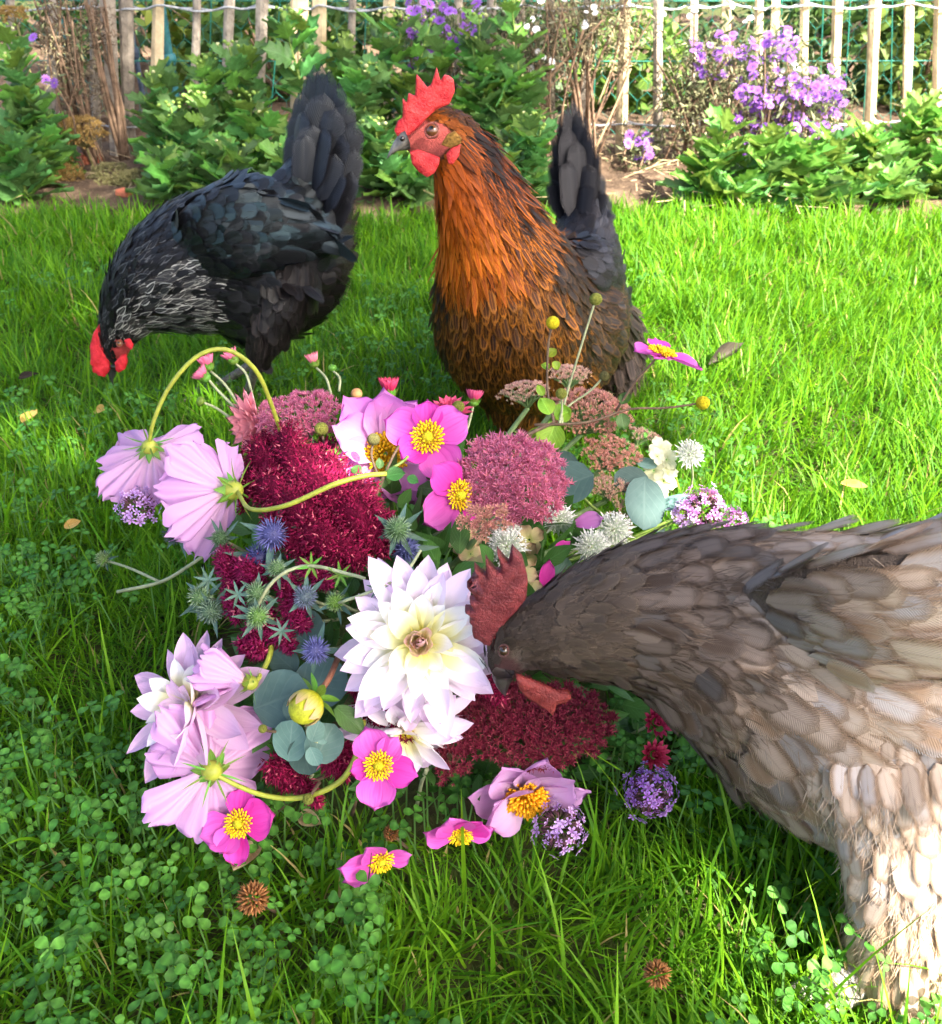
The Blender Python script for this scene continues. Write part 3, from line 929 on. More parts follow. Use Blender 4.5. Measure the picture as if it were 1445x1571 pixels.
    for (bx, by, tx, ty, w, y) in ((458, 290, 464, 140, 15, 1.33), (452, 285, 458, 172, 15, 1.32), (448, 280, 452, 205, 14, 1.30), (454, 275, 466, 168, 16, 1.29), (470, 300, 474, 112, 15, 1.335), (476, 300, 483, 99, 15, 1.328), (484, 300, 495, 97, 16, 1.320), (488, 300, 508, 106, 17, 1.312), (492, 300, 522, 126, 18, 1.304), (497, 310, 534, 154, 18, 1.296), (500, 320, 545, 185, 20, 1.288), (504, 335, 545, 225, 19, 1.280), (506, 350, 541, 262, 18, 1.272), (506, 362, 533, 300, 17, 1.264),
                                   (468, 285, 480, 150, 19, 1.300), (476, 285, 497, 140, 20, 1.292), (484, 290, 515, 165, 20, 1.284), (490, 300, 528, 205, 19, 1.276), (470, 280, 480, 190, 18, 1.276), (480, 290, 500, 195, 18, 1.268), (490, 305, 515, 235, 18, 1.262), (466, 290, 468, 205, 16, 1.27), (497, 325, 525, 262, 17, 1.258)):
        b = P(bx, by, y=y - 0.01); t = P(tx, ty, y=y)
        tail_feather(root, b, t, w * 1.25 * pxm(t), nrm + VV(random.uniform(-.1, .1), random.uniform(-.1, .1), 0) * 0.5, mat, dk, dk2, 0.25, 0.03)
    red = mat_comb('black_hen_comb', (0.52, 0.012, 0.02), (0.74, 0.03, 0.05))
    cr = lambda pts: [(100 + x / 2.89, 80 + y / 2.89) for x, y in pts]
    plate('comb', cr([(112, 1300), (128, 1240), (158, 1196), (166, 1265), (186, 1330), (202, 1405), (180, 1436), (150, 1430), (140, 1420), (126, 1415), (120, 1385), (114, 1375), (116, 1345)]), 1.142, 0.007, red, root)
    plate('wattle', cr([(222, 1372), (245, 1345), (268, 1340), (277, 1372), (268, 1402), (240, 1418), (226, 1405)]), 1.128, 0.006, red, root)
    plate('earlobe', cr([(262, 1275), (285, 1270), (303, 1300), (295, 1318), (272, 1300)]), 1.128, 0.004, red, root)
    hb = mat_plain('black_beak', (0.03, 0.028, 0.03), 0.35, 0.5, 90, 0.3)
    beak(root, P(175, 562, y=1.148), P(170, 591, y=1.144), 0.0082, hb)
    iris = mat_plain('black_hen_iris', (0.16, 0.06, 0.02), 0.15, 0.6, 300, 0.3, bump=0)
    eye(root, P(184, 527, y=1.128), 0.0042, VV(-0.1, 0.1, 1), iris)
    sk = mat_plain('black_hen_shank', (0.16, 0.14, 0.115), 0.6, 0.3, 160, 0.5, bump=0.8, bd=0.002)
    a1 = P(377, 612, z=0.008)
    hen_leg(root, P(397, 548, y=1.17), a1, [a1 + Vector((-0.055, -0.015, -0.004)), a1 + Vector((-0.05, -0.045, -0.004)), a1 + Vector((-0.03, 0.05, -0.004)), a1 + Vector((0.035, 0.01, -0.004))], 0.0062, sk)
    a2 = P(318, 588, y=1.26)
    a2.z = 0.012
    hen_leg(root, P(408, 545, y=1.24), a2, [a2 + Vector((-0.05, 0.0, -0.006)), a2 + Vector((-0.045, -0.035, -0.006)), a2 + Vector((-0.03, 0.04, -0.006))], 0.006, sk)

# ---- the brown hen standing tall
def brown_hen():
    dy = -0.04
    root = thing('hen', 'alert hen with orange and black neck and upright red comb', 'hen', P(800, 680, z=0))
    S = lambda L: [(q[0], q[1], q[2] + dy, *q[3:]) for q in L]
    body = Spine(S([(618, 221, 1.015, 12, 0.8), (634, 215, 1.02, 26, 0.62), (668, 206, 1.025, 41, 0.60), (700, 228, 1.03, 49, 0.66), (726, 285, 1.04, 64, 0.76), (750, 350, 1.055, 82, 0.85), (772, 420, 1.075, 106), (790, 486, 1.11, 126),
                  (818, 500, 1.17, 136), (855, 470, 1.245, 112), (888, 405, 1.32, 72, 0.85), (890, 335, 1.38, 52, 0.6), (884, 290, 1.40, 26, 0.5)]), 0.98, 70, up=(0.5, 0.3, 1), mid=0.8)
    rump = Spine(S([(868, 470, 1.22, 88), (918, 515, 1.27, 66), (938, 560, 1.26, 46), (930, 602, 1.25, 16)]), 0.9, 24, up=(0, 1, 0.2), name='rump')
    thigh = Spine(S([(800, 540, 1.12, 95), (795, 600, 1.12, 62), (790, 650, 1.125, 26)]), 0.85, 20, up=(1, 0, 0), name='thigh')
    wing = Spine(S([(852, 395, 1.105, 34), (880, 420, 1.115, 62), (902, 440, 1.15, 70), (918, 450, 1.20, 58), (925, 440, 1.26, 34), (925, 425, 1.31, 10)]), 0.45, 30, up=(0.2, 0, 1), name='wing')
    sp = [body, rump, thigh, wing]
    me = fused('body', sp, 0.0042)
    eye_p = np.array(P(664, 202, y=1.0 + dy))
    face_c = np.array(P(655, 212, y=1.0 + dy))
    px = pxm(P(664, 202, y=1.0))
    def to_px(co):
        d = co[:, 1] * math.cos(PITCH) + (CAM_H - co[:, 2]) * math.sin(PITCH)
        u = co[:, 0] / d * FPX + CX
        vv = (co[:, 1] * math.sin(PITCH) - (CAM_H - co[:, 2]) * math.cos(PITCH)) / d
        return u, CY - vv * FPX
    def face_mask(co, t):
        u, v = to_px(co)
        return (t < 0.22) & (((u - 655) / 40) ** 2 + ((v - 216) / 30) ** 2 < 1) & (u < 694)
    def skin(co):
        k, t, do, si, T = nearest(sp, co)
        c = np.tile(np.array([[0.10, 0.035, 0.010]]), (len(co), 1))
        c[(k == 0) & (t > 0.7)] = (0.014, 0.012, 0.014); c[k == 1] = (0.05, 0.03, 0.02)
        f = (k == 0) & face_mask(co, t); c[f] = (0.50, 0.10, 0.085)
        return c
    colour_body(me, skin); me.materials.append(M_SKIN)
    put('body', me, root)
    def reg(k, t, do, si, p, rng):
        n = len(t); u, v = to_px(p)
        bd = k == 0
        head = bd & (t < 0.24); neck = bd & (t >= 0.24) & (t < 0.47); breast = (bd & (t >= 0.47) & (t < 0.72)) | (k == 2)
        backr = bd & (t >= 0.66) & ((do > 0.05) | (t > 0.74)); wg = k == 3; rp = k == 1
        L = np.full(n, 0.026); Wd = np.full(n, 0.0075); spc = np.full(n, 0.0068)
        L[head] = 0.009; Wd[head] = 0.0022; spc[head] = 0.0027
        L[neck] = 0.031; Wd[neck] = 0.0029; spc[neck] = 0.0036
        L[breast] = 0.027; Wd[breast] = 0.0052; spc[breast] = 0.0054
        L[rp] = 0.035; L[backr] = 0.03; Wd[backr] = 0.008
        j = rng.uniform(0.6, 1.35, n)[:, None]
        A = np.tile(np.array([[0.0085, 0.0075, 0.009]]), (n, 1)); B = np.tile(np.array([[0.015, 0.0125, 0.014]]), (n, 1))
        # head: reddish brown; hackle: black centre, orange edge, more orange on the throat side
        A[head] = (0.20, 0.045, 0.004); B[head] = (0.32, 0.085, 0.008)
        cap = head & (do > 0.55) & (t > 0.17); A[cap] = (0.03, 0.016, 0.010); B[cap] = (0.16, 0.06, 0.02)
        front = sstep(-do, -0.12, 0.62)
        hA = lerp3((0.010, 0.007, 0.006), (0.30, 0.060, 0.004), front); hB = lerp3((0.44, 0.130, 0.006), (0.46, 0.130, 0.008), front)
        flip = rng.uniform(0, 1, n) < 0.36 * (1 - 0.8 * front); hB2 = hB.copy(); hB2[flip] *= 0.06
        redd = (1 - sstep(v, 250, 390))[:, None]
        hB2 = hB2 * (1 - redd) + hB2 * np.array([[0.86, 0.60, 0.5]]) * redd
        A[neck] = hA[neck]; B[neck] = hB2[neck]
        low = sstep(v, 330, 560)
        bA = lerp3((0.105, 0.030, 0.004), (0.013, 0.007, 0.0035), low * 0.75 + 0.25 * rng.uniform(0, 1, n)); bB = lerp3((0.34, 0.115, 0.010), (0.16, 0.064, 0.012), np.clip(low + rng.normal(0, 0.25, n), 0, 1))
        A[breast] = bA[breast]; B[breast] = bB[breast]
        dark = breast & (((u > 838 + np.clip(v - 380, 0, 400) * 0.32 + rng.normal(0, 10, n))) | ((u < 690) & (rng.uniform(0, 1, n) < 0.7))); A[dark] = (0.012, 0.009, 0.008); B[dark] = (0.055, 0.027, 0.010)
        sh = (wg | backr) & (u < 880) & (rng.uniform(0, 1, n) < 0.2); B[sh] = (0.06, 0.03, 0.010)
        A[rp] = np.array([0.022, 0.015, 0.012]); B[rp] = np.array([0.055, 0.037, 0.028])
        A *= j; B *= j
        ir = np.where(wg | backr, rng.uniform(0.05, 0.45, n), 0.02)
        kp = ~(face_mask(p, t) & bd) & ~(bd & (t < 0.05))
        return dict(sp=spc, L=L * rng.uniform(0.85, 1.15, n), W=Wd * rng.uniform(0.9, 1.1, n), lift=np.where(rp, 0.25, np.where(head, 0.05, np.where(neck, 0.07, 0.10))), bend=np.full(n, 0.04), point=np.where(neck | head, 0.9, np.where(breast, 0.35, 0.2)), A=A, B=B, irid=ir, keep=kp, droop=np.where(breast, 0.35, np.where(rp, 0.9, 0.0)))
    mat = mat_feather('brown_feather', 0.46, 0.14, 0.0, irid=(0.45, 0.6, 1.0), fray=0.35, e0=0.38, e1=0.8, shaft=0.55, shaft_gain=1.4, barb=0.3)
    plumage(root, me, sp, reg, mat, 44000, 41, 0.0025, 5, 0.00028)
    fluff(root, me, sp, lambda k, t, do, si, p: (k == 1) & (t > 0.25), 30000, 0.026, lambda p, r: np.array([[0.048, 0.032, 0.024]]) * r.uniform(0.4, 2.0, len(p))[:, None], 5, droop=1.0, lift=0.35)
    nrm = VV(-0.1, -0.1, 1)
    dk, dk2 = (0.007, 0.0065, 0.008), (0.012, 0.011, 0.0125)
    for (bx, by, tx, ty, w, y) in ((868, 330, 858, 200, 17, 1.43), (872, 330, 868, 165, 17, 1.42), (880, 330, 878, 152, 19, 1.41), (888, 330, 888, 168, 18, 1.40), (895, 330, 897, 195, 18, 1.39), (902, 335, 908, 225, 18, 1.385), (908, 340, 920, 262, 18, 1.38), (912, 345, 935, 300, 17, 1.37),
                                   (866, 330, 852, 240, 18, 1.40), (875, 330, 872, 195, 19, 1.385), (886, 332, 886, 215, 19, 1.375), (896, 335, 902, 250, 18, 1.365), (904, 340, 922, 290, 18, 1.355), (862, 335, 848, 275, 16, 1.38), (878, 335, 872, 245, 18, 1.36), (892, 340, 898, 280, 18, 1.35), (908, 350, 938, 322, 17, 1.345)):
        b = P(bx, by, y=y + dy - 0.03); t = P(tx, ty, y=y + dy)
        tail_feather(root, b, t, w * pxm(t), nrm + VV(random.uniform(-.2, .2), random.uniform(-.1, .1), 0) * 0.6, mat, dk, dk2, 0.10, 0.02)
    hy = 0.985 + dy
    red = mat_comb('brown_hen_comb', (0.46, 0.012, 0.022), (0.74, 0.060, 0.062))
    c4 = lambda pts: [(340 + x / 4.014, y / 4.014) for x, y in pts]
    plate('comb', c4([(1062, 800), (1085, 745), (1116, 722), (1114, 605), (1140, 632), (1150, 573), (1192, 592), (1198, 452), (1266, 540), (1290, 520), (1324, 410), (1346, 500), (1372, 460), (1400, 468), (1428, 490), (1436, 560), (1402, 640), (1320, 672), (1260, 730), (1205, 790), (1150, 835), (1085, 842)]), hy + 0.022, 0.006, red, root)
    plate('wattle', c4([(1158, 935), (1205, 922), (1290, 950), (1343, 972), (1340, 1010), (1312, 1062), (1265, 1090), (1215, 1056), (1172, 1005)]), hy + 0.004, 0.006, red, root)
    c2 = lambda pts: [(560 + x / 2.618, 80 + y / 2.618) for x, y in pts]
    plate('earlobe', c2([(325, 410), (345, 385), (384, 370), (378, 415), (352, 450), (335, 448)]), hy + 0.006, 0.004, red, root)
    tuft = mat_plain('ear_tuft', (0.26, 0.14, 0.035), 0.8, 0.1, 400, 0.5, bump=0.8, bd=0.002)
    plate('ear_tuft', c2([(305, 372), (330, 330), (360, 318), (388, 345), (384, 368), (345, 384)]), hy + 0.006, 0.004, tuft, root)
    hb = mat_plain('brown_hen_beak', (0.09, 0.085, 0.075), 0.3, 0.5, 120, 0.6)
    beak(root, P(626, 219, y=hy + 0.02), P(590, 233, y=hy + 0.012), 0.0105, hb, 0.4)
    ball('nostril', P(617, 213, y=hy + 0.008), 0.0025, M_PUPIL, root, 8)
    iris = mat_plain('brown_hen_iris', (0.10, 0.035, 0.012), 0.12, 0.6, 300, 0.3, bump=0)
    eye(root, P(663.5, 201.5, y=hy + 0.010), 0.0070, VV(-0.15, 0.1, 1), iris)
    sk = mat_plain('brown_hen_shank', (0.10, 0.09, 0.08), 0.6, 0.3, 160, 0.5, bump=0.8, bd=0.002)
    for hx, yy in ((775, 1.075), (835, 1.13)):
        a = P(hx, 660, y=yy); a.z = 0.010
        hen_leg(root, Vector((a.x, a.y + 0.01, 0.09)), a, [a + Vector((-0.05, -0.03, -0.006)), a + Vector((-0.02, -0.055, -0.006)), a + Vector((0.02, -0.05, -0.006)), a + Vector((0.02, 0.04, -0.006))], 0.0065, sk)

# ---- the grey-brown hen bending into the flowers
def grey_hen():
    root = thing('hen', 'large grey-brown hen with feathered feet bending its head into the flowers', 'hen', P(1400, 1520, z=0))
    body = Spine([(772, 1040, 0.468, 20, 0.8), (782, 1010, 0.470, 40, 0.62), (808, 985, 0.472, 60, 0.62), (868, 968, 0.474, 84, 0.70), (955, 950, 0.476, 116, 0.78), (1050, 955, 0.476, 150, 0.80), (1150, 985, 0.474, 192, 0.74), (1262, 1030, 0.470, 250, 0.68), (1372, 1058, 0.468, 284, 0.68),
                  (1490, 1062, 0.470, 284, 0.70), (1610, 1020, 0.475, 240, 0.68), (1710, 950, 0.48, 150, 0.6), (1780, 860, 0.485, 70, 0.5)], 0.80, 80, mid=0.7)
    thigh = Spine([(1390, 1120, 0.425, 190, 0.55), (1398, 1240, 0.405, 135, 0.62), (1392, 1340, 0.385, 92, 0.75), (1384, 1420, 0.372, 76, 0.85), (1385, 1480, 0.365, 82, 0.9), (1392, 1520, 0.362, 60, 0.9)], 0.7, 34, up=(1, 0, 0), name='thigh')
    far = Spine([(1480, 1150, 0.52, 150, 0.6), (1475, 1260, 0.53, 90), (1470, 1340, 0.535, 60), (1465, 1390, 0.53, 55)], 0.7, 24, up=(1, 0, 0), name='far')
    wing = Spine([(1118, 925, 0.462, 12), (1190, 945, 0.430, 78), (1300, 950, 0.407, 122), (1440, 940, 0.400, 130), (1600, 920, 0.410, 100), (1740, 880, 0.44, 40)], 0.17, 40, name='wing')
    sp = [body, thigh, wing, far]
    me = fused('body', sp, 0.0036)
    def to_px(co):
        d = co[:, 1] * math.cos(PITCH) + (CAM_H - co[:, 2]) * math.sin(PITCH)
        u = co[:, 0] / d * FPX + CX
        vv = (co[:, 1] * math.sin(PITCH) - (CAM_H - co[:, 2]) * math.cos(PITCH)) / d
        return u, CY - vv * FPX
    def skin(co):
        k, t, do, si, T = nearest(sp, co)
        c = np.tile(np.array([[0.10, 0.075, 0.06]]), (len(co), 1))
        f = (k == 0) & (t < 0.15); c[f] = (0.055, 0.022, 0.022)
        return c
    colour_body(me, skin); me.materials.append(M_SKIN)
    put('body', me, root)
    def reg(k, t, do, si, p, rng):
        n = len(t); u, v = to_px(p)
        bd = k == 0
        head = bd & (t < 0.24); neck = bd & (t >= 0.24) & (t < 0.50)
        L = np.full(n, 0.036); Wd = np.full(n, 0.0115); spc = np.full(n, 0.0090)
        L[head] = 0.010; Wd[head] = 0.0032; spc[head] = 0.0034
        mid = bd & (t >= 0.24) & (t < 0.33); L[neck] = 0.030; Wd[neck] = 0.0082; spc[neck] = 0.0070; L[mid] = 0.018; Wd[mid] = 0.0048; spc[mid] = 0.0052
        th = k == 1; foot = th & (v > 1385)
        L[th] = 0.031; Wd[th] = 0.0064; spc[th] = 0.0056; lowt = th & (t > 0.45); L[lowt] = 0.028; Wd[lowt] = 0.0045; spc[lowt] = 0.0046; L[foot] = 0.030; Wd[foot] = 0.0036; spc[foot] = 0.0042
        wg = k == 2; L[wg & (t > 0.5)] = 0.05
        j = rng.uniform(0.82, 1.2, n)[:, None]
        lowf = 0.5 + 0.5 * np.sin(p[:, 0] * 70 + 2 * np.sin(p[:, 2] * 55)) * np.sin(p[:, 2] * 62 + 1.3)
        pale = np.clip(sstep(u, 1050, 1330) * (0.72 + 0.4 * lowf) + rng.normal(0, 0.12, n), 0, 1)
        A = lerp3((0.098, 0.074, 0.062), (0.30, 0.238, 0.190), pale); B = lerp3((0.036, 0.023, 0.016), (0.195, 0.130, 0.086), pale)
        gy = rng.uniform(0, 1, n) < 0.28; A[gy] = lerp3((0.062, 0.052, 0.048), (0.25, 0.225, 0.215), pale)[gy]
        sw = rng.uniform(0, 1, n) < 0.16; A[sw], B[sw] = B[sw].copy() * 1.2, A[sw].copy()
        A[head] = (0.040, 0.028, 0.022); B[head] = (0.075, 0.055, 0.042)
        A[mid] = (0.07, 0.05, 0.038); B[mid] = (0.12, 0.088, 0.065)
        A[foot] = (0.34, 0.25, 0.17); B[foot] = (0.24, 0.15, 0.09)
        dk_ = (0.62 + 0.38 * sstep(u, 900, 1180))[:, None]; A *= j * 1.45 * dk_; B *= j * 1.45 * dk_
        face = bd & (t < 0.155) & (do < 0.5)
        kp = (~face) & ((t > 0.03) | (k != 0)) & ~((k == 2) & (t < 0.17))
        return dict(sp=spc, L=L * rng.uniform(0.8, 1.2, n), W=Wd * rng.uniform(0.85, 1.15, n), lift=np.where(head, 0.06, np.where(foot, 0.16, 0.10)), bend=np.full(n, 0.05), point=np.where(neck, 0.25, 0.12), A=A, B=B, irid=np.full(n, 0.02), keep=kp,
                    droop=np.where(foot, 0.5, 0.0) + np.where(th, 0.0, np.where(bd & (do < 0) & (t > 0.4), 0.45, 0.0)))
    mat = mat_feather('grey_feather', 0.6, 0.22, 0.0, e0=0.30, e1=0.95, shaft=0.25, shaft_gain=0.7, barb=0.16, fray=0.55)
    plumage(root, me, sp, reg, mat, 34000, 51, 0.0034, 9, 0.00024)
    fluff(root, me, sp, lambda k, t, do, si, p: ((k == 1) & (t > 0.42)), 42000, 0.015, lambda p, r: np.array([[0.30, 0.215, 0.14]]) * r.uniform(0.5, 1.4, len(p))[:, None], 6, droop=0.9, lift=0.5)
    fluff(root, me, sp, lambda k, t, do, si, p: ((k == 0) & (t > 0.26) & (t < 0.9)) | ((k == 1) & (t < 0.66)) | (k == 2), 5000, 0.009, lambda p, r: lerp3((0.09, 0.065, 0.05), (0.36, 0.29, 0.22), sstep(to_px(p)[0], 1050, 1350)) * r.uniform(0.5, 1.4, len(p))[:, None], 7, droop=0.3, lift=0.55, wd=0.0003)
    for q in range(9):
        b_ = Vector(body.c[-8]) + Vector((0, (q - 4) * 0.008, 0)); a_ = (q - 4) * 0.16
        tail_feather(root, b_, b_ + Vector((0.10, math.sin(a_) * 0.06, 0.13 * math.cos(a_))), 0.016, Vector((-0.6, math.sin(a_), 0.5)), mat, (0.20, 0.15, 0.12), (0.13, 0.09, 0.06), 0.02, 0.05)
    red = mat_comb('grey_hen_comb', (0.10, 0.012, 0.018), (0.20, 0.034, 0.040))
    c3 = lambda pts: [(480 + x / 3.01, 800 + y / 3.01) for x, y in pts]
    plate('comb', c3([(835, 560), (790, 552), (740, 520), (734, 490), (738, 470), (722, 452), (733, 432), (700, 402), (742, 398), (722, 360), (758, 352), (708, 288), (780, 325), (790, 300), (742, 200), (800, 245), (796, 165), (848, 225), (872, 225), (848, 125), (905, 190), (918, 115), (968, 165), (992, 260), (985, 340), (945, 395), (890, 450), (860, 500)]), 0.470, 0.007, red, root)
    red2 = mat_comb('grey_hen_wattle', (0.13, 0.014, 0.016), (0.23, 0.035, 0.034))
    plate('wattle', c3([(935, 710), (1000, 728), (1070, 758), (1130, 782), (1180, 786), (1192, 806), (1170, 828), (1125, 838), (1116, 868), (1104, 888), (1088, 868), (1045, 845), (985, 808), (950, 765)]), 0.449, 0.004, red2, root)
    hb = mat_plain('grey_hen_beak', (0.035, 0.03, 0.03), 0.35, 0.45, 120, 0.4)
    beak(root, P(777, 1030, y=0.458), P(768, 1070, y=0.456), 0.0090, hb)
    iris = mat_plain('grey_hen_iris', (0.03, 0.014, 0.008), 0.15, 0.6, 300, 0.3, bump=0)
    eye(root, P(773, 998, y=0.4465), 0.0034, VV(-0.25, 0.1, 1), iris, mat_comb('grey_hen_eyelid', (0.05, 0.02, 0.02), (0.09, 0.03, 0.03)))
    sk = mat_plain('grey_hen_shank', (0.36, 0.32, 0.28), 0.65, 0.3, 160, 0.4, bump=0.9, bd=0.003)
    a = P(1395, 1500, y=0.365); a.z = 0.018
    hen_leg(root, a + Vector((0, 0.02, 0.05)), a, [P(1180, 1535, z=0.008), P(1240, 1562, z=0.006), P(1420, 1600, z=0.006), a + Vector((0.05, 0.04, -0.01))], 0.0115, sk)
    a = P(1465, 1385, y=0.53); a.z = 0.018
    hen_leg(root, a + Vector((0, 0.01, 0.06)), a, [a + Vector((-0.06, 0.0, -0.01)), a + Vector((-0.05, -0.04, -0.01)), a + Vector((-0.02, 0.05, -0.01))], 0.009, sk)

black_hen()
brown_hen()
grey_hen()
# ------------------------------------------------------------------ petals, leaves and flower builders
def petal_mesh(name, L, Wd, mat, shape='round', cup=0.25, bend=0.1, ruffle=0.05, teeth=0, pleat=0.0, nu=7, nv=9, seed=0, fold=0.0, w0=0.18, tw=0.0, tipcurl=0.0):
    """a petal from its base at the origin along +x, facing +z"""
    rg = random.Random(seed)
    ph = [rg.uniform(0, 6.28) for _ in range(4)]
    V, F, uv = [], [], []
    for i in range(nv):
        v = i / (nv - 1)
        if shape == 'round': w = (w0 + (1 - w0) * min(1, v / 0.5) ** 0.9) * math.sqrt(max(0.0, 1 - max(0, (v - 0.55) / 0.45) ** 2.3))
        elif shape == 'wide': w = (w0 + (1 - w0) * min(1, v / 0.8) ** 1.05) * math.sqrt(max(0.08, 1 - max(0, (v - 0.80) / 0.20) ** 2 * 0.75))
        elif shape == 'point': w = (w0 + (1 - w0) * min(1, v / 0.45) ** 0.8) * max(0.0, 1 - max(0, (v - 0.56) / 0.44) ** 2.3)
        elif shape == 'oval': w = max(0.0, math.sin(math.pi * (0.04 + 0.96 * v) ** 0.9)) ** 0.75
        elif shape == 'lance': w = max(0.0, math.sin(math.pi * (0.03 + 0.97 * v) ** 0.75)) ** 1.1
        elif shape == 'disc': w = math.sqrt(max(0.0, 1 - (2 * v - 1) ** 2)) if 0 < v < 1 else 0.02
        else: w = 1.0
        w *= Wd / 2
        for j in range(nu):
            u = 2 * j / (nu - 1) - 1
            x = L * v; y = w * u
            if teeth: x -= L * 0.10 * max(0, (v - 0.7) / 0.3) * (0.5 + 0.5 * math.cos(u * math.pi * teeth + ph[3] * 0.2))
            if shape in ('round', 'wide'): x -= L * 0.10 * v * u * u
            z = cup * w * (u * u) * (1.2 - 0.4 * v) + bend * L * v * v + tipcurl * L * max(0, v - 0.6) ** 2 * 4
            z += ruffle * Wd * v * (math.sin(3.1 * u + ph[0] + 2 * v) * 0.6 + math.sin(5.3 * u + ph[1]) * 0.3 * abs(u)) + pleat * Wd * 0.05 * math.sin(u * 9 + ph[2]) * min(1, v * 2)
            z -= fold * w * (1 - abs(u)) * (1 - v)
            if tw:
                a = tw * v; y, z = y * math.cos(a) - z * math.sin(a), y * math.sin(a) + z * math.cos(a)
            V.append((x, y, z)); uv.append(((u + 1) / 2, v))
    for i in range(nv - 1):
        for j in range(nu - 1):
            q = i * nu + j
            F.append((q, q + 1, q + nu + 1, q + nu))
    return py_mesh(name, V, F, mat, uv)

def petal_frame(c, axis, ang, tilt, ref=None, r0=0.0, roll=0.0):
    """petal at angle ang round axis; tilt 0 lies along the axis, 90 degrees is flat open"""
    B = basis(axis, ref)
    radial = B @ Vector((math.cos(ang), math.sin(ang), 0)); ax = B @ Vector((0, 0, 1))
    x = radial * math.sin(tilt) + ax * math.cos(tilt)
    z = ax * math.sin(tilt) - radial * math.cos(tilt)
    y = z.cross(x)
    M = Matrix((x, y, z)).transposed()
    if roll: M = M @ Matrix.Rotation(roll, 3, 'X')
    return Matrix.Translation(Vector(c) + radial * r0) @ M.to_4x4()

def along(p, d, up=(0, 0, 1), roll=0.0, s=1.0):
    """frame whose x runs along d and whose z is as near up as it can be"""
    x = Vector(d).normalized(); z = Vector(up); z = z - x * z.dot(x)
    if z.length < 1e-4: z = Vector((1, 0, 0)) - x * x.x
    z.normalize(); y = z.cross(x)
    M = Matrix((x, y, z)).transposed() @ Matrix.Rotation(roll, 3, 'X')
    return Matrix.Translation(Vector(p)) @ M.to_4x4() @ Matrix.Scale(s, 4)

# shared plant materials
M_STEM = mat_plain('stem_green', (0.16, 0.24, 0.045), 0.5, 0.3, 80, 0.3, bump=0.2)
M_STEM2 = mat_plain('stem_olive', (0.27, 0.30, 0.035), 0.45, 0.35, 80, 0.25, bump=0.2)
M_STEMB = mat_plain('stem_brown', (0.13, 0.085, 0.055), 0.6, 0.25, 90, 0.35, bump=0.3)
M_STEMP = mat_plain('stem_pale', (0.33, 0.36, 0.20), 0.55, 0.25, 90, 0.25, bump=0.3)
M_SEPAL = mat_leaf('sepal_green', (0.10, 0.24, 0.025), (0.19, 0.34, 0.045), 0.3, veins=4)
M_LEAF = mat_leaf('bouquet_leaf', (0.045, 0.13, 0.025), (0.075, 0.19, 0.04), 0.3)
M_LIME = mat_leaf('lime_leaf', (0.17, 0.30, 0.02), (0.30, 0.42, 0.03), 0.35)
M_EUC = mat_leaf('eucalyptus_leaf', (0.045, 0.088, 0.082), (0.068, 0.120, 0.110), 0.12, 0.6, 0.2, veins=5, vein_col=(0.09, 0.145, 0.13), rvar=0.30, hvar=0.015, bump=0.2)
M_EUC2 = mat_leaf('young_eucalyptus_leaf', (0.105, 0.20, 0.175), (0.15, 0.26, 0.225), 0.15, 0.6, 0.2, veins=5, vein_col=(0.20, 0.31, 0.27), rvar=0.12, hvar=0.015, bump=0.2)
M_ERY = mat_leaf('sea_holly_bract', (0.055, 0.115, 0.085), (0.095, 0.165, 0.125), 0.15, 0.6, veins=4)
M_COSMOS = mat_petal('cosmos_petal', (0.80, 0.62, 0.60), (0.72, 0.45, 0.68), (0.68, 0.38, 0.68), 0.22, 0.9, 0.5, 12, 0.4, vein_col=(0.62, 0.33, 0.64))
M_ANEM = mat_petal('anemone_petal', (0.42, 0.03, 0.24), (0.60, 0.08, 0.42), (0.68, 0.14, 0.52), 0.35, 0.9, 0.5, 16, 0.3, vein_col=(0.42, 0.03, 0.28))
M_ANEMD = mat_petal('deep_anemone_petal', (0.48, 0.02, 0.22), (0.62, 0.035, 0.34), (0.70, 0.07, 0.44), 0.35, 0.9, 0.35, 14, 0.3, vein_col=(0.40, 0.01, 0.22))
M_DAHL = mat_petal('dahlia_petal', (0.82, 0.80, 0.50), (0.88, 0.86, 0.84), (0.80, 0.62, 0.82), 0.25, 1.02, 0.16, 9, 0.30, vein_col=(0.72, 0.58, 0.78))
M_DAHY = mat_petal('dahlia_inner_petal', (0.72, 0.66, 0.01), (0.85, 0.83, 0.46), (0.88, 0.86, 0.84), 0.42, 0.78, 0.12, 9, 0.30, vein_col=(0.75, 0.66, 0.55))
M_DAHC = mat_petal('dahlia_heart_petal', (0.74, 0.72, 0.10), (0.84, 0.76, 0.48), (0.80, 0.52, 0.52), 0.45, 0.95, 0.3, 6, 0.4, vein_col=(0.66, 0.34, 0.38))
M_DAHP = mat_petal('pink_dahlia_petal', (0.80, 0.76, 0.55), (0.84, 0.70, 0.80), (0.78, 0.52, 0.76), 0.3, 0.95, 0.4, 11, 0.38, vein_col=(0.62, 0.34, 0.60))
M_SING = mat_petal('single_dahlia_petal', (0.85, 0.76, 0.76), (0.76, 0.44, 0.70), (0.66, 0.22, 0.60), 0.30, 0.85, 0.25, 11, 0.4, vein_col=(0.66, 0.30, 0.64))
M_STAM = mat_plain('stamen_yellow', (0.80, 0.50, 0.01), 0.6, 0.2, 300, 0.35, bump=0.4)
M_STAMO = mat_plain('stamen_orange', (0.80, 0.36, 0.01), 0.6, 0.2, 300, 0.35, bump=0.4)
M_PIST = mat_plain('pistil_lime', (0.62, 0.55, 0.02), 0.6, 0.2, 500, 0.3, bump=0.9, bd=0.002)
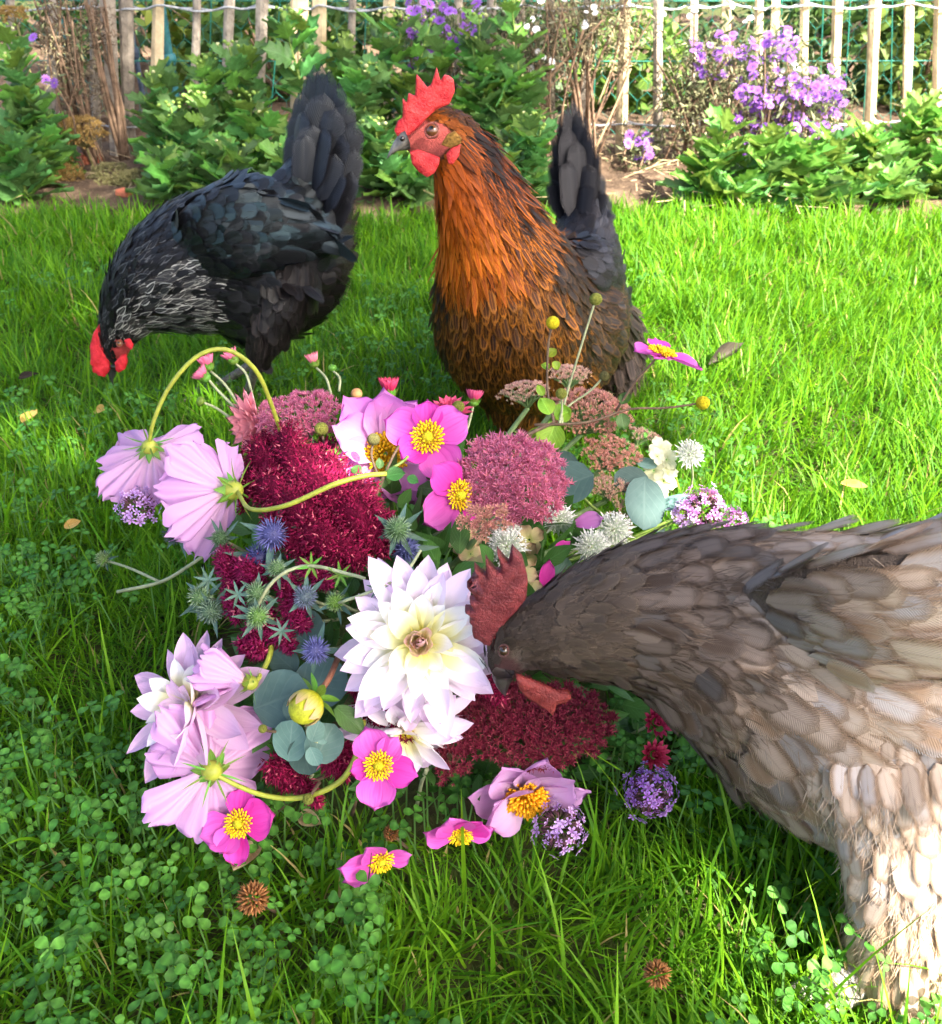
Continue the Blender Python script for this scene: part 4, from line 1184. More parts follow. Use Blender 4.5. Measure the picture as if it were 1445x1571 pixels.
M_BUDG = mat_plain('seed_ball_olive', (0.22, 0.24, 0.045), 0.8, 0.1, 900, 0.45, bump=1.0, bd=0.002)
M_BUDY = mat_plain('seed_ball_yellow', (0.62, 0.52, 0.02), 0.8, 0.1, 900, 0.35, bump=1.0, bd=0.002)
M_BUDB = mat_plain('seed_ball_brown', (0.15, 0.14, 0.05), 0.8, 0.1, 900, 0.45, bump=1.0, bd=0.002)

def spikes(name, c, axis, r, n, L, wd, mat, parent, cap=1.0, seed=0, cols=None, rad0=0.6, tip=None, kind='stuff', squash=1.0):
    """many thin pointed florets on a dome: cap -1 whole ball, 0 half ball"""
    rg = np.random.default_rng(seed)
    i = np.arange(n) + 0.5
    zc = 1 - (1 - cap) * i / n
    a = i * 2.39996
    s = np.sqrt(np.clip(1 - zc * zc, 0, 1))
    d = np.stack([s * np.cos(a), s * np.sin(a), zc * squash], 1) + rg.normal(0, 0.05, (n, 3))
    d /= np.linalg.norm(d, axis=1)[:, None]
    B = np.array(basis(axis))
    d = d @ B.T
    V0 = [(1, 0, 0), (-0.5, 0.87, 0), (-0.5, -0.87, 0), (0.55, 0, 0.6), (-0.28, 0.48, 0.6), (-0.28, -0.48, 0.6), (0, 0, 1)]
    F0 = [(0, 1, 4), (0, 4, 3), (1, 2, 5), (1, 5, 4), (2, 0, 3), (2, 3, 5), (3, 4, 6), (4, 5, 6), (5, 3, 6)]
    Rm = np_basis(d, None, rg.uniform(0, 6, n))
    sc = np.stack([np.full(n, wd), np.full(n, wd), L * rg.uniform(0.8, 1.2, n)], 1)
    Rm = Rm * sc[:, None, :]
    T = np.array(c) + d * r * rad0
    V, F = scatter(V0, F0, Rm, T)
    C = None
    if cols is not None:
        c0, c1 = np.array(cols[0]), np.array(cols[1])
        lv = np.array([0, 0, 0, 0.6, 0.6, 0.6, 1.0])[:, None]
        C = np.tile(c0 * (1 - lv) + c1 * lv, (n, 1)) * np.repeat(rg.uniform(0.7, 1.3, n), 7)[:, None]
    return put(name, np_mesh(name, V, F, mat, cols={'Col': C} if C is not None else None), parent, kind=kind)

M_FLOR = mat_attr('floret', 0.6, 0.2, 0.2)

def stamen_ring(root, c, axis, r0, r1, n, h, mat=None, seed=0):
    rg = random.Random(seed)
    mat = mat or M_STAM
    B = basis(axis); A = []
    for i in range(n):
        a = i * 2.39996; r = r0 + (r1 - r0) * (i / n) ** 0.7
        d = B @ Vector((math.cos(a), math.sin(a), 0)); ax = B @ Vector((0, 0, 1))
        p0 = Vector(c) + d * r0 * 0.6; p1 = Vector(c) + d * r + ax * (h * rg.uniform(0.7, 1.2) * (1.1 - 0.5 * (r - r0) / (r1 - r0 + 1e-9)))
        V, F = tube_arrays([tuple(p0), tuple(p0.lerp(p1, 0.8)), tuple(p1), tuple(p1 + (p1 - p0).normalized() * r1 * 0.16)], [r1 * 0.018, r1 * 0.02, r1 * 0.085, r1 * 0.06], 4)
        A.append((V, F + [(12, 13, 14, 15)]))
    V, F = merge_arrays(A)
    return put('stamens', py_mesh('stamens', V, F, mat), root, kind='stuff')

def anemone(label, c, axis, Rr, petals, deep=(), roll=0.0, stem=None, tilt=85, seed=0, centre=True, gr='pink anemone flowers'):
    root = thing('anemone', label, 'flower', c, gr)
    for i, (a, l, w, tl) in enumerate(petals):
        m = M_ANEMD if i in deep else M_ANEM
        me = petal_mesh('petal', Rr * l, Rr * w, m, 'round', 0.35, 0.04 + 0.06 * ((i * 7) % 3 - 1), 0.06, seed=seed * 10 + i, w0=0.25)
        put('petal', me, root, petal_frame(c, axis, R(a) + roll, R(tilt + tl), U_CAM, Rr * 0.05))
    if centre:
        n = Vector(axis).normalized()
        stamen_ring(root, Vector(c) + n * Rr * 0.03, axis, Rr * 0.12, Rr * 0.38, 70, Rr * 0.14, seed=seed)
        ball('pistil', Vector(c) + n * Rr * 0.10, Rr * 0.145, M_PIST, root, 12)
    if stem: tube('stem', stem, [0.0016, 0.0014, 0.0012], M_STEMB, root)
    return root

def cosmos(label, c, axis, Rr, angs, stem, tilt=58, seed=0, jit=10, sc=None, wide=0.80):
    root = thing('cosmos', label, 'flower', c, 'pale pink cosmos flowers')
    for i, a in enumerate(angs):
        l = 1.0 if sc is None else sc[i]
        me = petal_mesh('petal', Rr * l, Rr * wide, M_COSMOS, 'wide', 0.22, 0.06 + 0.10 * math.sin(i * 2.1 + seed), 0.085, 3, 1.4, 15, 12, seed=seed * 10 + i, w0=0.16)
        put('petal', me, root, petal_frame(c, axis, R(a), R(tilt + (5 if i % 2 else -5) + random.uniform(-jit, jit)), U_CAM, Rr * 0.03, random.uniform(-0.22, 0.22)) @ Matrix.Scale(random.uniform(0.9, 1.06), 4))
    ax = Vector(axis).normalized()
    ball('calyx', Vector(c) - ax * Rr * 0.05, Rr * 0.13, M_STEM2, root, 12, (1, 1, 1.1), z=ax)
    for i in range(8):
        put('sepal', petal_mesh('sepal', Rr * 0.24, Rr * 0.11, M_SEPAL, 'lance', 0.3, 0.2, 0.02, nu=3, nv=5, seed=i), root, petal_frame(Vector(c) - ax * Rr * 0.10, axis, i * 0.785, R(62), U_CAM, Rr * 0.05))
    for i in range(8):
        put('bract', petal_mesh('bract', Rr * 0.36, Rr * 0.028, M_SEPAL, 'lance', 0.2, -0.2, 0.1, nu=3, nv=6, seed=i), root, petal_frame(Vector(c) - ax * Rr * 0.14, axis, i * 0.785 + 0.4, R(88 + 12 * math.sin(i * 5)), U_CAM, Rr * 0.06))
    if stem:
        tube('stem', [Vector(c) - ax * Rr * 0.12] + stem, [0.0016, 0.0018, 0.0021, 0.0019], M_STEM2, root, n=28, sides=9)
    return root

def dahlia(label, c, axis, Rr, rings, seed=0, gr='double dahlias', heart=True, squash=None):
    """rings: (count, length, width, tilt, material, bend)"""
    root = thing('dahlia', label, 'flower', c, gr)
    rg = random.Random(seed); ax = Vector(axis).normalized()
    for k, (n, l, w, tl, m, bd) in enumerate(rings):
        vars_ = [petal_mesh('petal', Rr * l, Rr * w, m, 'point', 0.55, bd, 0.03, nu=7, nv=10, seed=seed * 50 + k * 5 + q, w0=0.30, fold=0.15, tipcurl=0.05) for q in range(3)]
        for i in range(n):
            a = (i + 0.5 * (k % 2)) * 2 * math.pi / n + rg.uniform(-0.16, 0.16)
            M = petal_frame(Vector(c) + ax * Rr * 0.035 * k, axis, a, R(tl + rg.uniform(-11, 9)), U_CAM, Rr * 0.03, rg.uniform(-0.45, 0.45)) @ Matrix.Scale(rg.uniform(0.82, 1.10), 4)
            put('petal', vars_[i % 3], root, M)
    if heart:
        ball('heart', Vector(c) + ax * Rr * 0.10, Rr * 0.13, M_PIST, root, 10)
    return root

def leaf_obj(root, mesh, p, d, up=(0, 0, 1), roll=0.0, s=1.0, name='leaf'):
    return put(name, mesh, root, along(p, d, up, roll, s))

def seed_ball(label, c, r, mat, stem, smat=None, leaf=None, gr='round anemone seed heads'):
    root = thing('anemone_seed_head', label, 'seed head', c, gr)
    ball('seed_ball', c, r, mat, root, 14, (1, 1, 0.95))
    if stem: tube('stem', [c] + stem, [0.0010, 0.0011, 0.0014], smat or M_STEMB, root)
    return root

def sedum(label, c, axis, rx, ry, hz, n, cA, cB, cS, stem, seed=0, fl=0.0042, star=0.7, gr='sedum flower heads', roll=0.0):
    """domed head of small stars on branching stalks"""
    root = thing('sedum_head', label, 'flower head', c, gr)
    rg = np.random.default_rng(seed)
    B = np.array(basis(axis, U_CAM))
    # clumps of florets
    m = max(6, n // 16)
    i = np.arange(m) + 0.5; a = i * 2.39996; rr = np.sqrt(i / m)
    cx, cy = rr * np.cos(a), rr * np.sin(a)
    idx = rg.integers(0, m, n)
    x = cx[idx] + rg.normal(0, 0.55 / math.sqrt(m), n); y = cy[idx] + rg.normal(0, 0.55 / math.sqrt(m), n)
    lump = 0.10 * np.cos(np.clip(np.hypot(x - cx[idx], y - cy[idx]) * math.sqrt(m) * 1.3, 0, 3.1))
    r2 = np.clip(x * x + y * y, 0, 1.3)
    z = hz * (1 - r2 * 0.75) + lump * hz + rg.normal(0, 0.05, n) * hz
    loc = np.stack([x * ry, y * rx, z], 1)
    nr = np.stack([x * 0.9 / ry * hz, y * 0.9 / rx * hz, np.ones(n)], 1) + rg.normal(0, 0.35, (n, 3))
    nr /= np.linalg.norm(nr, axis=1)[:, None]
    T = np.array(c) + loc @ B.T; Z = nr @ B.T
    # star floret: five pointed petals, raised
    V0, F0, lv = [(0, 0, -0.5)], [], [0.0]
    for k in range(5):
        b_ = k * 1.2566
        V0 += [(0.25 * math.cos(b_ - 0.62), 0.25 * math.sin(b_ - 0.62), 0.05), (star * math.cos(b_), star * math.sin(b_), 0.55), (0.25 * math.cos(b_ + 0.62), 0.25 * math.sin(b_ + 0.62), 0.05)]
        q = 1 + 3 * k; F0 += [(0, q, q + 1), (0, q + 1, q + 2)]; lv += [0.25, 1.0, 0.25]
    Rm = np_basis(Z, None, rg.uniform(0, 6, n)) * (fl * rg.uniform(0.7, 1.25, n))[:, None, None]
    V, F = scatter(V0, F0, Rm, T)
    lv = np.array(lv)[:, None]
    t = rg.uniform(0, 1, n)
    ca = lerp3(cA[0], cA[1], t); cb = lerp3(cB[0], cB[1], rg.uniform(0, 1, n))
    C = (ca[:, None] * (1 - lv[None]) + cb[:, None] * lv[None]).reshape(-1, 3)
    put('florets', np_mesh('florets', V, F, M_FLOR, cols={'Col': C}, smooth=False), root, kind='stuff')
    smat = cS
    ax = Vector(axis).normalized()
    hub = Vector(c) - ax * max(rx, ry) * 0.75
    A = []
    for k in range(m):
        e = Vector(c) + Vector(B @ np.array([cx[k] * ry * 0.92, cy[k] * rx * 0.92, hz * (1 - rr[k] ** 2 * 0.75) - fl]))
        A.append(tube_arrays(catmull([tuple(hub), tuple(hub.lerp(e, 0.5) + ax * 0.002), tuple(e)], 6), [0.0013, 0.0012, 0.0011, 0.0010, 0.0009, 0.0010], 5))
    V, F = merge_arrays(A)
    put('stalks', py_mesh('stalks', V, F, smat), root, kind='stuff')
    if stem: tube('stem', [hub] + stem, [0.0025, 0.0028], smat, root)
    return root

def eryngium(label, c, axis, r, col, tipc, nb=7, stem=None, bl=1.7, seed=0, gr='spiky sea holly heads', bw=0.42):
    root = thing('sea_holly', label, 'flower head', c, gr)
    ax = Vector(axis).normalized()
    core = mat_cache('sea_holly_core', tuple(x * 0.6 for x in col))
    ball('core', c, r * 0.62, core, root, 12, (1, 1, 1.15), z=ax)
    spikes('florets', c, axis, r, 130, r * 0.50, r * 0.055, M_FLOR, root, cap=-0.75, seed=seed, cols=(col, tipc), rad0=0.55)
    rg = random.Random(seed)
    for i in range(nb):
        me = petal_mesh('bract', r * bl * rg.uniform(0.8, 1.2), r * bw, M_ERY, 'lance', 0.5, 0.12, 0.06, nu=3, nv=6, seed=seed * 9 + i)
        put('bract', me, root, petal_frame(Vector(c) - ax * r * 0.45, axis, i * 2 * math.pi / nb + rg.uniform(-.3, .3), R(95 + rg.uniform(-22, 25)), U_CAM, r * 0.15))
    if stem: tube('stem', [Vector(c) - ax * r * 0.5] + stem, [0.0013, 0.0014, 0.0015], M_STEMP, root)
    return root

_MC = {}
def mat_cache(name, col, rough=0.6, **k):
    key = (name, tuple(round(x, 3) for x in col))
    if key not in _MC: _MC[key] = mat_plain(name, col, rough, **k)
    return _MC[key]

def astrantia(label, c, axis, r, stem=None, seed=0, gr='white masterwort flowers', col=(0.62, 0.68, 0.52), tip=(0.88, 0.88, 0.86)):
    root = thing('masterwort', label, 'flower', c, gr)
    ax = Vector(axis).normalized()
    rg = random.Random(seed)
    mb = mat_pet_white
    for i in range(18):
        me = petal_mesh('bract', r * rg.uniform(0.9, 1.1), r * 0.20, mb, 'lance', 0.4, 0.06, 0.03, nu=3, nv=5, seed=seed * 9 + i)
        put('bract', me, root, petal_frame(Vector(c) - ax * r * 0.12, axis, i * 0.349 + rg.uniform(-.08, .08), R(84 + 10 * (i % 2)), U_CAM))
    spikes('florets', Vector(c) - ax * r * 0.1, axis, r * 0.8, 110, r * 0.42, r * 0.035, M_FLOR, root, cap=0.05, seed=seed, cols=(col, tip), rad0=0.5)
    # pale anthers at the tips
    n = 90; rn = np.random.default_rng(seed + 5); i = np.arange(n) + 0.5
    zc = 1 - 0.9 * i / n; a = i * 2.4; s = np.sqrt(1 - zc * zc)
    d = np.stack([s * np.cos(a), s * np.sin(a), zc], 1) @ np.array(basis(axis)).T
    V0 = np.array([(1, 0, 0), (-1, 0, 0), (0, 1, 0), (0, -1, 0), (0, 0, 1), (0, 0, -1)]); F0 = [(0, 2, 4), (2, 1, 4), (1, 3, 4), (3, 0, 4), (2, 0, 5), (1, 2, 5), (3, 1, 5), (0, 3, 5)]
    Rm = np.tile(np.eye(3), (n, 1, 1)) * (r * 0.055)
    V, F = scatter(V0, F0, Rm, np.array(Vector(c) - ax * r * 0.1) + d * r * rn.uniform(0.72, 0.86, n)[:, None])
    put('anthers', np_mesh('anthers', V, F, M_FLOR, cols={'Col': np.tile(np.array([[0.85, 0.83, 0.80]]), (len(V), 1))}), root, kind='stuff')
    if stem: tube('stem', [c] + stem, 0.0011, M_STEMP, root)
    return root
mat_pet_white = mat_petal('masterwort_bract', (0.55, 0.66, 0.42), (0.78, 0.82, 0.72), (0.86, 0.85, 0.84), 0.3, 0.9, 0.3, 5, 0.3, vein_col=(0.5, 0.6, 0.42))

def verbena(label, c, axis, r, n, colset, stem=None, seed=0, squash=0.8, gr='purple verbena clusters', fl=0.0036):
    root = thing('verbena', label, 'flower cluster', c, gr)
    rg = np.random.default_rng(seed)
    i = np.arange(n) + 0.5; zc = 1 - 1.15 * i / n; a = i * 2.39996; s = np.sqrt(np.clip(1 - zc * zc, 0, 1))
    d = np.stack([s * np.cos(a), s * np.sin(a), zc], 1) + rg.normal(0, 0.12, (n, 3))
    B = np.array(basis(axis)); d[:, 2] *= squash
    T = np.array(c) + (d * r * rg.uniform(0.78, 1.05, n)[:, None]) @ B.T
    Z = (d + rg.normal(0, 0.3, (n, 3))) @ B.T
    V0, F0, lv = [(0, 0, 0)], [], [0.0]
    for k in range(5):
        b_ = k * 1.2566
        V0 += [(0.55 * math.cos(b_ - 0.45), 0.55 * math.sin(b_ - 0.45), 0.12), (1.0 * math.cos(b_ - 0.22), 1.0 * math.sin(b_ - 0.22), 0.18), (1.0 * math.cos(b_ + 0.22), 1.0 * math.sin(b_ + 0.22), 0.18), (0.55 * math.cos(b_ + 0.45), 0.55 * math.sin(b_ + 0.45), 0.12)]
        q = 1 + 4 * k; F0 += [(0, q, q + 1), (0, q + 1, q + 2), (0, q + 2, q + 3)]; lv += [0.6, 1, 1, 0.6]
    Rm = np_basis(Z, None, rg.uniform(0, 6, n)) * (fl * rg.uniform(0.75, 1.2, n))[:, None, None]
    V, F = scatter(V0, F0, Rm, T)
    lv = np.array(lv)[:, None]
    cb = lerp3(colset[1], colset[2], rg.uniform(0, 1, n))
    C = (np.array(colset[0])[None, None] * (1 - lv[None]) + cb[:, None] * lv[None]).reshape(-1, 3)
    put('florets', np_mesh('florets', V, F, M_FLOR, cols={'Col': C}, smooth=False), root, kind='stuff')
    spikes('calyces', c, axis, r, n * 2, r * 0.42, r * 0.05, M_FLOR, root, cap=-0.45, seed=seed + 1, cols=((0.10, 0.10, 0.04), (0.22, 0.05, 0.14)), rad0=0.45, squash=squash)
    if stem: tube('stem', [c] + stem, [0.0014, 0.0016], M_STEM, root)
    return root

def mum_bud(label, c, axis, r, col, stem=None, green=False, seed=0, gr='pink chrysanthemum buds', openness=0.35):
    root = thing('chrysanthemum_bud', label, 'bud', c, gr)
    ax = Vector(axis).normalized(); rg = random.Random(seed)
    mt = mat_mum(col)
    if not green:
        for k, (n, l, t) in enumerate(((14, 1.55, 20 + 60 * openness), (12, 1.45, 12 + 40 * openness), (9, 1.3, 6 + 18 * openness), (5, 1.15, 3))):
            me = petal_mesh('petal', r * l, r * 0.42, mt, 'round', 0.7, 0.30 - 0.25 * openness, 0.02, nu=3, nv=6, seed=seed + k, w0=0.5)
            for i in range(n):
                put('petal', me, root, petal_frame(Vector(c) - ax * r * 0.35, axis, (i + k * 0.5) * 6.283 / n + rg.uniform(-.1, .1), R(t + rg.uniform(-4, 4)), U_CAM, r * (0.34 - 0.07 * k)) @ Matrix.Rotation(0.0, 4, 'X'))
    ball('bud_cup', Vector(c) - ax * r * 0.42, r * (0.62 if not green else 0.9), M_SEPAL, root, 10, (1, 1, 0.75), z=ax)
    for k in range(2):
        me = petal_mesh('sepal', r * (1.0 - 0.2 * k), r * 0.42, M_SEPAL, 'lance', 0.6, 0.15, 0.02, nu=3, nv=5, seed=seed + 30 + k)
        for i in range(8):
            put('sepal', me, root, petal_frame(Vector(c) - ax * r * 0.75, axis, (i + 0.5 * k) * 0.785, R(34 - 6 * k), U_CAM, r * 0.42))
    if stem: tube('stem', [Vector(c) - ax * r * 0.8] + stem, [0.0012, 0.0014], M_STEMP, root)
    return root
_MM = {}
def mat_mum(col):
    if col not in _MM:
        _MM[col] = mat_petal('mum_petal', tuple(x * 0.7 for x in col), col, tuple(min(1, x * 1.15 + 0.05) for x in col), 0.3, 0.95, 0.25, 6, 0.25)
    return _MM[col]

def amaranth_lobe(root, path, r, n, seed, cols, tipn=0.5):
    """a fuzzy catkin-like lobe along a path"""
    rg = np.random.default_rng(seed)
    A = catmull([tuple(p) for p in path], 24)
    t = rg.uniform(0, 1, n); i = np.clip((t * 23).astype(int), 0, 22); f = (t * 23 - i)[:, None]
    cc = A[i] * (1 - f) + A[i + 1] * f
    Tn = (A[i + 1] - A[i]); Tn /= np.linalg.norm(Tn, axis=1)[:, None] + 1e-9
    d = rand_dirs(n, rg); d = d - Tn * (d * Tn).sum(1)[:, None] * 0.6; d /= np.linalg.norm(d, axis=1)[:, None]
    prof = np.sqrt(np.clip(1 - (2 * np.clip(t, 0.0, 1) - 0.9) ** 2 * 0.85, 0.08, 1))
    lump = 1 + 0.16 * np.sin(t * 34 + seed) * np.sin(d[:, 0] * 5 + d[:, 2] * 4)
    rr = r * prof * lump * rg.uniform(0.55, 1.0, n)
    T = cc + d * rr[:, None]
    V0 = [(1, 0, 0), (-0.5, 0.87, 0), (-0.5, -0.87, 0), (0, 0, 1)]; F0 = [(0, 1, 3), (1, 2, 3), (2, 0, 3)]
    Z = d + Tn * 0.35 + rg.normal(0, 0.45, (n, 3))
    Rm = np_basis(Z, None, rg.uniform(0, 6, n)) * (np.array([[0.00075, 0.00075, 0.0042]]) * rg.uniform(0.7, 1.4, n)[:, None])[:, None, :]
    V, F = scatter(V0, F0, Rm, T)
    w = rg.uniform(0, 1, n) ** 1.4
    c = lerp3(cols[0], cols[1], w)
    hi = rg.uniform(0, 1, n) < 0.05; c[hi] = np.array(cols[2])
    C = np.repeat(c, 4, 0)
    put('plume', np_mesh('plume', V, F, M_FLOR, cols={'Col': C}, smooth=False), root)
    # dense inner core so that no light shows through
    k = 24
    Vt, Ft = tube_arrays(A, r * 0.62 * np.sqrt(np.clip(1 - (2 * np.linspace(0, 1, k) - 0.9) ** 2 * 0.9, 0.05, 1)), 8)
    put('plume_core', py_mesh('plume_core', Vt, Ft, M_AMCORE), root)
M_AMCORE = mat_plain('amaranth_core', (0.14, 0.006, 0.03), 0.9, 0.05, 400, 0.5, bump=0.8, bd=0.003)
# ------------------------------------------------------------------ the heap of cut flowers
def Mo(px, py, lift=0.0):
    """where the line of sight meets the heap of flowers (an ellipsoid lying on the lawn), raised by lift"""
    o = Vector((0, 0, CAM_H)) - MOUND_C; d = ray(px, py)
    rad = MOUND_R + Vector((lift, lift, lift))
    os_ = Vector((o.x / rad.x, o.y / rad.y, o.z / rad.z)); ds = Vector((d.x / rad.x, d.y / rad.y, d.z / rad.z))
    a, b, c = ds.dot(ds), os_.dot(ds), os_.dot(os_) - 1
    disc = b * b - a * c
    t = (-b - math.sqrt(disc)) / a if disc > 0 else -b / a
    p = Vector((0, 0, CAM_H)) + d * t
    if p.z < 0.012:
        p = P(px, py, z=0.012)
    return p
def stem_into(p, dx=0.0, dy=0.03, dz=-0.06):
    """a stem running down into the heap"""
    p = Vector(p); e = p.lerp(MOUND_C + Vector((0, 0, 0.07)), 0.5)
    return [p.lerp(e, 0.5) + Vector((dx, dy * 0.3, dz * 0.2)), e]
CAMV = VV(0, 0, 1)

def filler():
    """dark green leaves and stems packed under the flowers"""
    rng = np.random.default_rng(77)
    n = 1200
    d = rand_dirs(n, rng); d[:, 2] = np.abs(d[:, 2])
    T = np.array(MOUND_C) + d * np.array(MOUND_R) * rng.uniform(0.55, 0.90, n)[:, None]
    dd = T[:, 1] * math.cos(PITCH) + (CAM_H - T[:, 2]) * math.sin(PITCH)
    qx = T[:, 0] / dd * FPX + CX; qy = CY - (T[:, 1] * math.sin(PITCH) - (CAM_H - T[:, 2]) * math.cos(PITCH)) / dd * FPX
    ok = (qx > 345) & (qx < 985) & (qy < np.where((qx > 540) & (qx < 900), 1200, 1165)) & ~((qx < 400) & (qy > 840) & (qy < 1010))
    T, d = T[ok], d[ok]; n = len(T)
    T[:, 2] = np.maximum(T[:, 2], 0.01)
    V0, F0, U0 = [], [], []
    for i in range(5):
        v = i / 4; w = 0.26 * max(0.0, math.sin(math.pi * (0.03 + 0.97 * v) ** 0.8))
        for j in (-1, 0, 1): V0.append((v, w * j, 0.10 * abs(j) * w - 0.15 * v * v)); U0.append(((j + 1) / 2, v))
    for i in range(4):
        for j in range(2): q = i * 3 + j; F0.append((q, q + 1, q + 4, q + 3))
    X = d + rng.normal(0, 0.6, (n, 3)); X /= np.linalg.norm(X, axis=1)[:, None]
    Rm = np_basis(np.cross(X, rand_dirs(n, rng)), X) * rng.uniform(0.02, 0.04, n)[:, None, None]
    V, F = scatter(V0, F0, Rm, T)
    V[:, 2] = np.maximum(V[:, 2], 0.003)
    o = put('bouquet_foliage', np_mesh('bouquet_foliage', V, F, M_LEAF, uv=np.tile(np.array(U0), (n, 1))), kind='stuff')
    tag(o, 'dark green leaves packed underneath the heap of cut flowers', 'foliage')
    # crossing cut stems at the foot of the heap
    k = 0
    for (x0, y0, x1, y1, m) in ((600, 1225, 690, 1150, M_STEMB), (640, 1235, 655, 1180, M_STEMP), (420, 1250, 520, 1180, M_STEMB), (470, 1215, 500, 1150, M_STEMP), (930, 1150, 1010, 1120, M_STEM), (920, 1165, 1000, 1165, M_STEM), (540, 1250, 560, 1200, M_STEMB)):
        a, b = P(x0, y0, z=0.02), Mo(x1, y1, -0.02)
        o = tube('cut_stem', [a, a.lerp(b, 0.5) + Vector((0, 0, 0.006)), b], 0.0016, m)
        tag(o, ('brown', 'pale', 'brown', 'pale', 'green', 'green', 'brown')[k] + ' cut flower stem ' + ('beside the white dahlia lying underneath', 'standing up left of the dark red sedum', 'crossing behind the lowest left anemone', 'under the eucalyptus leaves at the front', 'of the upper small red daisy', 'of the lower small red daisy', 'poking out below the front middle anemone')[k], 'stem')
        k += 1
filler()

# crimson amaranth
def amaranths():
    cols = ((0.11, 0.002, 0.022), (0.38, 0.007, 0.075), (0.66, 0.15, 0.20))
    root = thing('amaranth', 'big velvety crimson amaranth plume between the cosmos and single dahlia', 'flower head', Mo(490, 770), 'crimson amaranth plumes')
    s = 0
    for (x0, y0, x1, y1, r, l) in ((390, 690, 440, 740, 34, 0.0), (440, 660, 455, 735, 30, 0.005), (500, 680, 505, 760, 26, 0.0), (400, 745, 470, 790, 40, 0.004), (460, 735, 540, 800, 44, 0.008), (520, 770, 575, 830, 40, 0.006), (470, 800, 530, 860, 42, 0.004), (420, 790, 470, 850, 34, 0.0), (545, 800, 590, 850, 30, 0.0), (500, 830, 560, 865, 34, 0.002), (395, 720, 375, 780, 30, -0.004), (545, 745, 570, 800, 32, 0.002), (450, 700, 500, 745, 36, 0.004), (420, 670, 400, 720, 26, 0.0), (485, 700, 530, 755, 34, 0.0), (440, 765, 500, 820, 40, 0.008), (570, 790, 600, 830, 26, 0.0)):
        a, b = Mo(x0, y0, l), Mo(x1, y1, l)
        rr = r * pxm(b)
        amaranth_lobe(root, [a, a.lerp(b, 0.5) + (a - MOUND_C).normalized() * rr * 0.3, b], rr, int(700 * r / 30), 100 + s, cols); s += 1
    for lab, segs in (('small magenta amaranth tuft left of the blue sea hollies', ((345, 850, 360, 900, 22), (375, 870, 400, 900, 24))),
                      ('magenta amaranth strand hanging below the green sea hollies', ((400, 930, 420, 985, 18), (420, 960, 450, 1000, 16), (385, 960, 405, 1010, 16), (432, 885, 455, 935, 20), (352, 900, 366, 952, 18), (440, 925, 470, 965, 18), (462, 868, 505, 900, 18), (370, 985, 395, 1005, 14))),
                      ('thin crimson amaranth strand trailing under the large white dahlia', ((540, 1050, 600, 1095, 16), (590, 1085, 628, 1135, 14), (545, 1075, 590, 1110, 15))),
                      ('crimson amaranth tuft below the eucalyptus leaves', ((415, 1170, 450, 1210, 22), (500, 1160, 535, 1190, 22), (455, 1195, 490, 1235, 14), (520, 1150, 540, 1175, 20))),
                      ('dark amaranth behind the white dahlia and grey hen beak', ((700, 1030, 755, 1060, 18), (740, 1045, 770, 1075, 16)))):
        x0, y0 = segs[0][:2]
        root = thing('amaranth', lab, 'flower head', Mo(x0, y0), 'crimson amaranth plumes')
        for (x0, y0, x1, y1, r) in segs:
            a, b = Mo(x0, y0), Mo(x1, y1); rr = r * pxm(b)
            amaranth_lobe(root, [a, a.lerp(b, 0.5) + Vector((0, 0, rr * 0.3)), b], rr, int(650 * r / 26), 200 + s, ((0.15, 0.003, 0.04), (0.36, 0.012, 0.11), (0.6, 0.14, 0.22)) if 'magenta' in lab else cols); s += 1
amaranths()

# sedums
PINK = (((0.40, 0.09, 0.12), (0.44, 0.12, 0.10)), ((0.76, 0.32, 0.50), (0.64, 0.15, 0.34)))
BUDP = (((0.36, 0.38, 0.16), (0.46, 0.36, 0.20)), ((0.76, 0.48, 0.42), (0.72, 0.34, 0.36)))
RUST = (((0.40, 0.30, 0.14), (0.44, 0.24, 0.13)), ((0.70, 0.36, 0.31), (0.72, 0.29, 0.33)))
DARK = (((0.11, 0.016, 0.024), (0.10, 0.035, 0.025)), ((0.24, 0.016, 0.045), (0.36, 0.03, 0.085)))
M_SST = mat_plain('sedum_stalk', (0.20, 0.30, 0.12), 0.6, 0.25, 80, 0.25)
M_SSTR = mat_plain('dark_sedum_stalk', (0.14, 0.10, 0.05), 0.6, 0.25, 80, 0.3)
def sed(label, px, py, rx, ry, n, cs, axis, lift=0.0, hz=0.35, fl=0.0042, stalk=None, seed=0, star=0.7, c=None):
    c = c or Mo(px, py, lift); k = pxm(c)
    sedum(label, c, axis, rx * k, ry * k, hz * min(rx, ry) * k, n, cs[0], cs[1], stalk or M_SST, stem_into(c), seed, fl, star)
sed('rosy pink sedum head behind the crimson amaranth', 462, 640, 66, 46, 620, PINK, VV(-0.1, 0.5, 0.8), 0.012, seed=1, fl=0.0040)
sed('wide pink starry sedum head right of the anemones', 785, 735, 84, 72, 1050, PINK, VV(0.1, 0.35, 0.9), 0.0, seed=2, fl=0.0050, star=0.95)
sed('rusty pink sedum florets above the white masterwort', 745, 800, 34, 26, 150, RUST, VV(0.0, 0.2, 1), 0.0, seed=3)
sed('pale pink budding sedum head against the brown hen breast', 805, 602, 38, 24, 330, BUDP, VV(-0.2, 0.8, 0.6), seed=4, fl=0.0034, star=0.45, hz=0.5, c=P(805, 602, y=0.86))
sed('pale budding sedum head behind the brown stem buds', 876, 577, 32, 24, 280, BUDP, VV(0.1, 0.8, 0.6), seed=5, fl=0.0034, star=0.45, hz=0.5, c=P(876, 577, y=0.89))
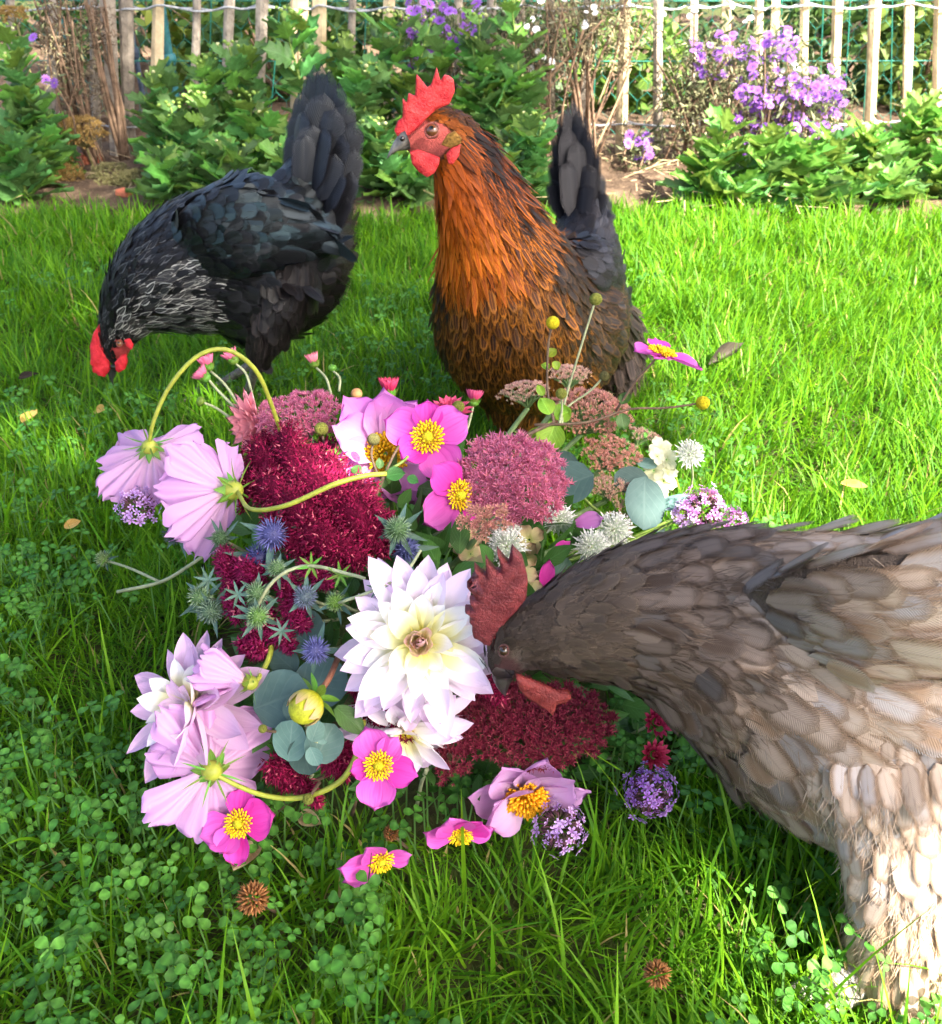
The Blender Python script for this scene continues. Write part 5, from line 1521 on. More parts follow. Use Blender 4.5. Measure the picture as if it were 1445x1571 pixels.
sed('large rusty pink sedum head under the yellow seed ball stalk', 905, 640, 62, 46, 640, RUST, VV(0.2, 0.6, 0.8), seed=6, fl=0.0040, star=0.5, hz=0.55, c=P(905, 636, y=0.83))
sed('rusty pink sedum head above the dark eucalyptus leaves', 938, 700, 46, 36, 440, RUST, VV(0.25, 0.5, 0.8), seed=7, fl=0.0036, star=0.5, c=P(938, 700, y=0.80))
sed('small pale sedum head on green stalks beside the eucalyptus', 932, 748, 36, 22, 260, BUDP, VV(0.0, 0.75, 0.65), seed=8, fl=0.0034, star=0.45, hz=0.5, c=P(932, 748, y=0.765))
sed('small pink sedum spray above the white masterworts', 955, 785, 24, 28, 120, BUDP, VV(0.35, 0.45, 0.8), seed=9, fl=0.0034, star=0.45, c=P(955, 785, y=0.745))
sed('thin rusty sedum spray next to the cream flowers', 985, 668, 26, 16, 90, BUDP, VV(0.3, 0.7, 0.6), seed=10, fl=0.0034, star=0.45, c=P(985, 668, y=0.83))
sed('broad dark red sedum head below the grey hen beak', 815, 1112, 128, 66, 1700, DARK, VV(0.12, 0.45, 0.9), -0.01, seed=11, fl=0.0038, stalk=M_SSTR, star=0.8, hz=0.45)
sed('small dark red sedum clump beside the lower white dahlia', 692, 1170, 30, 26, 130, DARK, VV(-0.1, 0.4, 0.9), -0.01, seed=12, fl=0.0036, stalk=M_SSTR, star=0.8)

# eucalyptus
def euc_leaf(root, px, py, rx, ry, ang=0, tip=(0.0, 0.3, 1), young=False, lift=0.0, y=None, seed=0):
    c = Mo(px, py, lift) if y is None else P(px, py, y=y)
    k = pxm(c); L = 2 * rx * k
    me = petal_mesh('leaf', L, 2 * ry * k, M_EUC2 if young else M_EUC, 'disc', 0.12, 0.03, 0.015, nu=9, nv=11, seed=seed)
    n = VV(*tip); d = (R_CAM * math.cos(R(ang)) + U_CAM * math.sin(R(ang))); d = (d - n * d.dot(n)).normalized()
    put('leaf', me, root, along(c - d * L / 2, d, n))
r_ = thing('eucalyptus_sprig', 'round grey-green eucalyptus leaves around the yellow dahlia bud', 'sprig', Mo(470, 1120), 'eucalyptus sprigs')
for i, a in enumerate(((432, 1072, 48, 44, 20, (-0.2, 0.2, 1), False, 0.004), (492, 1048, 44, 40, 30, (0.1, 0.3, 1), False, -0.006), (468, 968, 36, 30, 100, (0.0, 0.5, 1), False, -0.004), (437, 1016, 26, 22, 140, (-0.2, 0.4, 1), False, -0.002), (455, 1085, 24, 20, 60, (0.1, 0.1, 1), False, 0.010),
                       (446, 1136, 34, 29, 80, (-0.3, -0.1, 1), True, 0.014), (497, 1140, 33, 30, 60, (0.3, 0.0, 1), True, 0.014), (468, 1160, 34, 26, -80, (0, -0.4, 1), False, 0.008), (484, 1122, 17, 14, 70, (0.2, 0.3, 1), True, 0.024), (482, 1160, 17, 13, -70, (0.1, -0.3, 1), True, 0.024), (494, 1138, 7, 4, 0, (0.3, 0.3, 1), True, 0.034))):
    euc_leaf(r_, *a, seed=i)
tube('stem', [Mo(487, 1138, 0.024), Mo(472, 1128, 0.012), Mo(470, 1080, -0.01)], 0.0011, M_STEMP, r_)
r_ = thing('eucalyptus_sprig', 'dark round eucalyptus leaves between the sedums and masterworts', 'sprig', P(900, 780, y=0.75), 'eucalyptus sprigs')
for i, a in enumerate(((873, 742, 40, 36, 200, (-0.2, 0.4, 1), False, 0, 0.752), (866, 712, 24, 20, 120, (-0.1, 0.5, 1), False, 0, 0.77), (988, 772, 44, 34, 260, (0.3, 0.3, 1), False, 0, 0.748), (968, 738, 30, 24, 200, (0.2, 0.5, 1), False, 0, 0.77), (992, 712, 17, 13, 10, (0.2, 0.7, 0.7), True, 0, 0.80), (1037, 772, 36, 15, 30, (0.1, 0.7, 0.7), True, 0, 0.765), (858, 875, 24, 18, 60, (-0.2, 0.5, 1), True, 0, 0.66), (1008, 805, 18, 10, 290, (0.2, 0.4, 1), False, 0, 0.74))):
    euc_leaf(r_, *a[:8], y=a[8], seed=30 + i)
tube('stem', [P(870, 735, y=0.76), P(930, 790, y=0.75), P(1010, 770, y=0.76)], 0.0013, M_STEM, r_)

# dahlias
c = Mo(645, 985, 0.030); k = pxm(c)
D1R = 134 * k
dahlia('large white dahlia with lilac tips and yellow heart facing the photographer', c, VV(0.0, 0.12, 1), D1R,
       ((15, 1.00, 0.34, 98, M_DAHL, 0.0), (15, 1.02, 0.34, 91, M_DAHL, 0.02), (14, 0.92, 0.33, 83, M_DAHL, 0.04), (11, 0.76, 0.31, 75, M_DAHY, 0.05), (8, 0.54, 0.28, 64, M_DAHY, 0.05), (9, 0.34, 0.19, 36, M_DAHC, 0.20), (8, 0.31, 0.15, 20, M_DAHC, 0.2), (6, 0.28, 0.12, 8, M_DAHC, 0.1)), seed=3)
c = Mo(622, 1112, -0.004); k = pxm(c)
dahlia('white dahlia half hidden beneath the large one, petals hanging down', c, VV(0.05, -0.6, 0.70), 108 * k,
       ((11, 1.0, 0.36, 100, M_DAHL, 0.0), (11, 0.92, 0.34, 84, M_DAHL, 0.03), (9, 0.75, 0.30, 66, M_DAHL, 0.05), (7, 0.5, 0.22, 44, M_DAHY, 0.0)), seed=5)
c = Mo(305, 1085, 0.012); k = pxm(c)
dahlia('pale pink dahlia lying on its side behind the lower left cosmos', c, VV(-0.55, 0.30, 0.75), 122 * k,
       ((12, 1.0, 0.36, 98, M_DAHP, 0.02), (12, 0.95, 0.36, 84, M_DAHP, 0.05), (10, 0.85, 0.32, 68, M_DAHP, 0.06), (9, 0.66, 0.28, 52, M_DAHY, 0.04), (7, 0.42, 0.2, 34, M_DAHP, -0.05)), seed=6)
def dahlia_bud():
    c = Mo(468, 1086, 0.040); k = pxm(c); ax = VV(-0.55, -0.5, 0.65)
    root = thing('dahlia_bud', 'closed yellow-green dahlia bud on the eucalyptus leaves', 'bud', c)
    Y = mat_petal('bud_petal', (0.30, 0.34, 0.02), (0.52, 0.50, 0.02), (0.60, 0.40, 0.26), 0.4, 1.0, 0.5, 7, 0.25, vein_col=(0.22, 0.26, 0.02))
    ball('bud', c, 25 * k, mat_cache('bud_core', (0.34, 0.36, 0.02), scale=200), root, 14, (1, 1, 1.05), z=ax)
    me = petal_mesh('petal', 62 * k, 26 * k, Y, 'oval', 0.75, -0.0, 0.02, nu=5, nv=10)
    for v in me.vertices:      # wrap round the ball
        a = v.co.x / (27 * k) * 0.95
        rr = 28.5 * k - 0.42 * v.co.y ** 2 / (26 * k)
        v.co = Vector((-math.cos(a) * rr, v.co.y, math.sin(a) * rr)).xzy if False else Vector((math.sin(a) * rr, v.co.y * 1.0, -math.cos(a) * rr))
    B = basis(ax)
    for i in range(9):
        M_ = Matrix.Translation(c) @ (B @ Matrix.Rotation(i * 0.698, 3, 'Z')).to_4x4()
        put('petal', me, root, M_)
    for i in range(7):
        put('sepal', petal_mesh('sepal', 36 * k, 15 * k, M_SEPAL, 'oval', 0.3, -0.15, 0.04, nu=5, nv=7, seed=i), root, petal_frame(c - ax * 24 * k, -ax, i * 0.9, R(60 + 14 * (i % 2)), U_CAM, 6 * k))
    tube('stem', [c - ax * 26 * k, Mo(505, 1040, 0.028), Mo(520, 1005, 0.005)], 0.0021, mat_cache('bud_stem_red', (0.22, 0.09, 0.05)), root)
    lm = petal_mesh('leaf', 62 * k, 36 * k, M_LEAF, 'oval', 0.2, -0.1, 0.08, seed=4)
    put('leaf', lm, root, along(Mo(515, 1085, 0.02), VV(0.7, -0.6, 0.1), VV(0.2, 0.5, 1)))
dahlia_bud()

# single dahlias with orange stamens
M_SING2 = mat_petal('pale_single_dahlia_petal', (0.84, 0.74, 0.74), (0.76, 0.52, 0.74), (0.68, 0.34, 0.66), 0.30, 0.95, 0.35, 11, 0.4, vein_col=(0.60, 0.28, 0.58))
c = P(590, 697, y=0.735); k = pxm(c)
root = thing('single_dahlia', 'pink and white single dahlia behind the two upper anemones', 'flower', c, 'single pink dahlias')
for i, (a, l, w, t, rl) in enumerate(((60, 84, 66, 78, 0), (95, 92, 62, 70, 0.1), (130, 100, 64, 72, 0), (160, 96, 66, 62, 0.2), (195, 84, 60, 66, 0), (225, 70, 58, 70, 0), (262, 66, 62, 82, -0.1), (300, 80, 62, 86, 0), (335, 84, 60, 84, 0.1), (20, 78, 60, 80, 0))):
    put('petal', petal_mesh('petal', l * 1.12 * k, w * 1.15 * k, M_SING, 'round', 0.45, 0.10, 0.05, seed=300 + i, w0=0.3), root, petal_frame(c, VV(0.25, 0.05, 1), R(a - 90), R(t), U_CAM, 4 * k, rl))
stamen_ring(root, c + VV(0.2, 0, 1) * 0.008, VV(0.25, 0.05, 1), 6 * k, 32 * k, 110, 16 * k, seed=1)
tube('stem', [c - VV(0.25, 0.05, 1) * 0.003] + stem_into(c), 0.002, M_STEM, root)
c = P(806, 1212, z=0.062); k = pxm(c)
root = thing('single_dahlia', 'fallen pink dahlia with orange stamens below the dark red sedum', 'flower', c, 'single pink dahlias')
ax = VV(0.02, -0.45, 0.85)
for i, (a, l, w, t, rl) in enumerate(((75, 84, 66, 72, 0), (25, 92, 66, 68, 0), (-15, 88, 62, 74, 0.1), (105, 76, 60, 50, 0), (55, 80, 66, 46, -0.1), (-75, 86, 56, 78, 0.3), (-45, 90, 66, 66, 0), (130, 60, 44, 92, 0), (-120, 50, 36, 95, 0))):
    put('petal', petal_mesh('petal', l * 1.15 * k, w * 1.2 * k, M_SING2, 'round', 0.5, 0.08, 0.06, seed=330 + i, w0=0.3), root, petal_frame(c, ax, R(a), R(t), U_CAM, 4 * k, rl))
stamen_ring(root, c + ax * 0.005, ax, 6 * k, 34 * k, 130, 20 * k, M_STAMO, seed=2)

# anemones: petals as (angle anticlockwise from up, length, width, extra tilt)
def an(label, px, py, rpx, axis, petals, deep=(), lift=0.0, p=None, seed=0, stem=True, centre=True, tilt=85):
    c = p or Mo(px, py, lift); k = pxm(c)
    return anemone(label, c, axis, rpx * k, petals, deep, 0, stem_into(c) if stem else None, tilt, seed, centre)
an('fully open pink anemone in front of the single dahlia, topmost in the heap', 656, 672, 66, VV(0.05, 0.1, 1), ((0, 0.88, 0.72, 0), (68, 1.08, 0.95, 2), (132, 0.82, 0.78, -6), (208, 1.08, 1.05, 4), (298, 1.05, 0.98, 0)), (0, 2), p=P(656, 672, y=0.705), seed=1)
an('pink anemone with four petals and yellow centre turned right, beside the sedum', 704, 760, 60, VV(0.45, 0.0, 0.9), ((45, 1.05, 1.0, 0), (125, 1.25, 1.1, 4), (225, 1.0, 0.75, 4)), (0, 2), p=P(704, 760, y=0.665), seed=2)
an('pink anemone at the front middle beside the curved cosmos stem', 581, 1174, 58, VV(0.05, 0.15, 1), ((20, 1.05, 1.0, 0), (-35, 0.9, 0.7, -4), (-105, 1.05, 0.85, 2), (175, 1.15, 1.05, 4), (100, 0.75, 0.6, 0)), (2, 4), 0.040, seed=3)
an('deep pink anemone at the front left under the cosmos', 367, 1263, 56, VV(-0.1, 0.2, 1), ((-5, 1.0, 0.8, -2), (-75, 1.05, 1.15, 0), (180, 1.15, 0.75, 10), (110, 1.1, 1.1, 0), (150, 0.9, 0.8, 0)), (0, 2, 1), p=P(367, 1263, z=0.07), seed=4)
an('pink anemone on a tall stem standing out over the sunlit grass', 1014, 542, 56, VV(0.25, 0.85, 0.45), ((95, 1.0, 0.8, 0), (130, 0.95, 0.7, 0), (-15, 0.7, 0.7, -10), (230, 1.15, 0.85, 5), (165, 0.5, 0.5, 0)), (2,), p=P(1014, 545, y=0.80), seed=5, stem=False)
an('fallen pink anemone lying in the clover, lowest flower in front', 583, 1318, 54, VV(0.3, -0.35, 0.85), ((85, 1.3, 0.95, -10), (35, 1.0, 0.8, -15), (-70, 0.9, 0.7, -10), (120, 1.2, 0.8, 0)), (), p=P(583, 1318, z=0.062), seed=6, stem=False)
an('crumpled pink anemone beside the fallen pink dahlia', 706, 1278, 52, VV(0.1, -0.45, 0.8), ((20, 1.35, 1.2, -20), (70, 1.2, 1.0, -8), (-30, 1.15, 1.1, -14), (-80, 1.0, 0.8, 0)), (2,), p=P(706, 1278, z=0.062), seed=7, stem=False)

# cosmos
c = P(231, 690, y=0.70); k = pxm(c)
cosmos('drooping pale pink cosmos seen from behind, hanging on an arched stem', c, VV(-0.06, -0.50, -0.70), 100 * k, (0, 42, 90, 135, 180, 225, 268, 315),
       [P(236, 645, y=0.70), P(262, 590, y=0.71), P(305, 545, y=0.72), P(350, 537, y=0.73), P(392, 568, y=0.74), P(416, 620, y=0.75), P(432, 668, y=0.755)], tilt=70, seed=1, wide=0.64)
c = P(352, 752, y=0.655); k = pxm(c)
cosmos('pale pink cosmos facing left with its calyx against the amaranth', c, VV(-0.82, 0.02, -0.42), 122 * k, (0, 45, 90, 135, 180, 225, 270, 315),
       [Mo(385, 781, 0.030), Mo(440, 775, 0.036), Mo(510, 744, 0.040), Mo(560, 730, 0.036), Mo(592, 727, 0.030)], tilt=56, seed=2, wide=0.64)
c = Mo(324, 1180, 0.030); k = pxm(c)
cosmos('pale pink cosmos seen from behind at the lower left, petals spread wide', c, VV(-0.30, 0.02, -0.60), 128 * k, (5, 50, 95, 140, 185, 232, 280, 322),
       [Mo(345, 1196, 0.03), Mo(400, 1219, 0.02), Mo(460, 1224, 0.015), Mo(520, 1200, 0.012), Mo(548, 1155, 0.012), Mo(558, 1105, 0.006)], tilt=78, seed=3, wide=0.58, sc=(1.1, 1.0, 1.0, 0.95, 1.0, 0.95, 0.85, 1.05))
c = Mo(379, 1046, 0.018); k = pxm(c)
cosmos('half closed pink cosmos with green calyx left of the eucalyptus', c, VV(-0.9, 0.28, 0.05), 92 * k, (0, 60, 120, 180, 240, 300),
       [Mo(400, 1035, 0.008), Mo(415, 1000, 0.0), Mo(416, 950, -0.01)], tilt=30, seed=4, wide=0.58, jit=6)

# seed balls and their brown stalks
def sb(label, px, py, r, y, mat, pts, smat=None):
    c = P(px, py, y=y)
    seed_ball(label, c, r * pxm(c), mat, [P(a, b, y=yy) for a, b, yy in pts], smat)
sb('yellow seed ball standing in front of the brown hen breast', 848, 495, 10.5, 0.83, M_BUDY, ((841, 530, 0.83), (840, 600, 0.82), (850, 650, 0.79)))
sb('grey-green seed ball on the tallest stalk, before the brown hen wing', 914, 459, 10, 0.83, M_BUDG, ((895, 520, 0.83), (868, 610, 0.82), (862, 650, 0.79)), M_STEMP)
sb('yellow seed ball at the end of a stalk pointing right over the grass', 1078, 618, 11, 0.80, M_BUDY, ((1020, 626, 0.80), (965, 628, 0.80), (900, 648, 0.79), (820, 652, 0.785)))
sb('small brown seed ball above the rusty sedum', 927, 577, 8, 0.82, M_BUDB, ((905, 600, 0.82), (870, 625, 0.81), (858, 650, 0.79)), M_STEMP)
sb('small olive seed ball at the fork of the brown stalks', 861, 604, 9, 0.80, M_BUDG, ((862, 630, 0.80), (855, 660, 0.79)), M_STEMP)
sb('olive seed ball on the left edge of the single dahlia', 493, 658, 11, 0.735, M_BUDG, ((500, 685, 0.73), (530, 720, 0.71), (556, 748, 0.69)))
sb('dark round seed ball in front of the single dahlia stamens', 573, 674, 10, 0.69, M_BUDB, ((570, 700, 0.685), (580, 728, 0.675), (590, 735, 0.67)))
sb('olive seed ball between the red chrysanthemum and the anemone', 703, 624, 10, 0.79, M_BUDG, ((690, 640, 0.785), (670, 660, 0.77)))
sb('tiny olive seed ball left of the eucalyptus leaves', 403, 1118, 7, 0.455, M_BUDG, ((415, 1122, 0.46), (430, 1122, 0.48)))
sb('hairy green seed ball hanging under the curved cosmos stem', 473, 1226, 9, 0.435, M_BUDG, ((480, 1215, 0.44), (490, 1200, 0.45)))
sb('small brown ball peeping out behind the single dahlia', 547, 604, 9, 0.86, mat_cache('brown_bud', (0.40, 0.20, 0.08)), ((550, 625, 0.86), (555, 650, 0.84)))
def stalk_fork():
    root = thing('anemone_stalk', 'brown anemone stalk with small lime leaves rising out of the sedum', 'stalk', P(700, 700, y=0.77))
    tube('stem', [P(764, 700, y=0.745), P(800, 672, y=0.77), P(850, 648, y=0.79)], 0.0019, M_STEMB, root)
    tube('stem', [P(945, 630, y=0.80), P(975, 585, y=0.80), P(1005, 552, y=0.80)], [0.0013, 0.0012, 0.0011], M_STEMB, root)
    for i, (px, py, w, h, a, y) in enumerate(((845, 668, 40, 40, 250, 0.782), (825, 672, 30, 30, 200, 0.785), (838, 625, 28, 24, 120, 0.80), (862, 636, 30, 22, 30, 0.80), (846, 542, 14, 14, 40, 0.83), (852, 560, 14, 12, 300, 0.83), (838, 562, 12, 12, 160, 0.83), (955, 645, 20, 22, 280, 0.80), (958, 612, 16, 18, 60, 0.80), (830, 600, 12, 16, 120, 0.82))):
        c = P(px, py, y=y); k = pxm(c)
        d = (R_CAM * math.cos(R(a)) + U_CAM * math.sin(R(a)))
        put('leaf', petal_mesh('leaf', 1.25 * h * k, 1.15 * w * k, M_LIME if i != 7 and i != 8 else M_LEAF, 'oval', 0.25, -0.06, 0.12, 3, nu=7, nv=7, seed=60 + i), root, along(c - d * h * 0.5 * k, d, VV(random.uniform(-.3, .3), 0.5, 0.8)))
    root = thing('anemone_stalk', 'dark anemone stalk with little green buds before the single dahlia', 'stalk', P(590, 730, y=0.67))
    tube('stem', [P(590, 728, y=0.668), P(575, 760, y=0.66), P(540, 790, y=0.64)], 0.0017, M_STEMB, root)
    tube('stem', [P(590, 728, y=0.668), P(603, 700, y=0.68), P(612, 684, y=0.69)], 0.0011, M_STEMB, root)
    tube('stem', [P(592, 724, y=0.668), P(615, 710, y=0.675), P(626, 700, y=0.68)], 0.0012, M_STEM, root)
    for i, (px, py, w, h, a) in enumerate(((510, 700, 20, 20, 140), (498, 712, 18, 18, 200), (520, 690, 16, 16, 60), (524, 702, 18, 14, 10), (548, 722, 18, 16, 160), (605, 728, 26, 24, 10), (582, 712, 14, 14, 90), (632, 736, 18, 16, 340), (588, 740, 14, 14, 250))):
        c = P(px, py, y=0.665 + (0.04 if i < 4 else 0)); k = pxm(c)
        d = (R_CAM * math.cos(R(a)) + U_CAM * math.sin(R(a)))
        put('leaf', petal_mesh('leaf', 1.2 * h * k, w * k, M_SEPAL if i < 4 else M_LEAF, 'oval', 0.3, -0.06, 0.1, nu=5, nv=6, seed=80 + i), root, along(c - d * h * 0.5 * k, d, VV(random.uniform(-.4, .4), 0.4, 0.8)))
stalk_fork()

# chrysanthemum buds and small daisies
def mb(label, px, py, r, y, axis, col, pts, green=False, seed=0, op=0.35):
    c = P(px, py, y=y)
    mum_bud(label, c, axis, r * pxm(c), col, [P(a, b, y=yy) for a, b, yy in pts], green, seed, openness=op)
PK, RD = (0.72, 0.16, 0.28), (0.52, 0.02, 0.10)
mb('upper pink chrysanthemum bud inside the arched cosmos stem', 318, 558, 14, 0.85, VV(-0.3, 0.9, 0.3), PK, ((345, 590, 0.84), (372, 630, 0.82)), seed=1)
mb('lower pink chrysanthemum bud of the pair inside the arched stem', 312, 576, 13, 0.83, VV(-0.7, 0.6, 0.3), PK, ((335, 600, 0.83), (370, 635, 0.81)), seed=2)
mb('pink chrysanthemum bud touching the top of the arched cosmos stem', 356, 549, 13, 0.86, VV(-0.5, 0.8, 0.2), PK, ((378, 575, 0.85), (388, 612, 0.83)), seed=3)
mb('pink chrysanthemum bud standing apart above the pink sedum', 481, 554, 12, 0.88, VV(-0.3, 0.9, 0.3), (0.75, 0.22, 0.28), ((500, 580, 0.87), (508, 605, 0.86)), seed=4, op=0.25)
mb('tiny green bud right of the lone pink bud above the sedum', 510, 561, 8, 0.88, VV(0.1, 1, 0.2), PK, ((521, 580, 0.87), (520, 600, 0.86)), True, 5)
mb('small green bud left under the arched cosmos stem', 304, 614, 9, 0.82, VV(-0.8, 0.4, 0.3), PK, ((330, 625, 0.82), (355, 642, 0.81)), True, 6)
mb('red chrysanthemum bud in front of the brown hen, left one', 597, 597, 17, 0.86, VV(0.0, 1, 0.3), RD, ((598, 620, 0.85), (600, 650, 0.83)), seed=7, op=0.3)
mb('pink-red chrysanthemum bud under the brown hen breast', 727, 612, 14, 0.84, VV(0.1, 1, 0.1), (0.62, 0.06, 0.18), ((722, 640, 0.83), (715, 665, 0.81)), seed=8, op=0.3)
mb('open red chrysanthemum behind the topmost anemone', 690, 630, 22, 0.80, VV(0.0, 0.8, 0.6), (0.58, 0.05, 0.15), ((688, 660, 0.79), (686, 690, 0.77)), seed=9, op=0.9)
mb('upper small red daisy lying in the grass under the grey hen', 1007, 1108, 17, 0.545, VV(0.25, 0.3, 0.9), RD, ((985, 1118, 0.55), (940, 1140, 0.56)), seed=10, op=0.7)
mb('lower small red daisy lying above the purple verbena in the grass', 1004, 1158, 17, 0.52, VV(0.2, 0.2, 0.9), (0.56, 0.03, 0.10), ((980, 1165, 0.53), (925, 1163, 0.54)), seed=11, op=0.7)
def half_mum():
    c = P(398, 650, y=0.80); k = pxm(c); ax = VV(-0.55, -0.15, 0.55)
    root = thing('chrysanthemum', 'half open salmon pink chrysanthemum left of the pink sedum', 'flower', c)
    mt = mat_mum((0.80, 0.30, 0.34)); rg = random.Random(4)
    for kx, (n, l, t) in enumerate(((13, 60, 80), (13, 54, 62), (11, 46, 44), (8, 36, 24))):
        me = petal_mesh('petal', l * k, 15 * k, mt, 'round', 0.7, 0.06, 0.02, nu=5, nv=8, seed=kx, w0=0.5)
        for i in range(n):
            put('petal', me, root, petal_frame(c, ax, (i + 0.5 * kx) * 6.283 / n + rg.uniform(-.1, .1), R(t + rg.uniform(-8, 8)), U_CAM, 3 * k))
    tube('stem', [c] + stem_into(c), 0.0015, M_STEM, root)
half_mum()

# sea hollies
BLUE, BLT, GRN, GRT = (0.085, 0.09, 0.27), (0.26, 0.26, 0.54), (0.11, 0.22, 0.075), (0.30, 0.40, 0.27)
for i, (lab, px, py, r, cl, ct, lift, ax, nb) in enumerate((
        ('largest violet-blue sea holly, at the lower edge of the amaranth', 418, 820, 28, BLUE, BLT, 0.014, VV(-0.05, 0.15, 1), 6),
        ('darker blue sea holly just below the largest one', 398, 856, 26, (0.045, 0.05, 0.17), (0.13, 0.14, 0.36), 0.000, VV(0, 0, 1), 5),
        ('green sea holly left of the pink anemone', 609, 812, 23, GRN, GRT, 0.018, VV(0.0, 0.4, 1), 7),
        ('blue sea holly tucked behind the large white dahlia', 622, 842, 24, (0.07, 0.08, 0.22), (0.21, 0.23, 0.44), 0.0, VV(0, 0.2, 1), 4),
        ('silver-green sea holly above its twin in the middle left', 394, 909, 20, GRN, GRT, 0.018, VV(0, 0.3, 1), 7),
        ('bright green sea holly with long hanging bracts, lower of the twins', 395, 946, 20, (0.13, 0.28, 0.05), GRT, 0.024, VV(0, 0.2, 1), 7),
        ('grey-blue sea holly beside the green twins', 468, 916, 20, (0.12, 0.17, 0.20), (0.26, 0.28, 0.44), 0.016, VV(0.1, 0.2, 1), 6),
        ('lime green sea holly touching the left petals of the white dahlia', 514, 923, 17, (0.16, 0.32, 0.04), (0.34, 0.46, 0.22), 0.022, VV(-0.5, 0.3, 0.8), 6),
        ('violet-blue sea holly above the eucalyptus leaves', 484, 998, 23, BLUE, BLT, 0.022, VV(-0.2, 0.2, 1), 4),
        ('pale green sea holly at the far left of the heap', 308, 916, 22, GRN, (0.33, 0.42, 0.30), 0.010, VV(-0.5, 0.2, 0.8), 6),
        ('silver-green sea holly below the far left one', 322, 938, 21, (0.10, 0.18, 0.10), (0.26, 0.35, 0.28), 0.006, VV(-0.3, -0.2, 0.9), 7),
        ('small green sea holly right above the green twins', 424, 872, 16, GRN, GRT, 0.020, VV(0, 0.4, 1), 6),
        ('green sea holly half hidden right of the cosmos', 338, 826, 16, (0.08, 0.17, 0.06), (0.22, 0.31, 0.22), 0.006, VV(-0.2, 0.3, 1), 8),
        ('dark spiky sea holly in the shade below the cosmos petals', 268, 818, 20, (0.05, 0.075, 0.07), (0.14, 0.18, 0.17), -0.010, VV(-0.4, -0.3, 0.8), 8))):
    c = Mo(px, py, lift)
    eryngium(lab, c, ax, r * pxm(c), cl, ct, nb, stem_into(c), 1.9, 400 + i)
c = P(158, 857, z=0.06)
eryngium('tiny pale sea holly at the tip of a stem sticking out left', c, VV(-0.6, 0.5, 0.6), 13 * pxm(c), (0.18, 0.28, 0.08), (0.40, 0.48, 0.28), 8, [P(200, 872, z=0.065), P(246, 893, z=0.07)], 1.6, 440)
def ery_stems():
    root = thing('sea_holly_sprig', 'pale branched sea holly stem lying over the grass at left', 'sprig', P(246, 893, z=0.07))
    tube('stem', [P(180, 908, z=0.055), P(246, 893, z=0.07), P(290, 868, z=0.085), P(332, 838, z=0.10)], 0.0017, M_STEMP, root)
    root = thing('sea_holly_sprig', 'thin green sea holly stem with star-shaped bracts crossing the amaranth', 'sprig', Mo(470, 880, 0.02))
    tube('stem', [Mo(380, 960, 0.01), Mo(418, 893, 0.022), Mo(470, 868, 0.024), Mo(540, 882, 0.03), Mo(560, 888, 0.03)], 0.0013, M_STEMP, root)
    for q, (px, py) in enumerate(((478, 868), (522, 882), (365, 912), (432, 968), (320, 890))):
        c = Mo(px, py, 0.024)
        for i in range(7):
            put('bract', petal_mesh('bract', 24 * pxm(c), 5 * pxm(c), M_SEPAL if q < 2 else M_ERY, 'lance', 0.4, 0.1, 0.05, nu=3, nv=5, seed=q * 9 + i), root, petal_frame(c, CAMV, i * 0.9 + q, R(80), U_CAM))
    root = thing('sea_holly_sprig', 'thin grey-green stem lying across the white dahlia petals', 'sprig', Mo(560, 900, 0.03))
    tube('stem', [Mo(520, 925, 0.03), Mo(575, 905, 0.045), Mo(620, 880, 0.045), Mo(645, 845, 0.03)], 0.0011, M_STEMP, root)
    for i in range(5):
        c = Mo(580, 903, 0.045)
        put('bract', petal_mesh('bract', 20 * pxm(c), 4 * pxm(c), M_ERY, 'lance', 0.4, 0.1, 0.05, nu=3, nv=5, seed=i), root, petal_frame(c, CAMV, i * 1.25, R(80), U_CAM))
ery_stems()

# masterworts, cream hydrangea, verbenas
for i, (lab, px, py, r, y, ax) in enumerate((
        ('white masterwort flower left of the purple petals', 858, 797, 29, 0.70, VV(0, 0.3, 1)), ('upper of two overlapping white masterworts above the grey hen comb', 772, 806, 34, 0.665, VV(-0.1, 0.5, 0.9)), ('lower of two overlapping white masterworts, behind the hen comb', 778, 838, 36, 0.635, VV(0, 0.2, 1)),
        ('white masterwort flower near the grey hen neck, upper right one', 943, 812, 34, 0.70, VV(0.1, 0.4, 1)), ('white masterwort half behind the grey hen neck', 908, 838, 32, 0.665, VV(0, 0.2, 1)), ('lone sunlit white masterwort standing right over the grass', 1058, 696, 27, 0.80, VV(0.3, 0.25, 0.9)))):
    c = P(px, py, y=y)
    astrantia(lab, c, ax, r * pxm(c), [P(px + 4, py + 40, y=y + 0.01), P(px - 10, py + 85, y=y + 0.02)] if i == 5 else stem_into(c), 500 + i)
def floret4(root, c, ax, r, m, seed):
    for i in range(4):
        put('petal', petal_mesh('petal', r, r * 0.95, m, 'round', 0.2, -0.03, 0.05, nu=5, nv=6, seed=seed + i, w0=0.3), root, petal_frame(c, ax, i * 1.571 + seed, R(84), U_CAM, r * 0.06))
M_HYD = mat_petal('hydrangea_petal', (0.46, 0.50, 0.16), (0.58, 0.52, 0.26), (0.62, 0.38, 0.26), 0.3, 1.0, 0.3, 8, 0.3, vein_col=(0.5, 0.34, 0.2), rvar=0.2)
M_HYC = mat_petal('cream_hydrangea_petal', (0.70, 0.74, 0.38), (0.84, 0.82, 0.56), (0.86, 0.84, 0.62), 0.3, 1.0, 0.2, 8, 0.35)
root = thing('hydrangea', 'greenish pink hydrangea florets around the grey hen comb', 'flower head', P(760, 840, y=0.63), 'hydrangea heads')
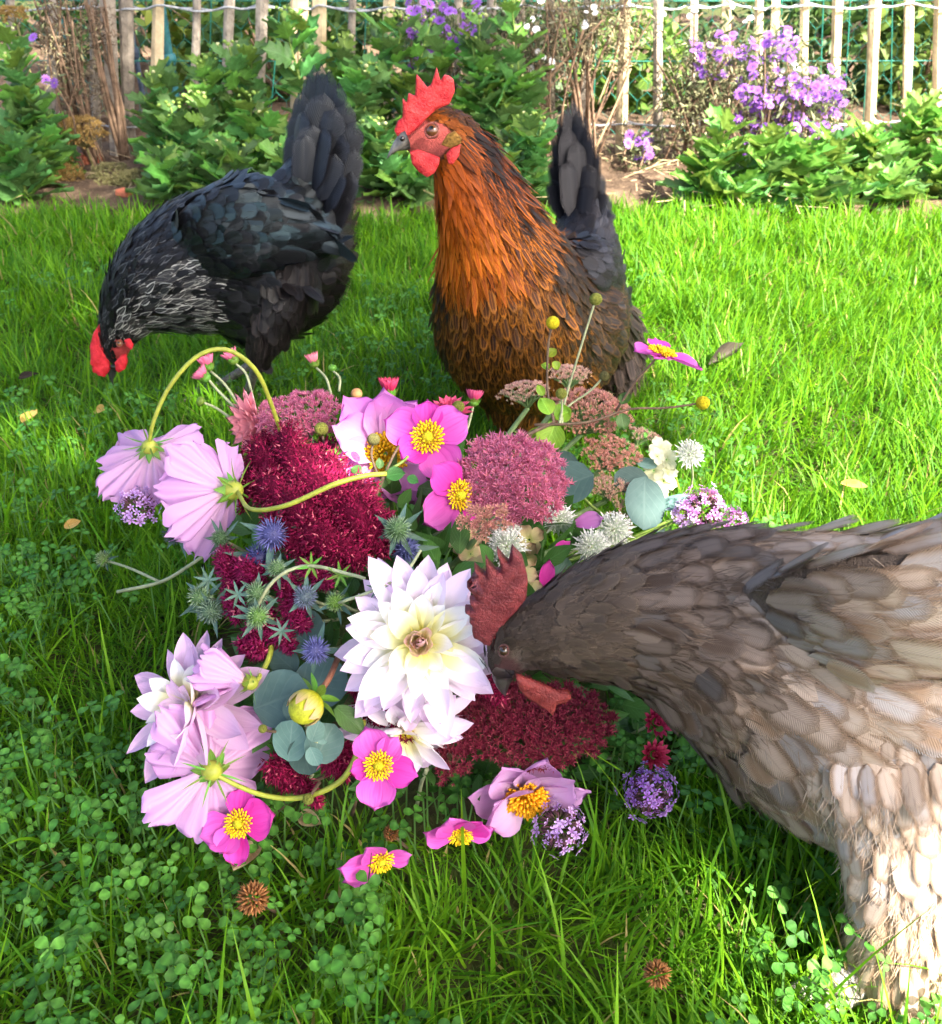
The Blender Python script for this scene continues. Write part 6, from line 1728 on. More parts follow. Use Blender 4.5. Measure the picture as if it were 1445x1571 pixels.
for i, (px, py, r, y) in enumerate(((706, 832, 22, 0.645), (722, 850, 20, 0.63), (812, 828, 26, 0.66), (805, 852, 24, 0.65), (735, 872, 24, 0.61), (800, 880, 26, 0.62), (812, 902, 22, 0.615), (748, 890, 20, 0.60), (725, 825, 18, 0.65))):
    c = P(px, py, y=y); floret4(root, c, VV(random.uniform(-.4, .4), 0.3, 1), r * pxm(c), M_HYD, 600 + i * 5)
root = thing('hydrangea', 'creamy white hydrangea florets sunlit beside the lone masterwort', 'flower head', P(1012, 715, y=0.80), 'hydrangea heads')
for i, (px, py, r, y) in enumerate(((1012, 688, 20, 0.82), (1022, 705, 20, 0.81), (1003, 722, 20, 0.80), (1018, 738, 22, 0.795), (1008, 700, 16, 0.805), (1024, 726, 18, 0.80), (1016, 755, 12, 0.79))):
    c = P(px, py, y=y); floret4(root, c, VV(random.uniform(-.5, .5), 0.3, 1), r * pxm(c), M_HYC, 660 + i * 5)
tube('stem', [P(1010, 745, y=0.80), P(985, 780, y=0.78)], 0.0014, M_STEM, root)
VP = ((0.32, 0.04, 0.26), (0.56, 0.24, 0.62), (0.66, 0.36, 0.70)); VL = ((0.30, 0.10, 0.36), (0.52, 0.34, 0.68), (0.66, 0.50, 0.78)); VB = ((0.22, 0.05, 0.32), (0.44, 0.22, 0.66), (0.56, 0.36, 0.76))
for i, (lab, px, py, r, n, cs, p) in enumerate((
        ('pink-purple verbena cluster above the grey hen back, larger one', 1078, 782, 38, 75, VP, P(1078, 782, y=0.74)), ('small violet verbena knob left of the larger cluster behind the hen', 1046, 790, 20, 30, VL, P(1046, 790, y=0.735)), ('small pink verbena tip peeping over the grey hen back', 1125, 796, 22, 30, VP, P(1125, 800, y=0.72)),
        ('violet verbena cluster lying in the grass under the grey hen', 996, 1216, 40, 90, VB, P(996, 1216, z=0.055)), ('faded lilac verbena cluster in the grass before the fallen dahlia', 858, 1268, 40, 60, VL, P(858, 1268, z=0.055)), ('lilac verbena cluster hidden under the drooping cosmos', 212, 778, 32, 50, VL, P(212, 778, y=0.66)))):
    verbena(lab, p, VV(random.uniform(-.2, .2), 0.4, 0.9), r * pxm(p), n, cs, stem_into(p) if i not in (3, 4, 5) else None, 700 + i)
for i, (lab, pts, m) in enumerate((('single deep magenta petal behind the grey hen comb', ((838, 882, 52, 24, 80, 0.635),), M_ANEMD), ('single purple petal tucked between the white masterworts', ((905, 800, 44, 30, 10, 0.69),), mat_petal('purple_petal', (0.34, 0.08, 0.32), (0.42, 0.14, 0.42), (0.46, 0.18, 0.46), 0.3, 0.9, 0.3, 8, 0.3)), ('small magenta petal near the grey hen neck feathers', ((862, 842, 36, 22, 40, 0.66),), M_ANEMD))):
    for (px, py, l, w, a, y) in pts:
        c = P(px, py, y=y); k = pxm(c); d = R_CAM * math.cos(R(a)) + U_CAM * math.sin(R(a))
        o = put('loose_petal', petal_mesh('loose_petal', l * k, w * k, m, 'round', 0.3, 0.08, 0.05, seed=820 + i, w0=0.4), None, along(c - d * l * 0.5 * k, d, VV(0.2, 0.4, 0.9)))
        tag(o, lab, 'petal', 'loose petals')

# things lying on the lawn
M_DRY = mat_leaf('dry_petal', (0.40, 0.28, 0.15), (0.55, 0.42, 0.26), 0.3, 0.7, 0.1, veins=6, rvar=0.15)
M_DRYL = mat_leaf('dead_leaf', (0.028, 0.022, 0.017), (0.055, 0.044, 0.032), 0.05, 0.7, 0.15, veins=5, rvar=0.2)
M_ORL = mat_leaf('orange_leaf', (0.42, 0.20, 0.06), (0.55, 0.32, 0.12), 0.25, 0.7, 0.15, veins=5, rvar=0.2)
for i, (lab, px, py, l, w, a, m, z, cu) in enumerate((
        ('withered beige petal hanging under the front left anemone', 375, 1318, 62, 44, 250, M_DRY, 0.045, 0.5), ('curled beige dry petal below the curved cosmos stem', 478, 1258, 46, 26, 330, M_DRY, 0.04, 0.5),
        ('dark curled dead leaf on the sunlit lawn behind the tall anemone', 1112, 545, 74, 22, 38, M_DRYL, 0.032, 1.2), ('small dark curled leaf on the lawn at the left edge', 45, 578, 32, 13, 10, M_DRYL, 0.038, 0.6), ('small tan leaf below the dark curled one at the left edge', 46, 640, 30, 22, 60, M_ORL, 0.045, 0.3),
        ('small brown leaf in front of the black hen beak', 155, 630, 30, 18, 320, M_ORL, 0.045, 0.3), ('rusty leaf fragment in the clover left of the heap', 112, 805, 26, 18, 20, M_ORL, 0.04, 0.3), ('orange-brown leaf on the sunlit grass above the grey hen back', 1310, 745, 40, 18, 320, M_ORL, 0.05, 0.3))):
    c = P(px, py, z=z); k = pxm(c); d = R_CAM * math.cos(R(a)) + Vector((0, 1, 0)) * math.sin(R(a)) + Vector((0, 0, 0.15))
    o = put('dead_leaf' if m != M_DRY else 'withered_petal', petal_mesh('dead_leaf', l * k, w * k, m, 'lance' if m == M_DRYL else 'oval', cu * 1.6, 0.12, 0.15, nu=7, nv=9, seed=850 + i), None, along(c - d.normalized() * l * 0.5 * k, d, VV(random.uniform(-.3, .3), 0.4, 0.8)))
    tag(o, lab, 'leaf' if m != M_DRY else 'petal', 'withered bits on the lawn')
for i, (lab, px, py, r) in enumerate((('brown withered clover head below the front left anemone', 388, 1378, 26), ('brown withered clover head in the grass at lower right', 1008, 1494, 22), ('small brown clover head between the front anemones', 600, 1278, 13))):
    c = P(px, py, z=0.05); k = pxm(c)
    root = thing('clover_head', lab, 'flower head', c, 'withered clover heads')
    spikes('florets', c, VV(0.2, 0.6, 0.6), r * k, 130, r * 0.42 * k, r * 0.11 * k, M_FLOR, root, cap=-0.7, seed=880 + i, cols=((0.20, 0.07, 0.02), (0.46, 0.22, 0.08)), rad0=0.62)
    tube('stem', [c, c + Vector((0.01, 0.01, -0.03))], 0.0012, M_STEMB, root)
# ------------------------------------------------------------------ the flower bed and the fence behind it
M_WOODG = mat_plain('grey_wood', (0.34, 0.29, 0.23), 0.85, 0.1, 30, 0.35, bump=0.7, bd=0.01, rvar=0.2)  # greyer picket tone, mostly on the left
M_WOODY = mat_plain('yellowish_wood', (0.55, 0.43, 0.26), 0.85, 0.1, 14, 0.35, bump=0.5, bd=0.01, rvar=0.1)  # paler, yellower picket tone, mostly on the right
M_WIRE = mat_plain('fence_wire', (0.34, 0.35, 0.36), 0.4, 0.5, 200, 0.3)
FY = 2.78
def picket_mesh(base, top, w, seed):
    rg = np.random.default_rng(seed); n = 14
    path = catmull([tuple(base), tuple(Vector(base).lerp(Vector(top), 0.5) + Vector((rg.normal(0, 0.004), rg.normal(0, 0.004), 0))), tuple(top)], n)
    k = 7; a = np.arange(k) * 2 * math.pi / k + rg.uniform(0, 1)
    sh = 1 + rg.normal(0, 0.16, k)
    V = []
    for i in range(n):
        r = w / 2 * sh * (1 + 0.07 * np.sin(i * 0.9 + seed) + rg.normal(0, 0.03, k))
        V.append(path[i] + np.stack([r * np.cos(a), r * 0.62 * np.sin(a), 0 * a], 1))
    V = np.vstack(V)
    F = [(i * k + j, i * k + (j + 1) % k, (i + 1) * k + (j + 1) % k, (i + 1) * k + j) for i in range(n - 1) for j in range(k)]
    F += [tuple(reversed(range(k))), tuple(range((n - 1) * k, n * k))]
    return V, F
def fence():
    root = thing('paling_fence', 'rustic fence of split wooden pickets joined by twisted wire', 'fence', (0, FY, 0))
    # picket: x at the foot, x at the top edge of the photograph, width in pixels, wood
    L = ((-260, -262, 14, 0), (-205, -208, 14, 0), (-150, -148, 15, 0), (-95, -97, 13, 1), (-35, -38, 15, 0), (20, 18, 14, 0), (75, 78, 14, 0), (150, 143, 15, 0), (182, 170, 23, 0), (200, 195, 19, 0), (241, 247, 17, 1), (297, 302, 13, 0), (342, 350, 16, 0), (393, 400, 15, 0), (450, 452, 13, 1), (468, 466, 15, 1), (484, 490, 20, 1), (530, 538, 13, 0), (590, 597, 17, 1), (640, 648, 12, 0), (700, 703, 13, 0), (752, 752, 13, 0), (800, 802, 13, 0), (846, 845, 12, 0), (893, 899, 12, 0), (952, 958, 15, 1), (1008, 1012, 13, 0), (1060, 1063, 12, 0), (1112, 1118, 13, 1), (1160, 1166, 13, 1), (1182, 1187, 14, 1), (1230, 1236, 14, 1), (1276, 1285, 14, 1), (1332, 1341, 16, 1), (1388, 1394, 14, 1), (1436, 1443, 13, 1), (1490, 1496, 14, 1), (1545, 1550, 14, 1), (1600, 1604, 15, 1), (1655, 1660, 13, 0), (1712, 1716, 15, 1))
    tops = []
    for i, (xb, xt, w, wd) in enumerate(L):
        y = FY + 0.06 * max(0, (xb - 700) / 700)
        b = P(xb, 250, y=y); t = P(xt, 5, y=y)
        d = (t - b) / (t.z - b.z)
        base = b + d * (-0.02 - b.z); top = b + d * (0.78 + 0.05 * math.sin(i * 7.3) - b.z)
        V, F = picket_mesh(base, top, w * pxm(b), i)
        put('picket', py_mesh('picket', V, F, M_WOODY if wd else M_WOODG, smooth=False), root)
        tops.append((b, d))
    for zz, r in ((0.385, 0.0028), (0.095, 0.0022)):
        for s in (-1, 1):
            pts = []
            for i, (b, d) in enumerate(tops):
                p = b + d * (zz + 0.006 * math.sin(i * 2.1) - b.z)
                pts.append(p + Vector((0, s * 0.014 * (1 if i % 2 else -1), 0.002 * s)))
                if i < len(tops) - 1:
                    q = tops[i + 1][0] + tops[i + 1][1] * (zz - tops[i + 1][0].z)
                    pts.append((p + q) / 2 + Vector((0, 0, -0.004)))
            tube('wire', pts, r, M_WIRE, root, n=len(pts) * 3, sides=5)
fence()

M_TEAL = mat_plain('teal_paint', (0.03, 0.16, 0.17), 0.5, 0.4, 60, 0.3, bump=0.2)
M_NET = mat_plain('green_netting', (0.02, 0.20, 0.14), 0.5, 0.4, 60, 0.2, bump=0)
def netting():
    root = thing('wire_netting', 'green wire netting strung behind the pickets', 'netting', (0, 3.02, 0))
    A = []; c = 0.055; y = 3.02
    for r in range(14):
        for q in range(-34, 42):
            x = (q + 0.5 * (r % 2)) * c; z = r * c * 0.866
            top = (x, y, z + c * 0.42)
            A.append(tube_arrays([(x, y, z), top], 0.0009, 3))
            for s in (-1, 1):
                A.append(tube_arrays([top, (x + s * c * 0.5, y, z + c * 0.866)], 0.0009, 3))
    V, F = merge_arrays(A)
    put('hexagon_mesh', py_mesh('hexagon_mesh', V, F, M_NET), root, kind='stuff')
    for zz in (0.01, 0.23, 0.385, 0.72):
        tube('line_wire', [(-2.0, y - 0.003, zz), (0, y - 0.003, zz - 0.004), (2.4, y - 0.003, zz)], 0.0016, M_NET, root, n=12, sides=5)
    rg = random.Random(3)
    for px in (1200, 1225, 1262, 1300, 1330, 1372, 1405, 1438, 205, 325, 420, 560, 880, 915):
        a = P(px - 6, 190, y=3.0); b = P(px + rg.uniform(-4, 10), 0, y=3.0)
        d = (b - a) / (b.z - a.z)
        tube('strand', [a + d * (0.0 - a.z), b, a + d * (0.8 - a.z)], 0.0018, M_NET, root, n=6, sides=5)
netting()
for i, (lab, px, w, y, zt) in enumerate((('teal painted metal post behind the fence, left of centre', 266, 15, 3.15, 0.9), ('teal painted metal post at the left behind the dry shrub', 112, 13, 3.15, 0.9), ('slim dark blue-grey metal post between the grey pickets', 218, 7, 3.3, 0.9))):
    b = P(px, 140, y=y); b.z = 0
    root = thing('metal_post', lab, 'post', b, 'metal posts behind the fence')
    m = M_TEAL if i < 2 else mat_cache('slate_paint', (0.05, 0.07, 0.10))
    r = w * 0.5 * y * 1.02 / FPX
    tube('post', [b + Vector((0, 0, -0.05)), b + Vector((0, 0, zt / 2)), b + Vector((0, 0, zt))], r, m, root, sides=8)
    tube('collar', [b + Vector((0, 0, 0.20)), b + Vector((0, 0, 0.215)), b + Vector((0, 0, 0.23))], [r * 1.3, r * 1.55, r * 1.3], m, root, sides=8)
def board(lab, p0, p1, h, t, m, gr):
    p0, p1 = Vector(p0), Vector(p1); d = (p1 - p0); L = d.length; d.normalize(); n = Vector((-d.y, d.x, 0))
    bm = bmesh.new(); bmesh.ops.create_cube(bm, size=1)
    bmesh.ops.subdivide_edges(bm, edges=[e for e in bm.edges if abs((e.verts[0].co - e.verts[1].co).x) > 0.5], cuts=8)
    for v in bm.verts:
        j = 0.004 * math.sin(v.co.x * 17 + v.co.z * 5)
        v.co = Vector((v.co.x * L, v.co.y * t + j, v.co.z * h + 0.5 * j))
    bmesh.ops.bevel(bm, geom=list(bm.edges), offset=0.003, segments=1, affect='EDGES')
    me = bpy.data.meshes.new('plank'); bm.to_mesh(me); bm.free(); me.materials.append(m)
    M_ = Matrix.Translation((p0 + p1) / 2) @ Matrix((d, n, Vector((0, 0, 1)))).transposed().to_4x4()
    tag(put('plank', me, None, M_), lab, 'plank', gr)
M_PLK = mat_plain('old_plank', (0.16, 0.11, 0.075), 0.9, 0.1, 20, 0.4, bump=0.8, bd=0.01)
for i, (lab, xa, xb, py, y, h) in enumerate((('dark weathered plank edging the plot behind the left pickets', 95, 335, 160, 3.25, 0.09), ('long brown board lying farther behind the left fence', 190, 420, 108, 3.9, 0.10), ('grey board on the ground behind the middle of the fence', 860, 1120, 195, 3.05, 0.04), ('dark board behind the lower wire at left', 100, 300, 205, 2.98, 0.08))):
    a = P(xa, py, y=y); b = P(xb, py - 3, y=y + 0.03); a.z = max(h / 2, min(a.z, 0.16)); b.z = a.z
    a.z = b.z = h / 2 + 0.005
    board(lab, a, b, h, 0.025, M_PLK, 'planks behind the fence')
M_BRK = mat_plain('brick_red', (0.50, 0.16, 0.09), 0.9, 0.1, 60, 0.3, bump=0.8, bd=0.006)
for i, (lab, px, py, s, y) in enumerate((('red brick lying behind the fence under the green buds', 278, 158, 0.10, 3.05), ('broken orange brick at the edge of the bed left of the black hen', 238, 266, 0.055, None), ('small orange brick crumb in front of the bed near the lawn', 192, 296, 0.03, None), ('orange brick piece under the golden brown sedum', 135, 242, 0.05, 2.68))):
    c = P(px, py, y=y) if y else P(px, py, z=0.03); c.z = 0.03
    bm = bmesh.new(); bmesh.ops.create_cube(bm, size=s)
    for v in bm.verts: v.co = Vector((v.co.x * 1.3 * random.uniform(.8, 1.1), v.co.y * 0.9 * random.uniform(.8, 1.1), v.co.z * 0.55 * random.uniform(.8, 1.15)))
    bmesh.ops.bevel(bm, geom=list(bm.edges), offset=s * 0.09, segments=2, affect='EDGES')
    me = bpy.data.meshes.new('brick_piece'); bm.to_mesh(me); bm.free(); me.materials.append(M_BRK)
    tag(put('brick_piece', me, None, Matrix.Translation(c) @ Matrix.Rotation(i * 1.3, 4, 'Z')), lab, 'brick', 'brick pieces')

# ---- far hedge and shrubs behind the fence
def leaf_mass(name, lab, cat, c, rad, n, size, cols, seed, shell=0.35, trunk=True, box=False, transl=0.3, gr=None, aspect=0.5):
    rng = np.random.default_rng(seed)
    root = thing(name, lab, cat, (c[0], c[1], 0), gr)
    if box:
        T = np.array(c) + rng.uniform(-1, 1, (n, 3)) * np.array(rad)
        T[:, 1] += 0.12 * np.sin(T[:, 0] * 6) * np.sin(T[:, 2] * 7)
    else:
        d = rand_dirs(n, rng); T = np.array(c) + d * np.array(rad) * (rng.uniform(shell, 1, n) ** 0.6)[:, None] * (1 + 0.18 * np.sin(d[:, 0:1] * 6 + seed) * np.sin(d[:, 2:3] * 7))
    T[:, 2] = np.maximum(T[:, 2], 0.02)
    V0 = np.array([(0, 0, 0), (0.35, -aspect / 2, 0.05), (0.35, aspect / 2, 0.05), (0.7, -aspect / 2.6, 0.02), (0.7, aspect / 2.6, 0.02), (1, 0, -0.12)])
    F0 = [(0, 1, 2), (1, 3, 4), (1, 4, 2), (3, 5, 4)]
    Rm = np_basis(rand_dirs(n, rng) + np.array([[0, -0.3, 0.8]]), rand_dirs(n, rng)) * (size * rng.uniform(0.6, 1.3, n))[:, None, None]
    V, F = scatter(V0, F0, Rm, T)
    cc = lerp3(cols[0], cols[1], rng.uniform(0, 1, n)) * rng.uniform(0.6, 1.3, n)[:, None]
    if len(cols) > 2:
        k = rng.uniform(0, 1, n) < 0.12; cc[k] = np.array(cols[2])
    put('foliage', np_mesh('foliage', V, F, M_MASS if transl else M_MASSD, cols={'Col': np.repeat(cc, 6, 0)}, smooth=False), root, kind='stuff')
    if trunk:
        for i in range(7):
            a = Vector((c[0] + rng.normal(0, 0.15) * rad[0], c[1] + rng.normal(0, 0.1) * rad[1], 0.0)); b = Vector(c) + Vector((rng.normal(0, 0.5) * rad[0], rng.normal(0, 0.3) * rad[1], rad[2] * rng.uniform(0.3, 0.9)))
            tube('twig', [a, a.lerp(b, 0.5) + Vector((rng.normal(0, 0.02), 0, 0)), b], [0.007, 0.005, 0.002], M_TWIG, root, n=8, sides=5)
    return root
M_MASS = mat_attr('shrub_leaf', 0.5, 0.3, 0.3, tgain=1.4)
M_MASSD = mat_attr('dry_shrub_leaf', 0.85, 0.1, 0.0)
M_TWIG = mat_plain('twig_brown', (0.20, 0.13, 0.085), 0.85, 0.1, 60, 0.35, bump=0.4)
leaf_mass('hedge', 'dense dark green hedge closing the garden far behind the fence', 'hedge', (0, 5.2, 0.75), (4.6, 0.5, 0.8), 15000, 0.075, ((0.02, 0.05, 0.012), (0.05, 0.11, 0.02)), 1, box=True)
for i, (lab, px, py, y, rx, rz, cols, n) in enumerate((
        ('yellow-green shrub behind the left pickets beside the teal post', 330, 60, 3.8, 0.22, 0.28, ((0.10, 0.17, 0.02), (0.26, 0.30, 0.04)), 700), ('dark green shrub behind the pickets left of the black hen tail', 230, 70, 4.1, 0.40, 0.42, ((0.02, 0.06, 0.015), (0.06, 0.12, 0.02)), 1200), ('low green shrub behind the fence over the black hen tail', 430, 70, 3.6, 0.35, 0.22, ((0.04, 0.10, 0.02), (0.10, 0.18, 0.03)), 900),
        ('green shrub behind the fence between the dry stalks', 960, 110, 3.5, 0.25, 0.20, ((0.06, 0.14, 0.02), (0.16, 0.26, 0.04)), 900), ('dark leafy shrub behind the netting at right', 1290, 70, 3.7, 0.38, 0.34, ((0.03, 0.08, 0.02), (0.10, 0.18, 0.04)), 1600), ('bright green shrub behind the last pickets at the right edge', 1440, 90, 3.5, 0.25, 0.30, ((0.08, 0.16, 0.03), (0.22, 0.30, 0.06)), 1100), ('dark green shrub behind the middle of the fence', 700, 50, 3.7, 0.4, 0.35, ((0.02, 0.06, 0.015), (0.07, 0.13, 0.03)), 1200))):
    c = P(px, py, y=y); c.z = max(c.z, rz * 0.7)
    leaf_mass('garden_shrub', lab, 'shrub', c, (rx, rx * 0.7, rz), n, 0.055, cols, 20 + i, gr='shrubs behind the fence')

# ---- dry shrubs in the bed
for i, (lab, px, py, y, rx, rz, n, cols) in enumerate((
        ('withered brown aster clump at the left in front of the fence', 105, 80, 2.66, 0.085, 0.22, 2000, ((0.085, 0.06, 0.04), (0.20, 0.16, 0.10), (0.26, 0.24, 0.12))), ('thin withered stems and leaves over the wooden post at left', 150, 30, 2.68, 0.05, 0.08, 260, ((0.12, 0.08, 0.055), (0.26, 0.19, 0.13))),
        ('dark grey feathery shrub with white blooms right of the brown hen head', 790, 110, 2.66, 0.15, 0.17, 3600, ((0.05, 0.045, 0.03), (0.13, 0.12, 0.075), (0.18, 0.18, 0.10))), ('pale dry shrub above the brown hen tail by the fence', 900, 40, 2.72, 0.20, 0.12, 3000, ((0.13, 0.10, 0.06), (0.30, 0.26, 0.15), (0.36, 0.33, 0.2))), ('grey-green dry shrub left of the purple asters', 1075, 150, 2.62, 0.13, 0.16, 3200, ((0.08, 0.08, 0.04), (0.20, 0.20, 0.10), (0.30, 0.28, 0.16))))):
    c = P(px, py, y=y)
    r = leaf_mass('dry_shrub', lab, 'shrub', c, (rx, rx * 0.6, rz), n, 0.016, cols, 40 + i, 0.0, transl=0, gr='dry shrubs in the bed', aspect=0.22)
    rg = random.Random(i)
    for k in range(3 if i == 1 else 10):
        a = Vector((c.x + rg.gauss(0, rx * 0.4), c.y + rg.gauss(0, 0.03), 0.0)); b = Vector((c.x + rg.gauss(0, rx * 0.6), c.y + rg.gauss(0, 0.04), c.z + rz * rg.uniform(-0.2, 0.9)))
        tube('twig', [a, a.lerp(b, 0.5) + Vector((rg.gauss(0, 0.02), 0, 0)), b], [0.004, 0.003, 0.0015], M_TWIG, r, n=8, sides=5)

# ---- asters
def aster_mesh(mat_p, r):
    V, F, uv = [], [], []
    for k in range(12):
        a = k * 6.283 / 12; o = len(V)
        for (rr, w, z) in ((0.18, 0.08, 0.0), (0.7, 0.17, 0.10), (1.0, 0.05, 0.04)):
            for s in (-1, 1): V.append((r * (rr * math.cos(a) - s * w * math.sin(a)), r * (rr * math.sin(a) + s * w * math.cos(a)), r * (z + 0.03 * (k % 2)))); uv.append((0.5 + 0.5 * s, rr))
        F += [(o, o + 1, o + 3, o + 2), (o + 2, o + 3, o + 5, o + 4)]
    return py_mesh('flower', V, F, mat_p, uv)
M_ASTP = mat_petal('aster_petal', (0.20, 0.05, 0.40), (0.26, 0.085, 0.50), (0.36, 0.16, 0.58), 0.3, 0.9, 0.1, 4, 0.3, rvar=0.25)
M_ASTW = mat_petal('white_aster_petal', (0.7, 0.7, 0.6), (0.8, 0.8, 0.8), (0.82, 0.82, 0.84), 0.3, 0.9, 0.1, 4, 0.3)
ME_ASTP = aster_mesh(M_ASTP, 0.0135); ME_ASTW = aster_mesh(M_ASTW, 0.009)
def asters(lab, cl, y, me, leaves, seed, cols=((0.06, 0.085, 0.035), (0.14, 0.17, 0.07), (0.24, 0.25, 0.12))):
    rg = np.random.default_rng(seed)
    c0 = P(cl[0][0], cl[0][1], y=y)
    root = thing('aster', lab, 'flower bush', (c0.x, y, 0), 'asters along the fence')
    ends = []
    for (px, py, rx, ry, n) in cl:
        for _ in range(n):
            a = rg.uniform(0, 6.283); q = math.sqrt(rg.uniform(0, 1))
            p = P(px + rx * q * math.cos(a), py + ry * q * math.sin(a), y=y + rg.normal(0, 0.045))
            if p.z < 0.03: p.z = 0.03
            d = Vector((rg.normal(0, 0.5), -0.8 + rg.normal(0, 0.4), 0.8 + rg.normal(0, 0.3)))
            put('flower', me, root, frame(p, d, s=rg.uniform(0.7, 1.2), roll=rg.uniform(0, 6)))
            ends.append(p)
    T = []
    for p in ends:
        for _ in range(leaves): T.append((p.x + rg.normal(0, 0.03), p.y + 0.03 + rg.normal(0, 0.035), max(0.02, p.z - 0.02 + rg.normal(0, 0.035))))
    T = np.array(T); n = len(T)
    V0 = np.array([(0, 0, 0), (0.4, -0.12, 0.04), (0.4, 0.12, 0.04), (1, 0, -0.1)]); F0 = [(0, 1, 2), (1, 3, 2)]
    Rm = np_basis(rand_dirs(n, rg), rand_dirs(n, rg)) * (0.026 * rg.uniform(0.5, 1.3, n))[:, None, None]
    V, F = scatter(V0, F0, Rm, T)
    cc = lerp3(cols[0], cols[1], rg.uniform(0, 1, n)); k = rg.uniform(0, 1, n) < 0.15; cc[k] = cols[2]
    put('foliage', np_mesh('foliage', V, F, M_MASS, cols={'Col': np.repeat(cc, 4, 0)}, smooth=False), root, kind='stuff')
    for k in range(max(4, len(ends) // 6)):
        b = ends[(k * 6) % len(ends)]; a = Vector((c0.x + (b.x - c0.x) * 0.4 + rg.normal(0, 0.02), y + rg.normal(0, 0.02), 0))
        tube('stem', [a, a.lerp(b, 0.5) + Vector((rg.normal(0, 0.02), 0, 0.02)), b], [0.003, 0.0025, 0.0015], M_TWIG, root, n=8, sides=5)
asters('large bush of purple asters in front of the right pickets', ((1212, 180, 82, 62, 135), (1110, 85, 60, 34, 45), (1196, 70, 30, 30, 26), (1288, 140, 20, 22, 12), (1150, 235, 36, 26, 24), (1250, 130, 45, 30, 22), (1175, 130, 60, 30, 26)), 2.60, ME_ASTP, 14, 1)
asters('purple asters among green leaves above the brown hen comb', ((680, 45, 55, 45, 34), (655, 90, 30, 25, 9), (740, 25, 25, 25, 6), (640, 15, 25, 15, 6)), 2.62, ME_ASTP, 16, 2)
asters('small purple aster sprig low beside the dry stalks', ((980, 225, 28, 22, 10), (1000, 245, 14, 12, 3)), 2.62, ME_ASTP, 26, 3)
asters('low scattered purple asters in the leaves at the right', ((1300, 250, 45, 25, 10), (1380, 265, 30, 20, 4), (1180, 285, 20, 12, 4)), 2.50, ME_ASTP, 12, 4)
asters('white asters over the dark shrub beside the brown hen head', ((850, 30, 50, 35, 8), (830, 95, 25, 18, 6), (900, 20, 30, 20, 3)), 2.60, ME_ASTW, 10, 5, ((0.08, 0.07, 0.05), (0.16, 0.15, 0.09), (0.2, 0.2, 0.12)))
asters('white asters above and beside the purple aster bush', ((1100, 20, 60, 22, 6), (1208, 105, 20, 35, 8), (1000, 25, 30, 20, 3)), 2.66, ME_ASTW, 10, 6)
asters('single purple flowers on the withered clump at the left', ((62, 130, 40, 12, 2), (78, 128, 6, 6, 1), (48, 57, 4, 4, 1)), 2.55, ME_ASTP, 6, 7)

# ---- leafy chrysanthemum plants
def lobed_leaf(seed):
    rg = random.Random(seed)
    nv, nu = 15, 5; V, F, uv = [], [], []
    for i in range(nv):
        v = i / (nv - 1)
        w = 0.30 * max(0.0, math.sin(math.pi * (0.06 + 0.94 * v) ** 0.85)) ** 0.7
        if v < 0.16: w = 0.022 + 0.2 * max(0, v - 0.10)
        w *= 1 + 0.42 * math.sin(v * 26 + rg.uniform(-.4, .4)) * (1 - 0.5 * v)
        for j in range(nu):
            u = 2 * j / (nu - 1) - 1
            V.append((v + 0.05 * abs(u) * math.sin(v * 26), u * max(w, 0.004), 0.06 * u * u + 0.10 * v - 0.26 * v * v + 0.02 * math.sin(9 * v + 3 * u + seed))); uv.append(((u + 1) / 2, v))
    for i in range(nv - 1):
        for j in range(nu - 1):
            q = i * nu + j; F.append((q, q + 1, q + nu + 1, q + nu))
    return V, F, uv
M_CHL = mat_leaf('chrysanthemum_leaf', (0.065, 0.165, 0.042), (0.125, 0.26, 0.07), 0.3, veins=4, rvar=0.3)
M_CHL2 = mat_leaf('young_chrysanthemum_leaf', (0.10, 0.23, 0.035), (0.16, 0.31, 0.05), 0.32, veins=4, rvar=0.25)
ME_CH = [py_mesh('leaf', *lobed_leaf(i)[:2], M_CHL, lobed_leaf(i)[2]) for i in range(4)]
ME_CH2 = [py_mesh('leaf', *lobed_leaf(i + 9)[:2], M_CHL2, lobed_leaf(i + 9)[2]) for i in range(3)]
M_BUDL = mat_plain('flower_bud_green', (0.20, 0.30, 0.06), 0.6, 0.2, 200, 0.3, bump=0.5)
M_BUDC = mat_plain('flower_bud_cream', (0.50, 0.50, 0.24), 0.6, 0.2, 200, 0.2, bump=0.5)
def bud_mesh(m):
    bm = bmesh.new(); bmesh.ops.create_icosphere(bm, subdivisions=1, radius=0.0062)
    for v in bm.verts: v.co.z *= 0.8
    me = bpy.data.meshes.new('bud'); bm.to_mesh(me); bm.free(); me.materials.append(m)
    me.polygons.foreach_set('use_smooth', [True] * len(me.polygons)); return me
ME_BUD, ME_BUDC = bud_mesh(M_BUDL), bud_mesh(M_BUDC)
